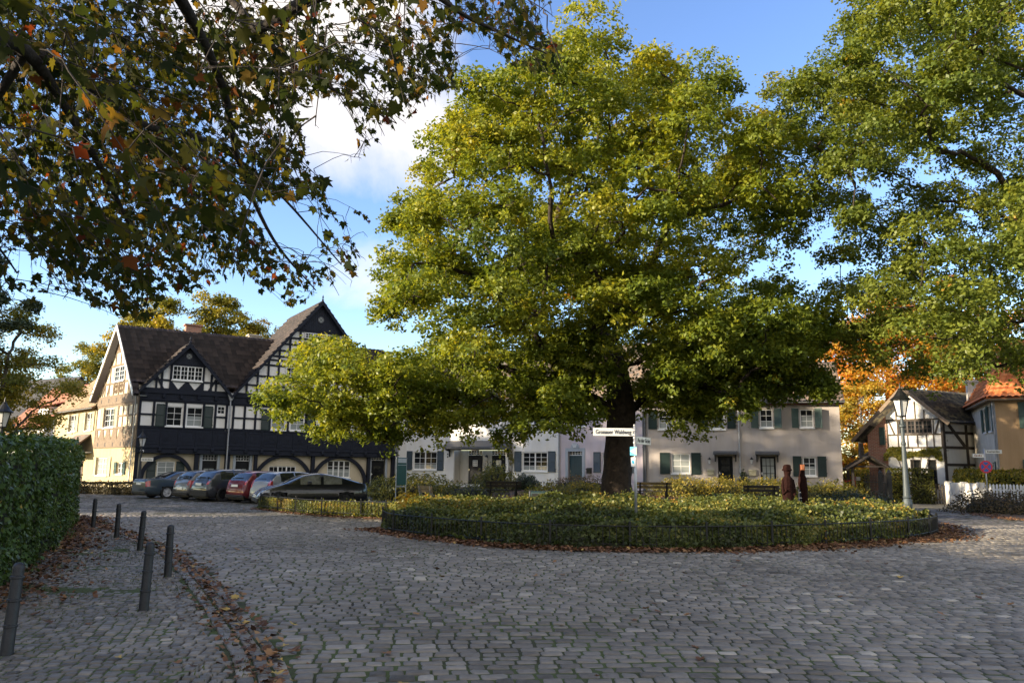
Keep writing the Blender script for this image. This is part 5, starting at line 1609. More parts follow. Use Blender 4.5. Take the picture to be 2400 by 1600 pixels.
def car(name, label, anchor, heading, L, W, H, belt, prof, wb, rear_oh, rw, pm, rim, glassx, shields, tail, plate_z, pale=False, rear_black=0.0, front=False, group='cars parked in front of the timbered house', anchor_wheel='rr'):
    """x from rear (0) to front (L); prof = centre line [(x, z)]; glassx = side window spans; shields = (rear0, rear1, front0, front1)"""
    o = empty(name, (0, 0, 0), 0, label, 'car', group)
    x = np.unique(np.concatenate([np.linspace(0, .25, 14), np.linspace(.25, L - .25, 64), np.linspace(L - .25, L, 7)]))
    px = np.array([p[0] for p in prof]); pz = np.array([p[1] for p in prof])
    zt = np.interp(x, px, pz)
    ker = np.array([1, 2, 3, 2, 1]) / 9
    zt = np.convolve(np.pad(zt, 2, 'edge'), ker, 'valid')
    e = np.abs(x - L / 2) / (L / 2)
    w_ = W / 2 * (1 - .16 * e ** 7 - .03 * e ** 2)
    zb = np.minimum(belt + .06 * (1 - x / L), zt - .03)
    k = np.clip((zt - zb - .03) / (H - belt), 0, 1)
    wr = w_ * (.93 - .22 * k)
    zlo = .20 + .10 * e ** 8
    yw = [w_ * .84, w_ * .97, w_ * 1.0, w_ * .995, w_ * .97, w_ * .94, w_ * .94 * .5 + wr * .5 + .012 * k, wr, wr * .86, wr * .45, wr * 0]
    zw = [zlo, zlo + .05, zlo * 0 + .45, zlo * 0 + .62, zb - .045, zb, (zb + zt) / 2, zt - .055, zt - .016, zt, zt + .006]
    zw[2] = np.minimum(zw[2], zb - .12); zw[3] = np.minimum(zw[3], zb - .07)
    m = len(yw); n = len(x)
    ring = list(range(m)) + list(range(m - 2, -1, -1))
    sgn = [1] * m + [-1] * (m - 1)
    V = np.array([[(x[i], sgn[j] * yw[r_][i], zw[r_][i]) for j, r_ in enumerate(ring)] for i in range(n)])
    nr = len(ring)
    wheels = [(rear_oh, rw), (rear_oh + wb, rw)]
    body, sg, rg_, fg, tlf, hlf = [], [], [], [], {1: [], -1: []}, {1: [], -1: []}
    tz0, tz1, tw, tl = tail
    FV = V.reshape(-1, 3)
    for i in range(n - 1):
        xm = (x[i] + x[i + 1]) / 2
        for j in range(nr - 1):
            q = (i * nr + j, (i + 1) * nr + j, (i + 1) * nr + j + 1, i * nr + j + 1)
            a = min(ring[j], ring[j + 1])
            zc = np.mean([FV[t][2] for t in q]); yc_ = np.mean([FV[t][1] for t in q])
            hx_ = float(np.interp(L - .3, x, zt)) - .09
            if xm < tl and tz0 < zc < tz1 and abs(yc_) > W / 2 - tw: tlf[1 if yc_ > 0 else -1].append(q); continue
            if xm > L - .42 and a >= 3 and hx_ - .16 < zc < hx_ + .06 and abs(yc_) > W / 2 - .46: hlf[1 if yc_ > 0 else -1].append(q); continue
            if a <= 3 and any((xm - wx) ** 2 + (zc - rw) ** 2 < (rw * 1.13) ** 2 for wx, rw_ in wheels): continue
            if a in (5, 6) and any(g0 < xm < g1 for g0, g1 in glassx) and zt[i] - zb[i] > .16: sg.append(q)
            elif a in (7, 8, 9) and shields[0] < xm < shields[1]: rg_.append(q)
            elif a in (7, 8, 9) and shields[2] < xm < shields[3]: fg.append(q)
            else: body.append(q)
    caps = [tuple(range(nr)), tuple((n - 1) * nr + j for j in range(nr))[::-1]]
    def part(nm, faces, mt):
        used = sorted({t for f in faces for t in f}); mp = {t: i for i, t in enumerate(used)}
        b = MB(); fl = V.reshape(-1, 3); b.add([fl[t] for t in used], [tuple(mp[t] for t in f) for f in faces])
        b.xf(T0)
        return b.build(nm, mt, o, smooth=True)
    yoff = W / 2 - .10
    ax = {'rr': (rear_oh, -yoff), 'fl': (rear_oh + wb, yoff)}[anchor_wheel]
    T0 = Matrix.Translation((-ax[0], -ax[1], 0))
    o.location = (anchor[0], anchor[1], .01); o.rotation_euler = (0, 0, R(heading))
    bd = part('body', body + caps, PB[pm])
    fl_ = V.reshape(-1, 3)
    for g0, g1 in glassx:
        for sy in (-1, 1):
            q_ = [f for f in sg if g0 < fl_[f[0]][0] * .5 + fl_[f[1]][0] * .5 < g1 and fl_[f[0]][1] * sy > 0]
            if q_: part('side_window', q_, M['car_glass_pale'] if pale else M['car_glass'])
    if rg_: part('rear_window', rg_, M['car_glass'])
    if fg: part('windscreen', fg, M['car_glass'])
    u = MB(); u.box(.12, L - .12, -W / 2 + .22, W / 2 - .22, .16, .62); u.xf(T0); u.build('underbody', M['car_black'], o)
    for wx, _ in wheels:
        for sy in (-1, 1):
            yc = sy * (W / 2 - .115)
            Mw = T0 @ Matrix.Translation((wx, yc, rw)) @ Matrix.Rotation(R(-90) * sy, 4, 'X')
            t = MB(); t.lathe([(rw * .66, -.10), (rw * .9, -.105), (rw, -.075), (rw, .075), (rw * .93, .105), (rw * .68, .10), (rw * .66, .06)], 28, cap=False); t.xf(Mw)
            wo = t.build('wheel', M['tyre'], o, smooth=False)
            t = MB(); t.lathe([(rw * .66, .085), (rw * .60, .06), (rw * .58, .01), (rw * .05, .01)], 24, cap=False)
            ns = 5 if rim == 'alloy' else 7
            for k_ in range(ns):
                a = 2 * PI * k_ / ns
                s_ = MB(); s_.box(0, rw * .62, -.035, .035, .03, .075); s_.xf(Matrix.Rotation(a, 4, 'Z')); t.add(s_.v, s_.f)
            t.lathe([(.055, .02), (.055, .085), (.01, .09)], 12); t.xf(Mw)
            t.build('rim', M[rim], wo)
            # dark wheel-well lining
    def B(nm, x0, x1, y0, y1, z0, z1, mt, par=None, bev=.015):
        b = MB(); b.box(x0, x1, y0, y1, z0, z1); b.xf(T0); return b.build(nm, mt, par or o, bevel=bev)
    for sy in (-1, 1):
        if tlf[sy]: part('tail_light', tlf[sy], M['tail_red'])
        if hlf[sy]: part('headlight', hlf[sy], M['head_lens'])
        mx = shields[2] - .05 if shields[2] < L else L * .6
        a, b_ = sorted((sy * (W / 2 - .06), sy * (W / 2 + .17)))
        B('wing_mirror', mx, mx + .16, a, b_, belt + .02, belt + .16, PB[pm], None, .03)
        for dx in (L * .36, L * .55):
            a, b_ = sorted((sy * (W / 2 - .03), sy * (W / 2 + .006)))
            B('door_handle', dx, dx + .2, a, b_, belt - .14, belt - .11, PB[pm], None, .006)
    B('number_plate', -.03, -.005, -.26, .26, plate_z, plate_z + .115, M['sign_white'], None, .004)
    B('number_plate', L + .002, L + .02, -.26, .26, .42, .53, M['sign_white'], None, .004)
    B('bumper', -.026, .12, -W / 2 + .14, W / 2 - .14, .24, .36 + rear_black, M['car_black'], None, .03)
    B('bumper', L - .1, L + .012, -W / 2 + .2, W / 2 - .2, .22, .36, M['car_black'], None, .03)
    B('bumper_trim', -.034, -.02, -W / 2 + .2, W / 2 - .2, .37 + rear_black, .39 + rear_black, M['lead'], None, .004)
    return o
sedan = [(0, .84), (.06, .98), (.55, 1.02), (.98, 1.03), (1.75, 1.36), (2.3, 1.42), (2.7, 1.41), (3.7, .98), (4.3, .88), (4.65, .74), (4.74, .55)]
hatch = [(0, .55), (.03, .80), (.14, 1.02), (.45, 1.38), (.8, 1.47), (1.7, 1.49), (2.3, 1.44), (3.15, 1.02), (3.7, .92), (3.98, .72), (4.02, .5)]
suv = [(0, .62), (.03, .86), (.18, 1.06), (.50, 1.42), (.9, 1.53), (1.8, 1.55), (2.5, 1.49), (3.3, 1.08), (4.05, .97), (4.36, .76), (4.40, .5)]
coupe = [(0, .70), (.05, .98), (.32, 1.05), (1.2, 1.30), (1.9, 1.43), (2.3, 1.44), (2.8, 1.36), (3.75, .94), (4.3, .80), (4.62, .62), (4.70, .42)]
car('car', 'blue grey saloon car, farthest left in the parked row', (-17.7, 41.4), 50, 4.75, 1.8, 1.43, .93, sedan, 2.8, 1.08, .33, 'blue', 'alloy', [(1.0, 1.72), (1.80, 2.45), (2.52, 3.2)], (1.05, 1.7, 2.75, 3.6), (.68, .86, .30, .22), .70)
car('car', 'dark silver hatchback squeezed between the blue saloon and the graphite car', (-15.35, 39.95), 50, 4.05, 1.75, 1.48, .95, hatch, 2.5, .72, .31, 'bronze', 'alloy', [(.62, 1.35), (1.45, 2.2), (2.3, 2.9)], (.16, .46, 2.35, 3.05), (.76, .98, .26, .24), .52)
car('car', 'graphite grey crossover with black wheels, third from the left', (-13.85, 38.75), 50, 4.4, 1.82, 1.54, 1.0, suv, 2.68, .82, .35, 'graphite', 'dark_rim', [(.7, 1.35), (1.45, 2.3), (2.4, 3.05)], (.19, .50, 2.55, 3.2), (.82, .97, .42, .42), .76, rear_black=.16)
car('car', 'dark red hatchback between the graphite and silver cars', (-11.85, 37.6), 52, 3.95, 1.74, 1.5, .98, hatch, 2.5, .68, .31, 'red', 'alloy', [(.62, 1.35), (1.45, 2.2), (2.3, 2.9)], (.16, .46, 2.35, 3.05), (.84, 1.04, .24, .2), .74)
car('car', 'silver hatchback with large red tail lights, right end of the parked row', (-10.4, 36.6), 50, 4.05, 1.75, 1.5, .97, hatch, 2.55, .72, .32, 'silver', 'alloy', [(.62, 1.35), (1.45, 2.2), (2.3, 2.9)], (.16, .46, 2.35, 3.05), (.76, 1.06, .3, .24), .46)
car('car', 'glossy black fastback car seen side on, nearest of the parked cars', (-9.75, 33.9), 207, 4.7, 1.86, 1.44, .93, coupe, 2.88, .98, .34, 'black', 'dark_rim', [(1.15, 2.0), (2.12, 3.0)], (.35, 1.55, 2.6, 3.6), (.80, .93, .36, .3), .62, pale=True, anchor_wheel='fl')
# ================================================================== vegetation
OAK_PROFILE = [(2.55, 21.89), (3.58, 20.99), (4.32, 19.98), (5.45, 20.6), (6.56, 20.01), (7.28, 18.82), (8.23, 19.63), (9.12, 18.25), (9.81, 16.88), (10.74, 17.29), (11.62, 16.32), (11.71, 14.02), (12.16, 12.14), (12.45, 10.66), (12.91, 9.2), (13.35, 7.41), (13.43, 5.64), (13.02, 4.51), (11.97, 4.23), (11.13, 4.83), (9.72, 4.38), (9.01, 3.68), (8.47, 3.16), (7.6, 2.64), (6.41, 2.96), (5.21, 3.63), (3.83, 3.27), (2.28, 2.57), (0.74, 2.13), (-0.63, 2.37), (-2.0, 2.44), (-3.36, 2.08), (-4.74, 2.32), (-5.76, 2.22), (-6.81, 2.63), (-8.01, 2.62), (-8.74, 3.29), (-9.62, 3.63), (-10.51, 4.13), (-10.22, 5.0), (-9.39, 5.71), (-8.36, 5.9), (-7.71, 6.79), (-6.66, 6.98), (-6.19, 8.24), (-5.52, 9.15), (-5.31, 10.62), (-5.1, 12.11), (-4.68, 13.05), (-4.09, 14.58), (-3.77, 15.93), (-2.7, 16.92), (-2.17, 18.3), (-1.08, 19.31), (0.22, 19.13), (1.53, 18.95), (1.89, 20.56)]
RIGHT_PROFILE = [(8.43, 14.06), (8.76, 15.18), (9.44, 16.33), (10.6, 16.88), (11.35, 17.66), (13.0, 19.09), (17.22, 21.39), (21.47, 20.48), (22.93, 15.07), (22.08, 8.58), (19.62, 4.78), (15.6, 3.68), (14.89, 4.45), (14.18, 3.86), (13.19, 4.43), (12.17, 4.82), (10.61, 4.93), (10.32, 5.72), (10.47, 7.07), (10.33, 8.16), (9.77, 8.98), (9.15, 10.23), (8.72, 11.22), (8.86, 12.67)]

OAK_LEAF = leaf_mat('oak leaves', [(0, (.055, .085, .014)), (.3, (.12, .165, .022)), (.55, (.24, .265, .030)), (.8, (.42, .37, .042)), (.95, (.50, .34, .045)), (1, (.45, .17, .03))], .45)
GREEN_LEAF = leaf_mat('broad leaves', [(0, (.045, .080, .016)), (.4, (.11, .15, .026)), (.75, (.20, .225, .034)), (.95, (.34, .30, .045)), (1, (.42, .18, .04))], .42)
YELLOW_LEAF = leaf_mat('yellowing leaves', [(0, (0.0875, 0.1063, 0.02)), (0.35, (0.2, 0.1938, 0.0275)), (0.7, (0.375, 0.3, 0.0375)), (1, (0.55, 0.325, 0.0438))], .42)
ORANGE_LEAF = leaf_mat('orange autumn leaves', [(0, (.20, .17, .025)), (.25, (.38, .27, .03)), (.55, (.56, .27, .032)), (.8, (.58, .18, .033)), (1, (.5, .11, .04))], .45)
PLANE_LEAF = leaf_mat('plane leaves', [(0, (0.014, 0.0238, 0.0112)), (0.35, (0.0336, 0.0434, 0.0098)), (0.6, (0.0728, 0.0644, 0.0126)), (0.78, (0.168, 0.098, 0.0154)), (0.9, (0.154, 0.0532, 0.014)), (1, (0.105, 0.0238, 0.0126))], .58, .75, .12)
HEDGE_LEAF = leaf_mat('hedge leaves', [(0, (0.0255, 0.0467, 0.0149)), (0.4, (0.0638, 0.1105, 0.0298)), (0.8, (0.1169, 0.1806, 0.0425)), (0.97, (0.2125, 0.255, 0.0638)), (1, (0.425, 0.2762, 0.0638))], .22, .38)
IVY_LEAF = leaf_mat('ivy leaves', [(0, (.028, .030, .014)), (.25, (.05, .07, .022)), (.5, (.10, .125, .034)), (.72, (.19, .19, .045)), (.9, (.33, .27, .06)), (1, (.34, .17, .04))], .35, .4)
SHRUB_LEAF = leaf_mat('shrub leaves', [(0, (0.039, 0.0468, 0.013)), (0.4, (0.117, 0.1235, 0.0234)), (0.75, (0.247, 0.221, 0.0364)), (1, (0.442, 0.325, 0.052))], .35)
BROWN_LEAF = leaf_mat('brown shrub leaves', [(0, (.030, .028, .014)), (.5, (.075, .060, .026)), (1, (.17, .10, .04))], .25)
DARK_LEAF = leaf_mat('dark shrub leaves', [(0, (.012, .022, .012)), (.5, (.030, .050, .024)), (1, (.08, .10, .04))], .2)
LITTER = attr_mat('dead leaves', [(0, (.045, .022, .012)), (.35, (.12, .055, .025)), (.65, (.21, .105, .045)), (.88, (.30, .18, .08)), (1, (.42, .29, .08))], .75, .3, 80, .15)

def unit(v): return v / np.maximum(np.linalg.norm(v, axis=-1, keepdims=True), 1e-9)

def leaf_quads(C, size, nrm, asp=.62, spread=.9, down=None, rg=RNG):
    """diamond leaves; nrm = preferred normals, spread = how freely they scatter"""
    n = len(C)
    nr = unit(nrm + rg.normal(0, spread, (n, 3)))
    a = rg.normal(0, 1, (n, 3))
    if down is not None: a = a + np.array(down)
    a = unit(a - nr * np.sum(a * nr, -1, keepdims=True))
    b = np.cross(nr, a)
    s = size[:, None]
    fold = nr * s * rg.uniform(-.12, .12, (n, 1))
    V = np.stack([C - a * s * .5, C + b * s * .5 * asp + fold, C + a * s * .5, C - b * s * .5 * asp + fold], 1)
    return V.reshape(-1, 3), np.arange(n * 4).reshape(n, 4)

def tufts(C, Rc, n_t, n_l, sig, rg, flat=.75, shell=True):
    """clump centres -> tufts on their shells -> leaf centres, outward normals, tuft ids"""
    K = len(C)
    d = unit(rg.normal(0, 1, (K, n_t, 3)))
    d[..., 2] = np.where(rg.random((K, n_t)) < .8, np.abs(d[..., 2]), d[..., 2])
    rad = (rg.random((K, n_t, 1)) ** (1 / 3 if not shell else .22))
    T = C[:, None] + d * rad * Rc[:, None, None] * np.array([1, 1, flat])
    L = T[:, :, None] + rg.normal(0, sig, (K, n_t, n_l, 3)) * np.array([1, 1, .7])
    Nn = np.broadcast_to((d * .7 + np.array([0, 0, .75]))[:, :, None], L.shape)
    tid = np.broadcast_to(np.arange(K * n_t).reshape(K, n_t, 1), L.shape[:3])
    return L.reshape(-1, 3), Nn.reshape(-1, 3), tid.ravel()

def clumps_in(profile, axis_y, half_max, K, inset, spacing, rg, k0=1.0):
    p = np.array(profile)
    lo, hi = p.min(0), p.max(0)
    out = []
    tries = 0
    while len(out) < K and tries < 60000:
        tries += 1
        x, z = rg.uniform(lo[0], hi[0]), rg.uniform(lo[1], hi[1])
        if not inside(profile, np.array([x]), np.array([z]))[0]: continue
        e = edge_dist(profile, np.array([x]), np.array([z]))[0]
        if e < inset * rg.uniform(.6, 1.1): continue
        half = min(half_max, k0 + math.sqrt(max(e * (2 * half_max - min(e, half_max)), 0)))
        y = axis_y + half * math.copysign(rg.random() ** .6, rg.random() - .5)
        c = np.array([x, y, z])
        k_ = axis_y / y
        xp, zp = np.array([x * k_]), np.array([1.7 + (z - 1.7) * k_])
        if not inside(profile, xp, zp)[0] or edge_dist(profile, xp, zp)[0] < inset * .8: continue
        if out and np.min(np.linalg.norm((np.array(out) - c) * np.array([1, .8, 1.15]), axis=1)) < spacing: continue
        out.append(c)
    return np.array(out)

def grow(trunk, targets, rg, tip=.016, rmax=.5, up=.5, segs=5, expo=.5, wig=.07, attach_from=0):
    """branches: every target is joined to the nearest point of what has grown so far"""
    nodes = [np.array(p, float) for p in trunk]; par = [-1] + list(range(len(trunk) - 1))
    order = np.argsort(np.hypot(targets[:, 0] - trunk[-1][0], targets[:, 1] - trunk[-1][1]) + .3 * np.abs(targets[:, 2] - trunk[-1][2]))
    paths = []
    for t in targets[order]:
        A = np.array(nodes[attach_from:])
        d = np.linalg.norm(A - t, axis=1) + up * np.maximum(A[:, 2] - t[2] + .3 * np.hypot(*(A[:, :2] - t[:2]).T), 0)
        k = int(np.argmin(d)) + attach_from
        a = nodes[k]; L = np.linalg.norm(t - a)
        last = k; ids = [k]
        bow = np.array([0, 0, 1]) * L * rg.uniform(.02, .16)
        for i in range(1, segs + 1):
            s = i / segs
            q = a + (t - a) * s + bow * math.sin(PI * s) + (rg.normal(0, wig * L, 3) * (0 if i == segs else 1)) * .5
            nodes.append(q); par.append(last); last = len(nodes) - 1; ids.append(last)
        paths.append(ids)
    cnt = np.zeros(len(nodes)); 
    for ids in paths: cnt[ids[-1]] += 1
    for i in range(len(nodes) - 1, 0, -1):
        if par[i] >= 0: cnt[par[i]] += cnt[i]
    rad = np.minimum(tip * np.maximum(cnt, .6) ** expo, rmax)
    return np.array(nodes), par, rad, paths

def branch_mesh(nodes, rad, paths, n=6, taper=.55):
    b = MB()
    for ids in paths:
        r_ = [min(rad[i], rad[ids[1]]) for i in ids]
        r_[-1] *= taper
        b.tube([nodes[i] for i in ids], r_, n, False)
    return b

def trunk_mesh(path, rads, n=20, flute=.09, seed=1, sub=5, roots=0.5):
    rg = np.random.default_rng(seed)
    P = smooth_poly([tuple(p) for p in path], sub)
    rr_ = np.interp(np.linspace(0, 1, len(P)), np.linspace(0, 1, len(rads)), rads)
    b = MB()
    ph = rg.random(6) * 6
    zs0 = P[0][2]
    rings = []
    for i, (p, r_) in enumerate(zip(P, rr_)):
        for k in range(n):
            a = 2 * PI * k / n
            f = 1 + flute * math.sin(5 * a + ph[0] + .3 * i) * .6 + flute * .6 * math.sin(9 * a + ph[1] - .2 * i) + rg.normal(0, flute * .25)
            hz = p[2] - zs0
            f *= 1 + roots * math.exp(-hz / .45) * (1 + .6 * math.sin(5 * a + ph[2]))
            b.v.append((p[0] + r_ * f * math.cos(a), p[1] + r_ * f * math.sin(a), p[2]))
    for i in range(len(P) - 1):
        for k in range(n):
            b.f.append((i * n + k, i * n + (k + 1) % n, (i + 1) * n + (k + 1) % n, (i + 1) * n + k))
    return b

def tree(name, label, base, clumps, Rc, leaf, trunk_path, trunk_r, bark, nt=42, nl=20, sig=.22, size=(.10, .17), tint=(.45, .16), clump_tint=.12, seed=1, group=None, cat='tree', tip=.016, rmax=.5, flat=.75, expo=.5, tint_fn=None, spread=.9, lowcut=None, segs=5):
    rg = np.random.default_rng(seed)
    o = empty(name, base, 0, label, cat, group)
    B = np.array(base)
    tp = [tuple(np.array(p) - B) for p in trunk_path]
    trunk_mesh(tp, trunk_r, seed=seed, roots=.28).build('trunk', bark, o, smooth=True)
    nodes0 = smooth_poly(tp, 4)
    cl = clumps - B
    nd, par, rad, paths = grow(nodes0, cl, rg, tip, rmax, expo=expo, attach_from=max(0, len(nodes0) // 4), segs=segs)
    branch_mesh(nd, rad, paths).build('branches', bark, o, smooth=True)
    L, Nn, tid = tufts(cl, Rc, nt, nl, sig, rg, flat)
    ct = rg.normal(0, clump_tint, len(cl)); tt = rg.normal(0, .07, tid.max() + 1)
    T = tint[0] + rg.normal(0, tint[1] * .6, len(L)) + tt[tid] + ct[tid // nt]
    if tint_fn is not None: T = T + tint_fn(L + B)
    rare = rg.random(tid.max() + 1) < .004
    T = np.where(rare[tid], T + .4, T)
    keep = np.ones(len(L), bool)
    if lowcut is not None: keep = L[:, 2] > lowcut
    L, Nn, T = L[keep], Nn[keep], T[keep]
    V, F = leaf_quads(L, rg.uniform(*size, len(L)), Nn, spread=spread, rg=rg)
    np_mesh('crown', V, F, leaf, {'tint': np.clip(T, 0, 1)}, o)
    return o

# ------------------------------------------------------------------ the great oak
rg = np.random.default_rng(11)
oc = clumps_in(OAK_PROFILE, 32.0, 7.6, 340, .34, 1.1, rg, .9)
ex = np.array([[rg.uniform(8, 13.1), 32 + rg.uniform(-4.5, 3), rg.uniform(4.5, 7.6)] for _ in range(52)] + [[rg.uniform(-9.5, -3), 32 + rg.uniform(-3.5, 3), rg.uniform(3.2, 5.8)] for _ in range(30)])
k_ = 32 / ex[:, 1]
oc = np.concatenate([oc, ex[inside(OAK_PROFILE, ex[:, 0] * k_, 1.7 + (ex[:, 2] - 1.7) * k_)]])
oc = oc[~((oc[:, 1] > 35) & (oc[:, 2] < 6.8)) & ~((oc[:, 0] < -3) & (oc[:, 1] > 34) & (oc[:, 2] < 8.5)) & ~((np.abs(oc[:, 0] * 32 / oc[:, 1] - 4.35) < 1.25) & (oc[:, 2] < 6.6) & (oc[:, 1] < 33))]
oc = np.concatenate([oc, np.array([[rg.uniform(2.9, 5.2), rg.uniform(28.6, 30.2), rg.uniform(6.6, 8.8)] for _ in range(9)] + [[rg.uniform(.6, 2.7), rg.uniform(29.5, 31.5), rg.uniform(3.5, 5.0)] for _ in range(8)] + [[rg.uniform(6.0, 8.3), rg.uniform(29.8, 31.8), rg.uniform(3.5, 4.9)] for _ in range(9)] + [[rg.uniform(1.2, 3.2), rg.uniform(28.8, 30.5), rg.uniform(4.6, 6.6)] for _ in range(8)] + [[rg.uniform(5.6, 7.2), rg.uniform(29, 31), rg.uniform(4.7, 6.6)] for _ in range(8)])])
oR = rg.uniform(.75, 1.5, len(oc)) * np.clip(edge_dist(OAK_PROFILE, oc[:, 0], oc[:, 2]) / 1.2 + .25, .5, 1)
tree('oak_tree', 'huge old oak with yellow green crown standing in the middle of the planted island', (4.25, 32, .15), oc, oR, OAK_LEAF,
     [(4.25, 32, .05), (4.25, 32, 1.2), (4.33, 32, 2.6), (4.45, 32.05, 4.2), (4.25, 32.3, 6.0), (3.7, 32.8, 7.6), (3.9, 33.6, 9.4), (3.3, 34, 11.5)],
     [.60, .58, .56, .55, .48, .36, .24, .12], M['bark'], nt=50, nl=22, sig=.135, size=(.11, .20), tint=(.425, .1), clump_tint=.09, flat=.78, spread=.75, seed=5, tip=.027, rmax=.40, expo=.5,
     tint_fn=lambda P: np.clip((P[:, 2] - 8) * .012, -.08, .16) - .012 * np.clip(P[:, 0] - 5, 0, 8))  # sunlit side put into the leaf tint: yellower upwards, greener to the right

# ------------------------------------------------------------------ big oak on the right, trunk out of the frame
rg = np.random.default_rng(21)
rc = clumps_in(RIGHT_PROFILE, 25.5, 7.0, 245, .34, 1.08, rg, .9)
rc = rc[(rc[:, 0] < .82 * rc[:, 1] + 1) & ~((np.abs(rc[:, 0] - 11.9) < 1.5) & (np.abs(rc[:, 2] - 10.3) < .85)) & ~((np.abs(rc[:, 0] - 10.6) < 1.0) & (np.abs(rc[:, 2] - 12.6) < .5))]
rR = rg.uniform(.7, 1.25, len(rc)) * np.clip(edge_dist(RIGHT_PROFILE, rc[:, 0], rc[:, 2]) / 1.0 + .3, .5, 1)
tree('oak_tree', 'tall green oak filling the upper right corner, its trunk outside the frame', (20.8, 26.0, 0), rc, rR, GREEN_LEAF,
     [(20.8, 26, -.1), (20.8, 26, 2), (20.7, 26, 4.5), (20.5, 26, 7), (20.0, 26.5, 10), (19.4, 27, 13), (19, 27, 16)], [.55, .5, .46, .4, .34, .25, .1], M['bark'],
     nt=44, nl=21, sig=.125, size=(.095, .17), tint=(.54, .1), clump_tint=.10, flat=.78, spread=.75, seed=8, tip=.018, rmax=.26)

# ------------------------------------------------------------------ trees behind the houses
def ball_tree(label, base, h, r, leaf, K=46, seed=1, cat='tree', name='broadleaf_tree', dens=(26, 12), size=(.22, .36), tint=(.5, .2), open_=.0, grp='trees beyond the houses', z0=.25, bark='bark_grey', sq=1.0):
    rg = np.random.default_rng(seed)
    out = []
    while len(out) < K:
        d = unit(rg.normal(0, 1, 3)) * rg.random() ** .4
        c = np.array(base) + np.array([0, 0, h * (1 + z0) / 2]) + d * np.array([r, r * sq, h * (1 - z0) / 2])
        wv = 1 - .35 * max(0, d[2]) 
        c[:2] = np.array(base[:2]) + (c[:2] - np.array(base[:2])) * wv
        out.append(c)
    out = np.array(out)
    Rc = rg.uniform(.14, .26, K) * r * (1 - open_)
    b = np.array(base)
    tree(name, label, base, out, Rc, leaf, [tuple(b + (0, 0, -.1)), tuple(b + (.1, 0, h * .2)), tuple(b + (.0, 0, h * .45)), tuple(b + (.2, 0, h * .75))], [r * .07, r * .06, r * .045, r * .015], M[bark],
         nt=dens[0], nl=dens[1], sig=r * .05, size=size, tint=tint, seed=seed, group=grp, cat=cat, tip=.035, rmax=r * .05)
ball_tree('airy yellow green tree behind the left end of the timbered roof', (-40.5, 88, 0), 21.0, 5.5, YELLOW_LEAF, 80, 31, dens=(26, 13), tint=(.42, .2), open_=.05, size=(.24, .40))
ball_tree('airy yellow green tree rising behind the middle of the timbered roof', (-34.5, 90, 0), 21.6, 5.6, YELLOW_LEAF, 80, 32, dens=(26, 13), tint=(.40, .2), open_=.05, size=(.24, .40))
ball_tree('thin browning tree behind the timbered roof, left of the tall gable', (-28.5, 92, 0), 19.5, 4.8, YELLOW_LEAF, 60, 33, dens=(22, 11), tint=(.55, .2), open_=.2, size=(.2, .32))
ball_tree('bushy green and gold tree behind the cream house dormer', (-53, 98, 0), 17.5, 5.2, YELLOW_LEAF, 56, 34, dens=(22, 12), tint=(.26, .2))
ball_tree('yellow green tree above the hedge at the left edge of the picture', (-31.4, 48.5, 0), 11.2, 4.1, YELLOW_LEAF, 60, 35, dens=(30, 13), tint=(.36, .2), z0=.12, size=(.13, .23))
ball_tree('orange and gold beech behind the shelter and brick cottage wall', (35.5, 74, 0), 18.5, 7.6, ORANGE_LEAF, 125, 36, dens=(28, 13), tint=(.42, .22), z0=.0, size=(.22, .36))
ball_tree('orange red beech behind the cottage roof', (47.5, 80, 0), 19.5, 7.5, ORANGE_LEAF, 60, 37, dens=(26, 13), tint=(.50, .22), z0=.1, size=(.24, .40))
ball_tree('green yellow tree behind the ochre house', (56.5, 78, 0), 17, 6.5, YELLOW_LEAF, 40, 38, dens=(24, 12), tint=(.2, .2), z0=.1)
ball_tree('half bare reddish tree in the gap between beige house and orange beech', (30.5, 88, 0), 19, 4.2, ORANGE_LEAF, 22, 39, dens=(14, 8), tint=(.85, .2), open_=.25, z0=.2)
ball_tree('green tree behind the white terraced house', (-4, 88, 0), 17, 7, GREEN_LEAF, 40, 40, dens=(22, 12), tint=(.4, .2))
ball_tree('green tree behind the beige house roof', (19, 84, 0), 17, 7, GREEN_LEAF, 40, 41, dens=(22, 12), tint=(.45, .2))
ball_tree('low unseen tree added outside the left edge to shade the parked cars', (-33.5, 36.8, 0), 8, 3.6, GREEN_LEAF, 46, 67, dens=(26, 12), grp='unseen shade trees left of the hedge', z0=.05)  # out of view, added to keep sun off the car rears
# pine at the left edge
rg = np.random.default_rng(51)
pc = np.stack([-30.6 + rg.normal(0, 1.3, 26), 44.5 + rg.normal(0, 1.2, 26), rg.uniform(8.8, 13.5, 26)], -1)
tree('pine_tree', 'dark blue green pine at the left edge under the plane leaves', (-31.2, 44.5, 0), pc, rg.uniform(.4, .8, 26), DARK_LEAF, [(-31.2, 44.5, 0), (-31.2, 44.5, 4), (-31.1, 44.5, 8), (-31, 44.5, 13)], [.3, .26, .2, .06], M['bark_grey'],
     nt=28, nl=22, sig=.14, size=(.12, .22), tint=(.6, .2), seed=52, tip=.02, rmax=.1)
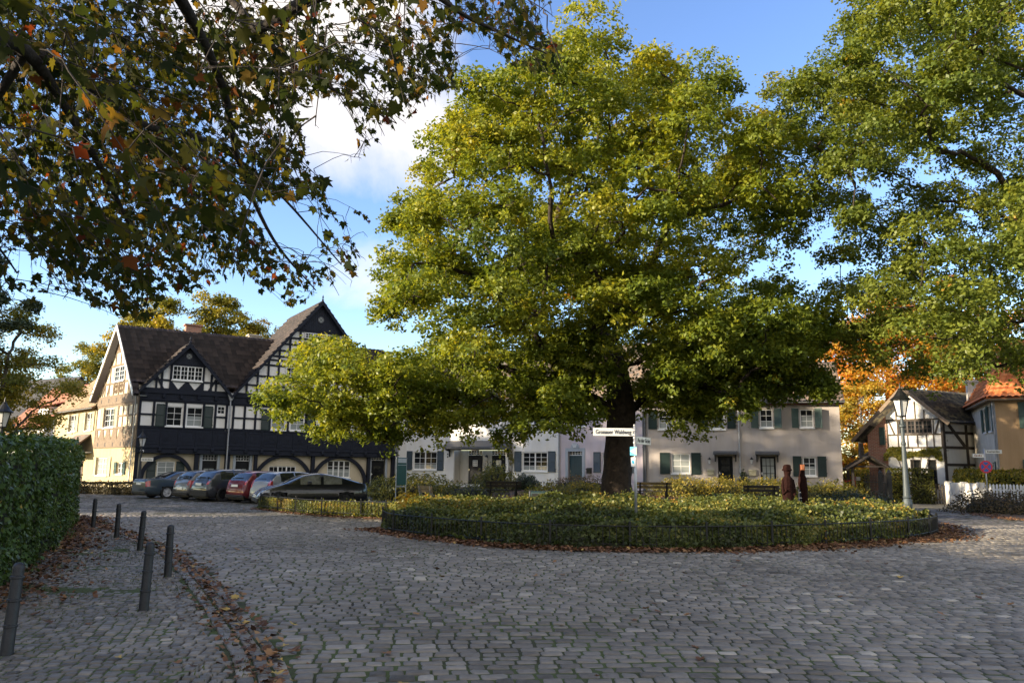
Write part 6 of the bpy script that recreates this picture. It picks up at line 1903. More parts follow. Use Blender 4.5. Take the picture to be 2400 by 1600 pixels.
# unseen trees and a house added left of the hedge to shade the square
ball_tree('unseen tree added behind the hedge, outside the left edge, for dappled shade', (-25.5, 15.0, 0), 9.5, 3.8, GREEN_LEAF, 40, 61, dens=(26, 12), grp='unseen shade trees left of the hedge', z0=.1)
ball_tree('tall unseen tree added far outside the left edge to shade the beige house', (-41, 30.0, 0), 24, 7.2, GREEN_LEAF, 140, 62, dens=(30, 14), grp='unseen shade trees left of the hedge', z0=.05)
ball_tree('tall unseen tree added outside the left edge to shade the white house', (-42.5, 42.5, 0), 22, 5.6, GREEN_LEAF, 90, 63, dens=(26, 12), grp='unseen shade trees left of the hedge', z0=.05)
ball_tree('smaller unseen tree added outside the left edge to shade the far road', (-36, 25.2, 0), 12, 4.4, GREEN_LEAF, 50, 64, dens=(26, 12), grp='unseen shade trees left of the hedge', z0=.1)
far_house((-21.5, -15), 90, 25, 9, 6.4, 10.2, 'cream_plaster', 'roof_brown', 'unseen cream house added left of the hedge to shade the road', [(3, 4.3, 1.2, 2.6), (8, 9.3, 1.2, 2.6), (14, 15.3, 1.2, 2.6), (3, 4.3, 4, 5.3), (8, 9.3, 4, 5.3), (14, 15.3, 4, 5.3)])

ball_tree('tallest unseen tree added outside the left edge to shade the lilac house', (-47, 37, 0), 24, 6.0, GREEN_LEAF, 90, 65, dens=(26, 12), grp='unseen shade trees left of the hedge', z0=.05)  # out of view, added to close a sunny gap on the facades
ball_tree('low golden beech seen through the gap left of the cottage', (29.5, 67, 0), 9.5, 4.2, ORANGE_LEAF, 50, 66, dens=(26, 12), tint=(.22, .18), z0=.0, size=(.2, .32))

# ------------------------------------------------------------------ plane tree overhead
def pxw(x, y, d):
    v = fw + rr * ((x - 1200) / F_PX) + uu * ((800 - y) / F_PX)
    return np.array(Vector((0, 0, 1.7)) + v.normalized() * d)
def to_px(P):
    P = np.asarray(P) - np.array([0, 0, 1.7])
    d = P @ np.array(fw)
    return np.stack([1200 + F_PX * (P @ np.array(rr)) / d, 800 - F_PX * (P @ np.array(uu)) / d], -1), d
PLANE_ZONE = [(-420, 640), (0, 690), (90, 690), (170, 690), (250, 740), (330, 775), (400, 700), (480, 680), (560, 650), (640, 690), (690, 745), (740, 690), (800, 660), (840, 690), (850, 570), (890, 500), (850, 470), (830, 480), (760, 470), (790, 400), (870, 360), (880, 300), (960, 290), (1000, 240), (1090, 210), (1080, 150), (1060, 80), (1140, 90), (1190, 150), (1300, 190), (1330, 100), (1260, 60), (1300, 0), (1250, -150), (1000, -420), (-420, -420)]
GAPS = [[(700, 250), (800, 230), (840, 300), (800, 400), (760, 440), (720, 330)], [(600, 480), (740, 470), (800, 540), (700, 590), (620, 560)], [(0, 600), (60, 590), (150, 640), (60, 660)]]
rg = np.random.default_rng(77)
pt = empty('plane_tree', (-6.6, .6, 0), 0, 'plane tree with lobed green and brown leaves hanging over the upper left of the picture', 'tree')
PB0 = np.array([-6.6, .6, 0])
trunk = [(-6.6, .6, -.1), (-6.6, .6, 1.5), (-6.5, .7, 3.2), (-6.2, 1.0, 5.0), (-5.7, 1.6, 6.6)]
trunk_mesh([tuple(np.array(p) - PB0) for p in trunk], [.42, .38, .34, .3, .24], seed=3).build('trunk', M['bark_grey'], pt, smooth=True)
def bough(pts, r0_, r1_):
    P = smooth_poly([tuple(np.array(p) - PB0) for p in pts], 6)
    b = MB(); b.tube(P, np.linspace(r0_, r1_, len(P)) * .75, 8, False)
    b.build('bough', M['bark_dark'], pt, smooth=True)
    return [np.array(p) + PB0 for p in P]
bn = []
top = np.array(trunk[-1])
bn += bough([top, pxw(-330, -180, 6.5), pxw(-80, 40, 7.0), pxw(60, 120, 7.4), pxw(140, 230, 7.8), pxw(240, 400, 8.3), pxw(300, 520, 8.7)], .11, .025)
bn += bough([np.array(trunk[-2]), pxw(-300, 60, 7.6), pxw(0, 110, 8.0), pxw(120, 145, 8.2), pxw(330, 290, 9.0), pxw(480, 330, 9.6), pxw(640, 440, 10.4), pxw(800, 620, 11.5)], .10, .012)
bn += bough([top, (-3.6, 3.0, 7.6), pxw(1050, -330, 7.4), pxw(820, -60, 7.4), pxw(720, 0, 7.6), pxw(604, 66, 7.9), pxw(560, 20, 8.2), pxw(480, -60, 8.6)], .15, .03)
bn += bough([pxw(604, 66, 7.9), pxw(690, 160, 8.4), pxw(800, 220, 8.9), pxw(930, 290, 9.4)], .035, .008)
bn += bough([(-3.6, 3.0, 7.6), pxw(900, -150, 6.8), pxw(1050, 10, 6.9), pxw(1180, 80, 7.1), pxw(1290, 130, 7.3)], .05, .008)
bn += bough([top, pxw(200, -300, 7.0), pxw(400, -40, 7.4), pxw(520, 200, 8.3), pxw(560, 380, 9.0), pxw(640, 560, 9.8), pxw(740, 680, 10.4)], .10, .01)
bn += bough([pxw(60, 120, 7.4), pxw(-40, 300, 8.0), pxw(-60, 480, 8.6), pxw(40, 640, 9.2)], .05, .01)
bn = np.array(bn)
starts, dirs, lens = [], [], []
n_tw = 0
while n_tw < 1700:
    x, y = rg.uniform(-400, 1300), rg.uniform(-400, 720)
    if not inside(PLANE_ZONE, np.array([x]), np.array([y]))[0]: continue
    if any(inside(g_, np.array([x]), np.array([y]))[0] for g_ in GAPS) and rg.random() < .9: continue
    dens = np.clip(1.15 - .00055 * max(x, 0) - .0006 * max(y - 250, 0), .22, 1)
    if x > 880 and y < 240: dens = .95
    if (x < 0 or y < 0): dens *= .45
    if rg.random() > dens: continue
    d = rg.uniform(7.5, 16) if rg.random() > .03 else rg.uniform(4.5, 7)
    starts.append(pxw(x, y, d)); n_tw += 1
    dirs.append(unit(np.array([.55, .35, -.45]) + rg.normal(0, .42, 3))); lens.append(rg.uniform(.5, 1.3))
starts = np.array(starts)
# branchlets join the twigs to the boughs
nodes = [b for b in bn]; br = MB()
order = np.argsort([np.min(np.linalg.norm(bn - s, axis=1)) for s in starts])
for i in order:
    s = starts[i]
    A = np.array(nodes); dd = np.linalg.norm(A - s, axis=1) + .6 * np.maximum(s[2] - A[:, 2], 0)
    k = int(np.argmin(dd)); a = A[k]; L_ = np.linalg.norm(s - a)
    pts = [a + (s - a) * t_ + np.array([0, 0, .10 * L_ * math.sin(PI * t_)]) + rg.normal(0, .02 * L_, 3) * (0 < t_ < 1) for t_ in (0, .25, .5, .75, 1)]
    br.tube([p - PB0 for p in pts], np.linspace(.004 + .003 * min(L_, 3), .0035, 5), 5, False)
    nodes += pts[1:]
LC, LA, LS = [], [], []
for s, d, l in zip(starts, dirs, lens):
    for _ in range(6):
        q_, _d = to_px(np.array([s + d * l + np.array([0, 0, -.16 * l]), s + d * l * .5]))
        if inside(PLANE_ZONE, q_[:, 0], q_[:, 1]).all() and not any(inside(g_, q_[:, 0], q_[:, 1]).any() for g_ in GAPS): break
        l *= .7
    n = max(2, int(l / .078))
    pts = [s + d * l * t_ + np.array([0, 0, -.16 * l * t_ * t_]) for t_ in np.linspace(0, 1, 5)]
    br.tube([p - PB0 for p in pts], np.linspace(.0045, .0022, 5), 4, False)
    for k in range(n):
        t_ = (k + rg.uniform(.2, .8)) / n
        c = s + d * l * t_ + np.array([0, 0, -.16 * l * t_ * t_])
        side = unit(np.cross(d, [0, 0, 1.])) * (1 if k % 2 else -1)
        pd = unit(side * .7 + d * .5 + np.array([0, 0, -.45]) + rg.normal(0, .35, 3))
        pl_ = rg.uniform(.03, .075)
        if rg.random() < .6: br.tube([c - PB0, c + pd * pl_ - PB0], .0016, 3, False)
        LC.append(c + pd * pl_); LA.append(unit(pd + np.array([0, 0, -.75]) + rg.normal(0, .35, 3))); LS.append(rg.uniform(.055, .115))
br.build('twigs', M['bark_dark'], pt)
LC, LA, LS = np.array(LC), np.array(LA), np.array(LS)
tip, dep = to_px(LC + LA * LS[:, None])
keep = (dep > .5) & (inside(PLANE_ZONE, tip[:, 0], tip[:, 1]) | (rg.random(len(LC)) < .06))
for g_ in GAPS: keep &= ~(inside(g_, tip[:, 0], tip[:, 1]) & (rg.random(len(LC)) < .8))
LC, LA, LS = LC[keep], LA[keep], LS[keep]
# five lobed leaf outline (x across, y from stalk to tip)
half = [(0, 0), (.13, -.09), (.30, -.10), (.34, .03), (.56, .12), (.40, .22), (.62, .46), (.40, .46), (.24, .50), (.20, .70), (0, 1.02)]
half = [(0, .02), (.10, -.06), (.33, -.12), (.30, .04), (.58, .16), (.40, .26), (.55, .54), (.27, .50), (.15, .74), (0, 1.03)]
LO = np.array(half + [(-x, y) for x, y in half[-2:0:-1]])
def lobed(C, A, S, rg, droop=.35):
    n = len(C); k = len(LO)
    nr = rg.normal(0, 1, (n, 3)); nr[:, 2] *= .9
    nr = unit(nr - A * np.sum(nr * A, -1, keepdims=True)); b = np.cross(A, nr)
    lo = LO[None] * (1 + rg.normal(0, .07, (n, k, 1))) + rg.normal(0, .02, (n, k, 2))
    curl = rg.uniform(-.5, .7, (n, 1)); cup = rg.uniform(-.45, .6, (n, 1))
    h = -curl * lo[..., 1] ** 2 * .5 + cup * np.abs(lo[..., 0]) * .7
    P = C[:, None] + (lo[..., 0:1] * b[:, None] + lo[..., 1:2] * A[:, None] + h[..., None] * nr[:, None]) * S[:, None, None]
    cen = C[:, None] + (.30 * A[:, None] + (-curl * .3 ** 2 * .5)[..., None] * nr[:, None]) * S[:, None, None]
    V = np.concatenate([P, cen], 1)
    i = np.arange(k)
    T = np.stack([i, (i + 1) % k, np.full(k, k)], -1)
    return V.reshape(-1, 3), (np.arange(n)[:, None, None] * (k + 1) + T[None]).reshape(-1, 3), k
V, F, k = lobed(LC - PB0, LA, LS, rg)
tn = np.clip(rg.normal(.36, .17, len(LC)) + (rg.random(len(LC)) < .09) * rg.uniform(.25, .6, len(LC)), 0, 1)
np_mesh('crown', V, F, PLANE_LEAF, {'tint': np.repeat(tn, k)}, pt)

# ------------------------------------------------------------------ hedges
def poly_sample(poly, n, rg):
    P = np.array(poly, float); d = np.diff(P, axis=0); l = np.hypot(*d.T); cum = np.r_[0, np.cumsum(l)]
    s = rg.random(n) * cum[-1]; i = np.clip(np.searchsorted(cum, s) - 1, 0, len(l) - 1)
    t_ = (s - cum[i]) / l[i]
    return P[i] + d[i] * t_[:, None], np.stack([-d[i][:, 1], d[i][:, 0]], -1) / l[i][:, None], s
def hedge(label, line, thick, h, leaf, dens=430, size=(.05, .085), seed=1, tint=(.45, .18), base=0.0, side=1, name='hedge', grp=None, bump=.10, top_raise=None, cat='hedge'):
    """line = foot of the visible face, the hedge lies on its other side"""
    rg = np.random.default_rng(seed)
    o = empty(name, (line[0][0], line[0][1], base), 0, label, cat, grp)
    O = np.array([line[0][0], line[0][1], base])
    P = np.array(line, float); per = np.sum(np.hypot(*np.diff(P, axis=0).T))
    hf = (lambda s: h + (top_raise(s) if top_raise else 0))
    Cs, Ns = [], []
    for off, sgn in ((0, 1), (thick, -1)):
        n = int(per * h * dens * (1 if sgn > 0 else .35))
        q, nn, s = poly_sample(line, n, rg); nn = nn * side
        z = rg.random(n) ** .9 * hf(s)
        o_ = bump * 2 * (vnoise(s, z, 1.6, seed) - .5) + bump * (vnoise(s, z, 5, seed + 3) - .5) + rg.normal(0, .03, n) - .10 * smoothstep(.85, 1, z / hf(s)) 
        q = q + nn * (-off + sgn * o_)[:, None]
        Cs.append(np.c_[q, z]); Ns.append(np.c_[nn * sgn, np.full(n, .35)])
    n = int(per * thick * dens)
    q, nn, s = poly_sample(line, n, rg); nn = nn * side
    q = q - nn * (rg.random(n) * thick)[:, None]
    z = hf(s) + bump * 1.2 * (vnoise(q[:, 0], q[:, 1], 1.8, seed + 5) - .5) + np.abs(rg.normal(0, .035, n)) * (1 + 2 * (rg.random(n) < .04))
    Cs.append(np.c_[q, z]); Ns.append(np.c_[nn * 0, np.ones(n)])
    for e, sg in ((0, -1), (-1, 1)):
        n = int(thick * h * dens)
        dv = P[1] - P[0] if e == 0 else P[-1] - P[-2]
        dv = dv / np.hypot(*dv); nn = np.array([-dv[1], dv[0]]) * side
        tt = rg.random(n); z = rg.random(n) * (h + (top_raise(0) if top_raise and e == 0 else (top_raise(per) if top_raise else 0)))
        q = P[e] - nn * (tt * thick)[:, None] + dv * (sg * bump * 1.5 * (vnoise(tt * thick, z, 2, seed + 9) - .3))[:, None]
        Cs.append(np.c_[q, z]); Ns.append(np.c_[np.tile(dv * sg, (n, 1)), np.full(n, .3)])
    C = np.concatenate(Cs); Nn = np.concatenate(Ns)
    C[:, 2] += base
    T = tint[0] + .25 * (vnoise(C[:, 0] + C[:, 1], C[:, 2], 1.3, seed + 1) - .5) + rg.normal(0, tint[1], len(C))
    V, F = leaf_quads(C - O, rg.uniform(*size, len(C)), Nn, .75, .55, rg=rg)
    np_mesh('leaves', V, F, leaf, {'tint': np.clip(T, 0, 1)}, o)
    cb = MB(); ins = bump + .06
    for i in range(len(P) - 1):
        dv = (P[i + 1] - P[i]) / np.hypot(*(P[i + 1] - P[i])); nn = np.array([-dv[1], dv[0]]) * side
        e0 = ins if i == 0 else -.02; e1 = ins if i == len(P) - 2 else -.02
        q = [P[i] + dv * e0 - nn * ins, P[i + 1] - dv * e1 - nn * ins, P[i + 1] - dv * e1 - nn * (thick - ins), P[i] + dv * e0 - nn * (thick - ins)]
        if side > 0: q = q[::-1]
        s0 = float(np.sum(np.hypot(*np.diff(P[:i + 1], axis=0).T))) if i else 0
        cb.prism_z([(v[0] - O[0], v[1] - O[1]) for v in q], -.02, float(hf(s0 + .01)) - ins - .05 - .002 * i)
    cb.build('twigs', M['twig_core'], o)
    return o
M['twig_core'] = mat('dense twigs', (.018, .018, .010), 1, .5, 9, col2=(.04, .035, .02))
hedge('tall dark green clipped hedge along the left pavement', HEDGE, 1.6, 2.02, HEDGE_LEAF, 430, (.045, .105), 3, (.42, .2), side=1, top_raise=lambda s: .30 * (1 - np.clip(np.asarray(s) / 14, 0, 1)), bump=.21)
hedge('low dark hedge strip in front of the timbered house, left of the parked cars', [(-26.4, 47.6), (-22.0, 45.6), (-19.2, 45.0)], 1.2, .62, BROWN_LEAF, 520, (.07, .12), 4, (.35, .2), side=-1)
hedge('clipped gold and green hedge on top of the white garden wall', [(25.75, 46.5), (25.1, 43.7), (24.75, 42.0), (29.2, 38.2)], .7, 1.95, YELLOW_LEAF, 300, (.10, .16), 5, (.36, .25), side=-1)
hedge('yellow green hedge behind the iron gate and lamp', [(22.5, 47.6), (23.4, 47.3)], .7, 2.0, YELLOW_LEAF, 300, (.09, .14), 6, (.25, .2), side=-1)
hedge('dark green hedge block in front of the cottage, left of the small dark gate', [(23.4, 46.9), (24.6, 46.5)], .6, 2.0, SHRUB_LEAF, 300, (.09, .14), 7, (.2, .2), side=-1)
hedge('golden hedge in front of the orange beech, left of the iron gate', [(21.9, 54.0), (24.4, 54.0)], .9, 1.9, YELLOW_LEAF, 300, (.09, .14), 8, (.5, .2), side=-1)

# ------------------------------------------------------------------ shrubs
def shrub(label, x, y, r, h, leaf, seed, name='shrub', grp=None, tint=(.5, .2), size=(.07, .12), n=2600, spiky=0.0, base=None, ry=None, cat='shrub'):
    rg = np.random.default_rng(seed)
    z0 = float(isle_h(np.array([x]), np.array([y]))[0]) if base is None else base
    o = empty(name, (x, y, z0), rg.random() * .0, label, cat, grp)
    ry = ry or r
    d = unit(rg.normal(0, 1, (n, 3))); d[:, 2] = np.abs(d[:, 2])
    lump = .78 + .44 * vnoise(np.arctan2(d[:, 1], d[:, 0]) * 1.6, d[:, 2] * 2.2, 1.3, seed) + .2 * vnoise(d[:, 0] * 3, d[:, 2] * 3 + d[:, 1] * 2, 2, seed + 2)
    C = d * np.array([r, ry, h]) * (lump * rg.uniform(.72, 1.0, n))[:, None]
    if spiky: C[:, 2] += (rg.random(n) < .25) * rg.random(n) * spiky * (h - C[:, 2] * .3)
    V, F = leaf_quads(C, rg.uniform(*size, n), d + np.array([0, 0, .4]), .45 if spiky else .65, .7, down=(0, 0, 1.6) if spiky else None, rg=rg)
    T = tint[0] + .3 * (vnoise(C[:, 0], C[:, 1] + C[:, 2], 1.8, seed) - .5) + rg.normal(0, tint[1], n)
    np_mesh('foliage', V, F, leaf, {'tint': np.clip(T, 0, 1)}, o)
    if n < 200: return o
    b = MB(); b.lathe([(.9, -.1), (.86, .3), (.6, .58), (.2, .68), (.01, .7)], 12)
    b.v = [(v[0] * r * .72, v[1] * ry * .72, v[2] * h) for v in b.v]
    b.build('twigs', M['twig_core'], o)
    return o
G1_ = 'low shrubs between the island and the row houses'
shrub('large sunlit grassy mound in front of the white house window', -4.9, 43.5, 2.3, 1.25, SHRUB_LEAF, 101, 'grass_mound', G1_, (.55, .2), (.10, .24), 4200, .25)
shrub('green grass tuft by the right dark door of the white house', -.9, 45.0, 1.15, 1.35, SHRUB_LEAF, 102, 'grass_mound', G1_, (.42, .2), (.10, .22), 1800, .4)
shrub('small blue green bush below the white house right window', .9, 46.0, .8, .85, DARK_LEAF, 103, 'shrub', G1_, (.7, .2))
shrub('broad dark low shrub between grassy mound and dark bench', -2.2, 42.5, 2.0, .75, SHRUB_LEAF, 104, 'shrub', G1_, (.2, .2), n=2600)
shrub('yellow lit bushy shrub left of the oak trunk base', 1.9, 37.5, 1.5, .72, SHRUB_LEAF, 105, 'shrub', G1_, (.75, .2), n=2600)
shrub('second yellow shrub touching the oak trunk on its left', 3.4, 38.5, 1.2, .75, SHRUB_LEAF, 106, 'shrub', G1_, (.72, .2))
shrub('reddish brown low shrub under the lilac house door', 4.2, 47.5, 2.4, .85, BROWN_LEAF, 107, 'shrub', G1_, (.55, .2), ry=1.2)
for i, (x, r_, h, l, tn) in enumerate([(8.9, 1.6, .95, 'sunlit yellow green juniper just right of the yellowish bench', .72), (11.2, 1.7, .95, 'yellow green juniper under the left glazed door of the beige house', .7), (13.3, 1.7, 1.0, 'yellow green juniper under the right glazed door of the beige house', .66), (15.4, 1.6, .9, 'darker juniper behind the carved figures', .36)]):
    shrub(l, x, 41.5, r_, h, SHRUB_LEAF, 110 + i, 'juniper_shrub', G1_, (tn, .2), (.08, .16), 3000, .12, ry=1.2)
shrub('feathery straw coloured grasses at the right corner of the beige house', 17.0, 42.0, 1.7, 1.1, SHRUB_LEAF, 116, 'ornamental_grass', G1_, (.62, .2), (.10, .26), 3000, .45)
shrub('dark bush between the carved figures and the iron gate', 15.6, 36.5, 2.0, .85, DARK_LEAF, 117, 'shrub', G1_, (.5, .2), n=3000)
shrub('dark green bush on the ivy left of the carved figures', 8.1, 30.5, 1.9, .62, DARK_LEAF, 118, 'shrub', G1_, (.6, .2), n=3000)
shrub('rounded clipped bush by the right doorway of the timbered house', -7.0, 44.0, 1.0, 1.0, SHRUB_LEAF, 119, 'shrub', G1_, (.4, .15), n=1800)
shrub('low dark ground shrub in front of the second bench', 9.6, 35.0, 1.6, .55, DARK_LEAF, 120, 'shrub', G1_, (.55, .2))
shrub('slim dark plant growing between the two white house doors', -1.55, 57.7, .5, 1.35, DARK_LEAF, 121, 'shrub', G1_, (.5, .2), base=.6, n=900)
shrub('small pointed conifer in front of the beige house right mailbox', 14.2, 48.6, .36, 1.2, DARK_LEAF, 122, 'conifer', G1_, (.5, .2), base=.55, n=900)
for i, (x, y, r_, h, l) in enumerate([(22.0, 36.4, 1.9, 1.0, 'reddish brown shrub at the left end of the right bed'), (24.4, 35.6, 1.9, 1.1, 'reddish brown shrub in the middle of the right bed'), (26.8, 35.0, 2.0, 1.05, 'reddish brown shrub at the right edge of the picture')]):
    shrub(l, x, y, r_, h, BROWN_LEAF, 130 + i, 'shrub', 'brown shrubs in the right bed', (.5, .22), base=.03, n=3600)
shrub('sprig of orange yellow leaves at the left tip of the ivy bed', -3.0, 23.5, .32, .45, ORANGE_LEAF, 140, 'seedling', None, (.3, .15), (.10, .16), 90, base=.55, cat='plant')
# climbers
def climber(label, P, Q, z0, z1, leaf, seed, n, size, tint, off=.08, name='climbing_plant'):
    rg = np.random.default_rng(seed)
    P = np.array(P); Q = np.array(Q); d = Q - P; L_ = np.hypot(*d); d = d / L_; nn = np.array([d[1], -d[0]])
    o = empty(name, (P[0], P[1], 0), 0, label, 'climber')
    u = rg.random(n) * L_; z = z0 + (z1 - z0) * rg.random(n)
    ev = np.minimum(np.minimum(u, L_ - u) / .35, np.minimum(z - z0, z1 - z) / .3)
    keep = vnoise(u, z, 2.2, seed) + .25 * vnoise(u, z, 6, seed + 1) > .85 - .5 * np.clip(ev, 0, 1)
    u, z = u[keep], z[keep]
    C = d[None] * u[:, None] + nn * (off + .18 * rg.random(len(u)) * vnoise(u, z, 1.5, seed))[:, None]
    V, F = leaf_quads(np.c_[C, z], rg.uniform(*size, len(u)), np.tile(np.r_[nn, .4], (len(u), 1)), .8, .5, rg=rg)
    np_mesh('leaves', V, F, leaf, {'tint': np.clip(rg.normal(*tint, len(u)), 0, 1)}, o)
    b = MB()
    for k in range(5):
        x = L_ * (.2 + .15 * k); b.tube([(d[0] * L_ * .5 + nn[0] * .05, d[1] * L_ * .5 + nn[1] * .05, .1), (d[0] * x + nn[0] * .05, d[1] * x + nn[1] * .05, (z0 + z1) / 2), (d[0] * x + nn[0] * .06, d[1] * x + nn[1] * .06, z1)], .018, 5)
    b.build('stems', M['bark_grey'], o)
ux = ((P1[0] - P0[0]) / L2, (P1[1] - P0[1]) / L2)
climber('sparse grey green climber on the white house wall right of its doors', (P0[0] + ux[0] * 10.15, P0[1] + ux[1] * 10.15), (P0[0] + ux[0] * 10.75, P0[1] + ux[1] * 10.75), .4, 3.6, SHRUB_LEAF, 151, 700, (.06, .11), (.5, .2))
cq = np.array([math.cos(ca), math.sin(ca)])
climber('bright yellow green vine across the cottage front above its lower windows', tuple(np.array(P) * 0 + np.array([H5.location.x, H5.location.y]) + cq * .95), tuple(np.array([H5.location.x, H5.location.y]) + cq * 4.2), 2.55, 3.35, YELLOW_LEAF, 152, 1500, (.12, .22), (.3, .15))
climber('dark green vine hanging at the right corner of the cottage', tuple(np.array([H5.location.x, H5.location.y]) + cq * 4.0), tuple(np.array([H5.location.x, H5.location.y]) + cq * 4.3 + np.array([1.6, 1.7])), 2.3, 4.0, GREEN_LEAF, 153, 700, (.12, .22), (.3, .15), .25)

# ------------------------------------------------------------------ ivy carpet of the island (nobody could count it)
rg = np.random.default_rng(201)
n = 190000
x = rg.uniform(-11, 15.5, n); y = rg.uniform(17, 36, n)
e = edge_dist(ISLE, x, y)
zone = inside(ISLE, x, y) & (y < 29.5 + 1.2 * vnoise(x, y, .5, 3) + .25 * np.abs(x - 4))
def ivy_h(x, y, e):
    hh = .10 + .26 * smoothstep(.0, .55, e) + .34 * vnoise(x, y, .75, 41) * smoothstep(.1, .8, e) + .18 * vnoise(x, y, 2.4, 43)
    fade = smoothstep(31.5, 27, y - .25 * np.abs(x - 4))
    return hh * (.25 + .75 * fade) * np.where(x < -3.9, .62, 1)
keep = zone & (rg.random(n) < np.clip(1.4 - (y - 17) * .045, .5, 1))
x, y, e = x[keep], y[keep], e[keep]
z = ivy_h(x, y, e) + isle_h(x, y) * smoothstep(1, 5, e) - np.abs(rg.normal(0, .06, len(x))) + (rg.random(len(x)) < .05) * rg.random(len(x)) * .16
C1 = np.c_[x, y, z]; N1 = np.tile([-.45, -.1, .6], (len(x), 1)) * 0 + rg.normal(0, .5, (len(x), 3)) + np.array([0, 0, .55])
q, nn, s = poly_sample(ISLE_FRONT + [(13.4, 26)], 34000, rg)
zf = rg.random(len(s)) ** 1.0 * .60
off = .06 + .22 * vnoise(s, zf, 1.4, 7) + rg.random(len(s)) * .06 - .05
C2 = np.c_[q + nn * off[:, None], .02 + zf * (.65 + .4 * vnoise(s, zf * 0, .8, 5))]; N2 = np.c_[-nn, np.full(len(s), .5)]
q, nn, s = poly_sample(ISLE_LEFT, 12000, rg)
zf = rg.random(len(s)) * .48
C3 = np.c_[q - nn * -(.05 + .2 * vnoise(s, zf, 1.4, 8))[:, None], zf]; N3 = np.c_[-nn, np.full(len(s), .5)]
C = np.concatenate([C1, C2, C3]); Nn = np.concatenate([N1, N2, N3])
pat = vnoise(C[:, 0], C[:, 1], .8, 61)
T = .40 + .58 * (pat - .5) + rg.normal(0, .16, len(C)) + .20 * smoothstep(21, 26, C[:, 1]) - .1 * (C[:, 2] < .3)  # back leaves tinted yellower in place of sunlight; darker near the ground
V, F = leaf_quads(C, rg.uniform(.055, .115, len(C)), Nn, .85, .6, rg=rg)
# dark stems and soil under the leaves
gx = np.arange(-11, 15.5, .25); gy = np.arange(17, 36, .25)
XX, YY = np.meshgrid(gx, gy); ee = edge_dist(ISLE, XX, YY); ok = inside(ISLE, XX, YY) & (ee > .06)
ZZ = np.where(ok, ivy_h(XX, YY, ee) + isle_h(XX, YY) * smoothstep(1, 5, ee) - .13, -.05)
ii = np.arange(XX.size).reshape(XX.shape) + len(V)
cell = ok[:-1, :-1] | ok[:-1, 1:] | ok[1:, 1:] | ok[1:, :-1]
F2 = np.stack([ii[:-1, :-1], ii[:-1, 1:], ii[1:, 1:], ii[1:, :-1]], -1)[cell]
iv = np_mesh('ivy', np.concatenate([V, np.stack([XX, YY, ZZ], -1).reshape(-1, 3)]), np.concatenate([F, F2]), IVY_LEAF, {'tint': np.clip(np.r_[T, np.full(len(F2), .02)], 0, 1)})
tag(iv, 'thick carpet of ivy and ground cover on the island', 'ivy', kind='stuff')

# ------------------------------------------------------------------ fallen leaves
rg = np.random.default_rng(301)
lv = []
for k_ in range(7):
    A = np.array([[0., 1, 0]]); C = np.array([[0., -.45, .0]])
    r2_ = np.random.default_rng(400 + k_)
    lo = LO * (1 + r2_.normal(0, .08, (len(LO), 1)))
    curl, cup = r2_.uniform(.1, .7), r2_.uniform(-.1, .6)
    hgt = .06 + curl * (lo[:, 1] - .4) ** 2 * .6 + cup * np.abs(lo[:, 0]) * .6 + r2_.normal(0, .03, len(lo))
    V = np.c_[lo[:, 0], lo[:, 1] - .45, hgt]; V = np.r_[V, [[0, -.1, .03]]]
    i = np.arange(len(LO)); F = np.stack([i, (i + 1) % len(LO), np.full(len(LO), len(LO))], -1)
    lv.append((V, F))
def leaf_obj(k_, tint):
    o = np_mesh('fallen_leaf', lv[k_][0], lv[k_][1], LITTER, {'tint': np.full(len(LO), tint)})
    tag(o, 'dry brown fallen leaf lying on the cobbles or pavement', 'leaf', 'dry leaves scattered over the paving')
    return o
protos = [leaf_obj(k_ % 7, t_) for k_, t_ in enumerate(np.linspace(.12, 1, 14))]
placed = []
for _ in range(60000):
    if len(placed) >= 285: break
    if rg.random() < .50:                                         # pavement, thick by the hedge and the kerb
        x, y = rg.uniform(-10, -1), rg.uniform(5.2, 15)
        if not inside(WALK, np.array([x]), np.array([y]))[0]: continue
        eh = edge_dist(HEDGE, np.array([x]), np.array([y]), False)[0]; ek = edge_dist(KERB, np.array([x]), np.array([y]), False)[0]
        p = .95 * math.exp(-eh / .8) + .8 * math.exp(-ek / .25) + .12
        z = .052
    elif rg.random() < .38:                                         # gutter
        k_ = rg.integers(20, len(KERB) - 12); a = np.array(KERB[k_]); x, y = a + rg.normal(0, .16, 2) + (.12, .06); p = 1; z = .035
    else:
        x, y = rg.uniform(-6, 12), rg.uniform(6.0, 17)
        if edge_dist(KERB, np.array([x]), np.array([y]), False)[0] < .5 or inside(WALK, np.array([x]), np.array([y]))[0]: continue
        p = .45; z = .022
    if abs(x) > .68 * y + .6 or rg.random() > p: continue
    placed.append((x, y, z))
for i, (x, y, z) in enumerate(placed):
    o = protos[i] if i < len(protos) else protos[rg.integers(len(protos))].copy()
    if i >= len(protos): COL.objects.link(o)
    s = rg.uniform(.055, .12) if x < -1 else rg.uniform(.045, .10)
    o.location = (x, y, z); o.scale = (s, s, s * rg.uniform(.7, 1.3)); o.rotation_euler = (rg.normal(0, .2), rg.normal(0, .2), rg.random() * 6.3)
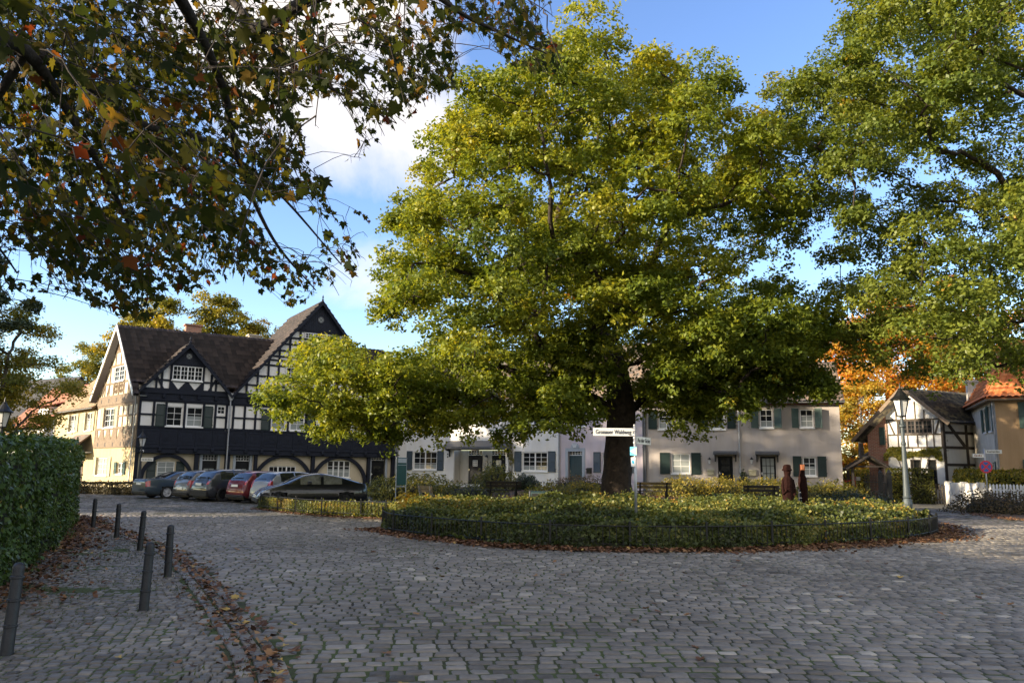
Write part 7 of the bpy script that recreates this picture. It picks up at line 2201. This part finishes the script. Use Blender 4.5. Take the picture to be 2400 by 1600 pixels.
# drifts along the island edge, hedge foot and kerb
q, nn, s = poly_sample(ISLE_FRONT + [(13.6, 26), (14.6, 29)], 9000, rg)
off = np.abs(rg.normal(0, .22, len(s))) * (1 + .9 * smoothstep(.5, .9, vnoise(s, s * 0, .35, 2)) + 1.2 * smoothstep(15, 20, s)) - .12
A_ = np.c_[q - nn * off[:, None], .03 + .06 * rg.random(len(s)) * np.exp(-np.maximum(off, 0) / .2)]
q, nn, s = poly_sample(ISLE_LEFT, 1200, rg); B_ = np.c_[q + nn * 0 + rg.normal(0, .18, (len(s), 2)), np.full(len(s), .04)]
q, nn, s = poly_sample(HEDGE, 2600, rg); off = np.abs(rg.normal(0, .45, len(s)))
C_ = np.c_[q + nn * off[:, None], .05 + .02 * rg.random(len(s))]
q, nn, s = poly_sample(KERB, 1500, rg); D_ = np.c_[q + nn * rg.normal(.05, .16, len(s))[:, None], .035 + .02 * rg.random(len(s))]
x = rg.uniform(-5, 14, 9000); y = rg.uniform(29, 42, 9000); ok = inside(ISLE, x, y)
E_ = np.c_[x[ok], y[ok], isle_h(x[ok], y[ok]) + .05]
q, nn, s = poly_sample(RIGHT_BED + RIGHT_BED[:1], 2500, rg); F_ = np.c_[q + rg.normal(0, .3, (len(s), 2)), np.full(len(s), .06)]
C = np.concatenate([A_, B_, C_, D_, E_, F_])
V, F = leaf_quads(C, np.where(C[:, 1] < 16, rg.uniform(.04, .10, len(C)), rg.uniform(.05, .13, len(C))), np.tile([0, 0, 1.], (len(C), 1)), .8, .35, rg=rg)
tag(np_mesh('leaf_litter', V, F, LITTER, {'tint': np.clip(rg.normal(.42, .22, len(C)), 0, 1)}), 'drifts of dead leaves along kerb, hedge and island edge', 'leaf litter', kind='stuff')
# moss and grass blades in the pavement joints
n = 26000
x = rg.uniform(-12, 0, n); y = rg.uniform(5, 22, n)
ek = edge_dist(KERB, x, y, False); eh = edge_dist(HEDGE, x, y, False)
ok = inside(WALK, x, y) & (rg.random(n) < np.clip(1.0 * np.exp(-ek / .9) * .8 + .9 * np.exp(-eh / .7) , 0, 1)) & (vnoise(x, y, 1.2, 8) > .42)
x, y = x[ok], y[ok]
V, F = leaf_quads(np.c_[x, y, np.full(len(x), .05)], rg.uniform(.025, .06, len(x)), rg.normal(0, 1, (len(x), 3)) * (1, 1, .2), .22, .2, down=(0, 0, 3), rg=rg)
tag(np_mesh('grass', V, F, leaf_mat('joint grass', [(0, (.03, .045, .012)), (1, (.085, .11, .025))], .2), {'tint': rg.random(len(x))}), 'short grass and moss between pavement setts', 'grass', kind='stuff')
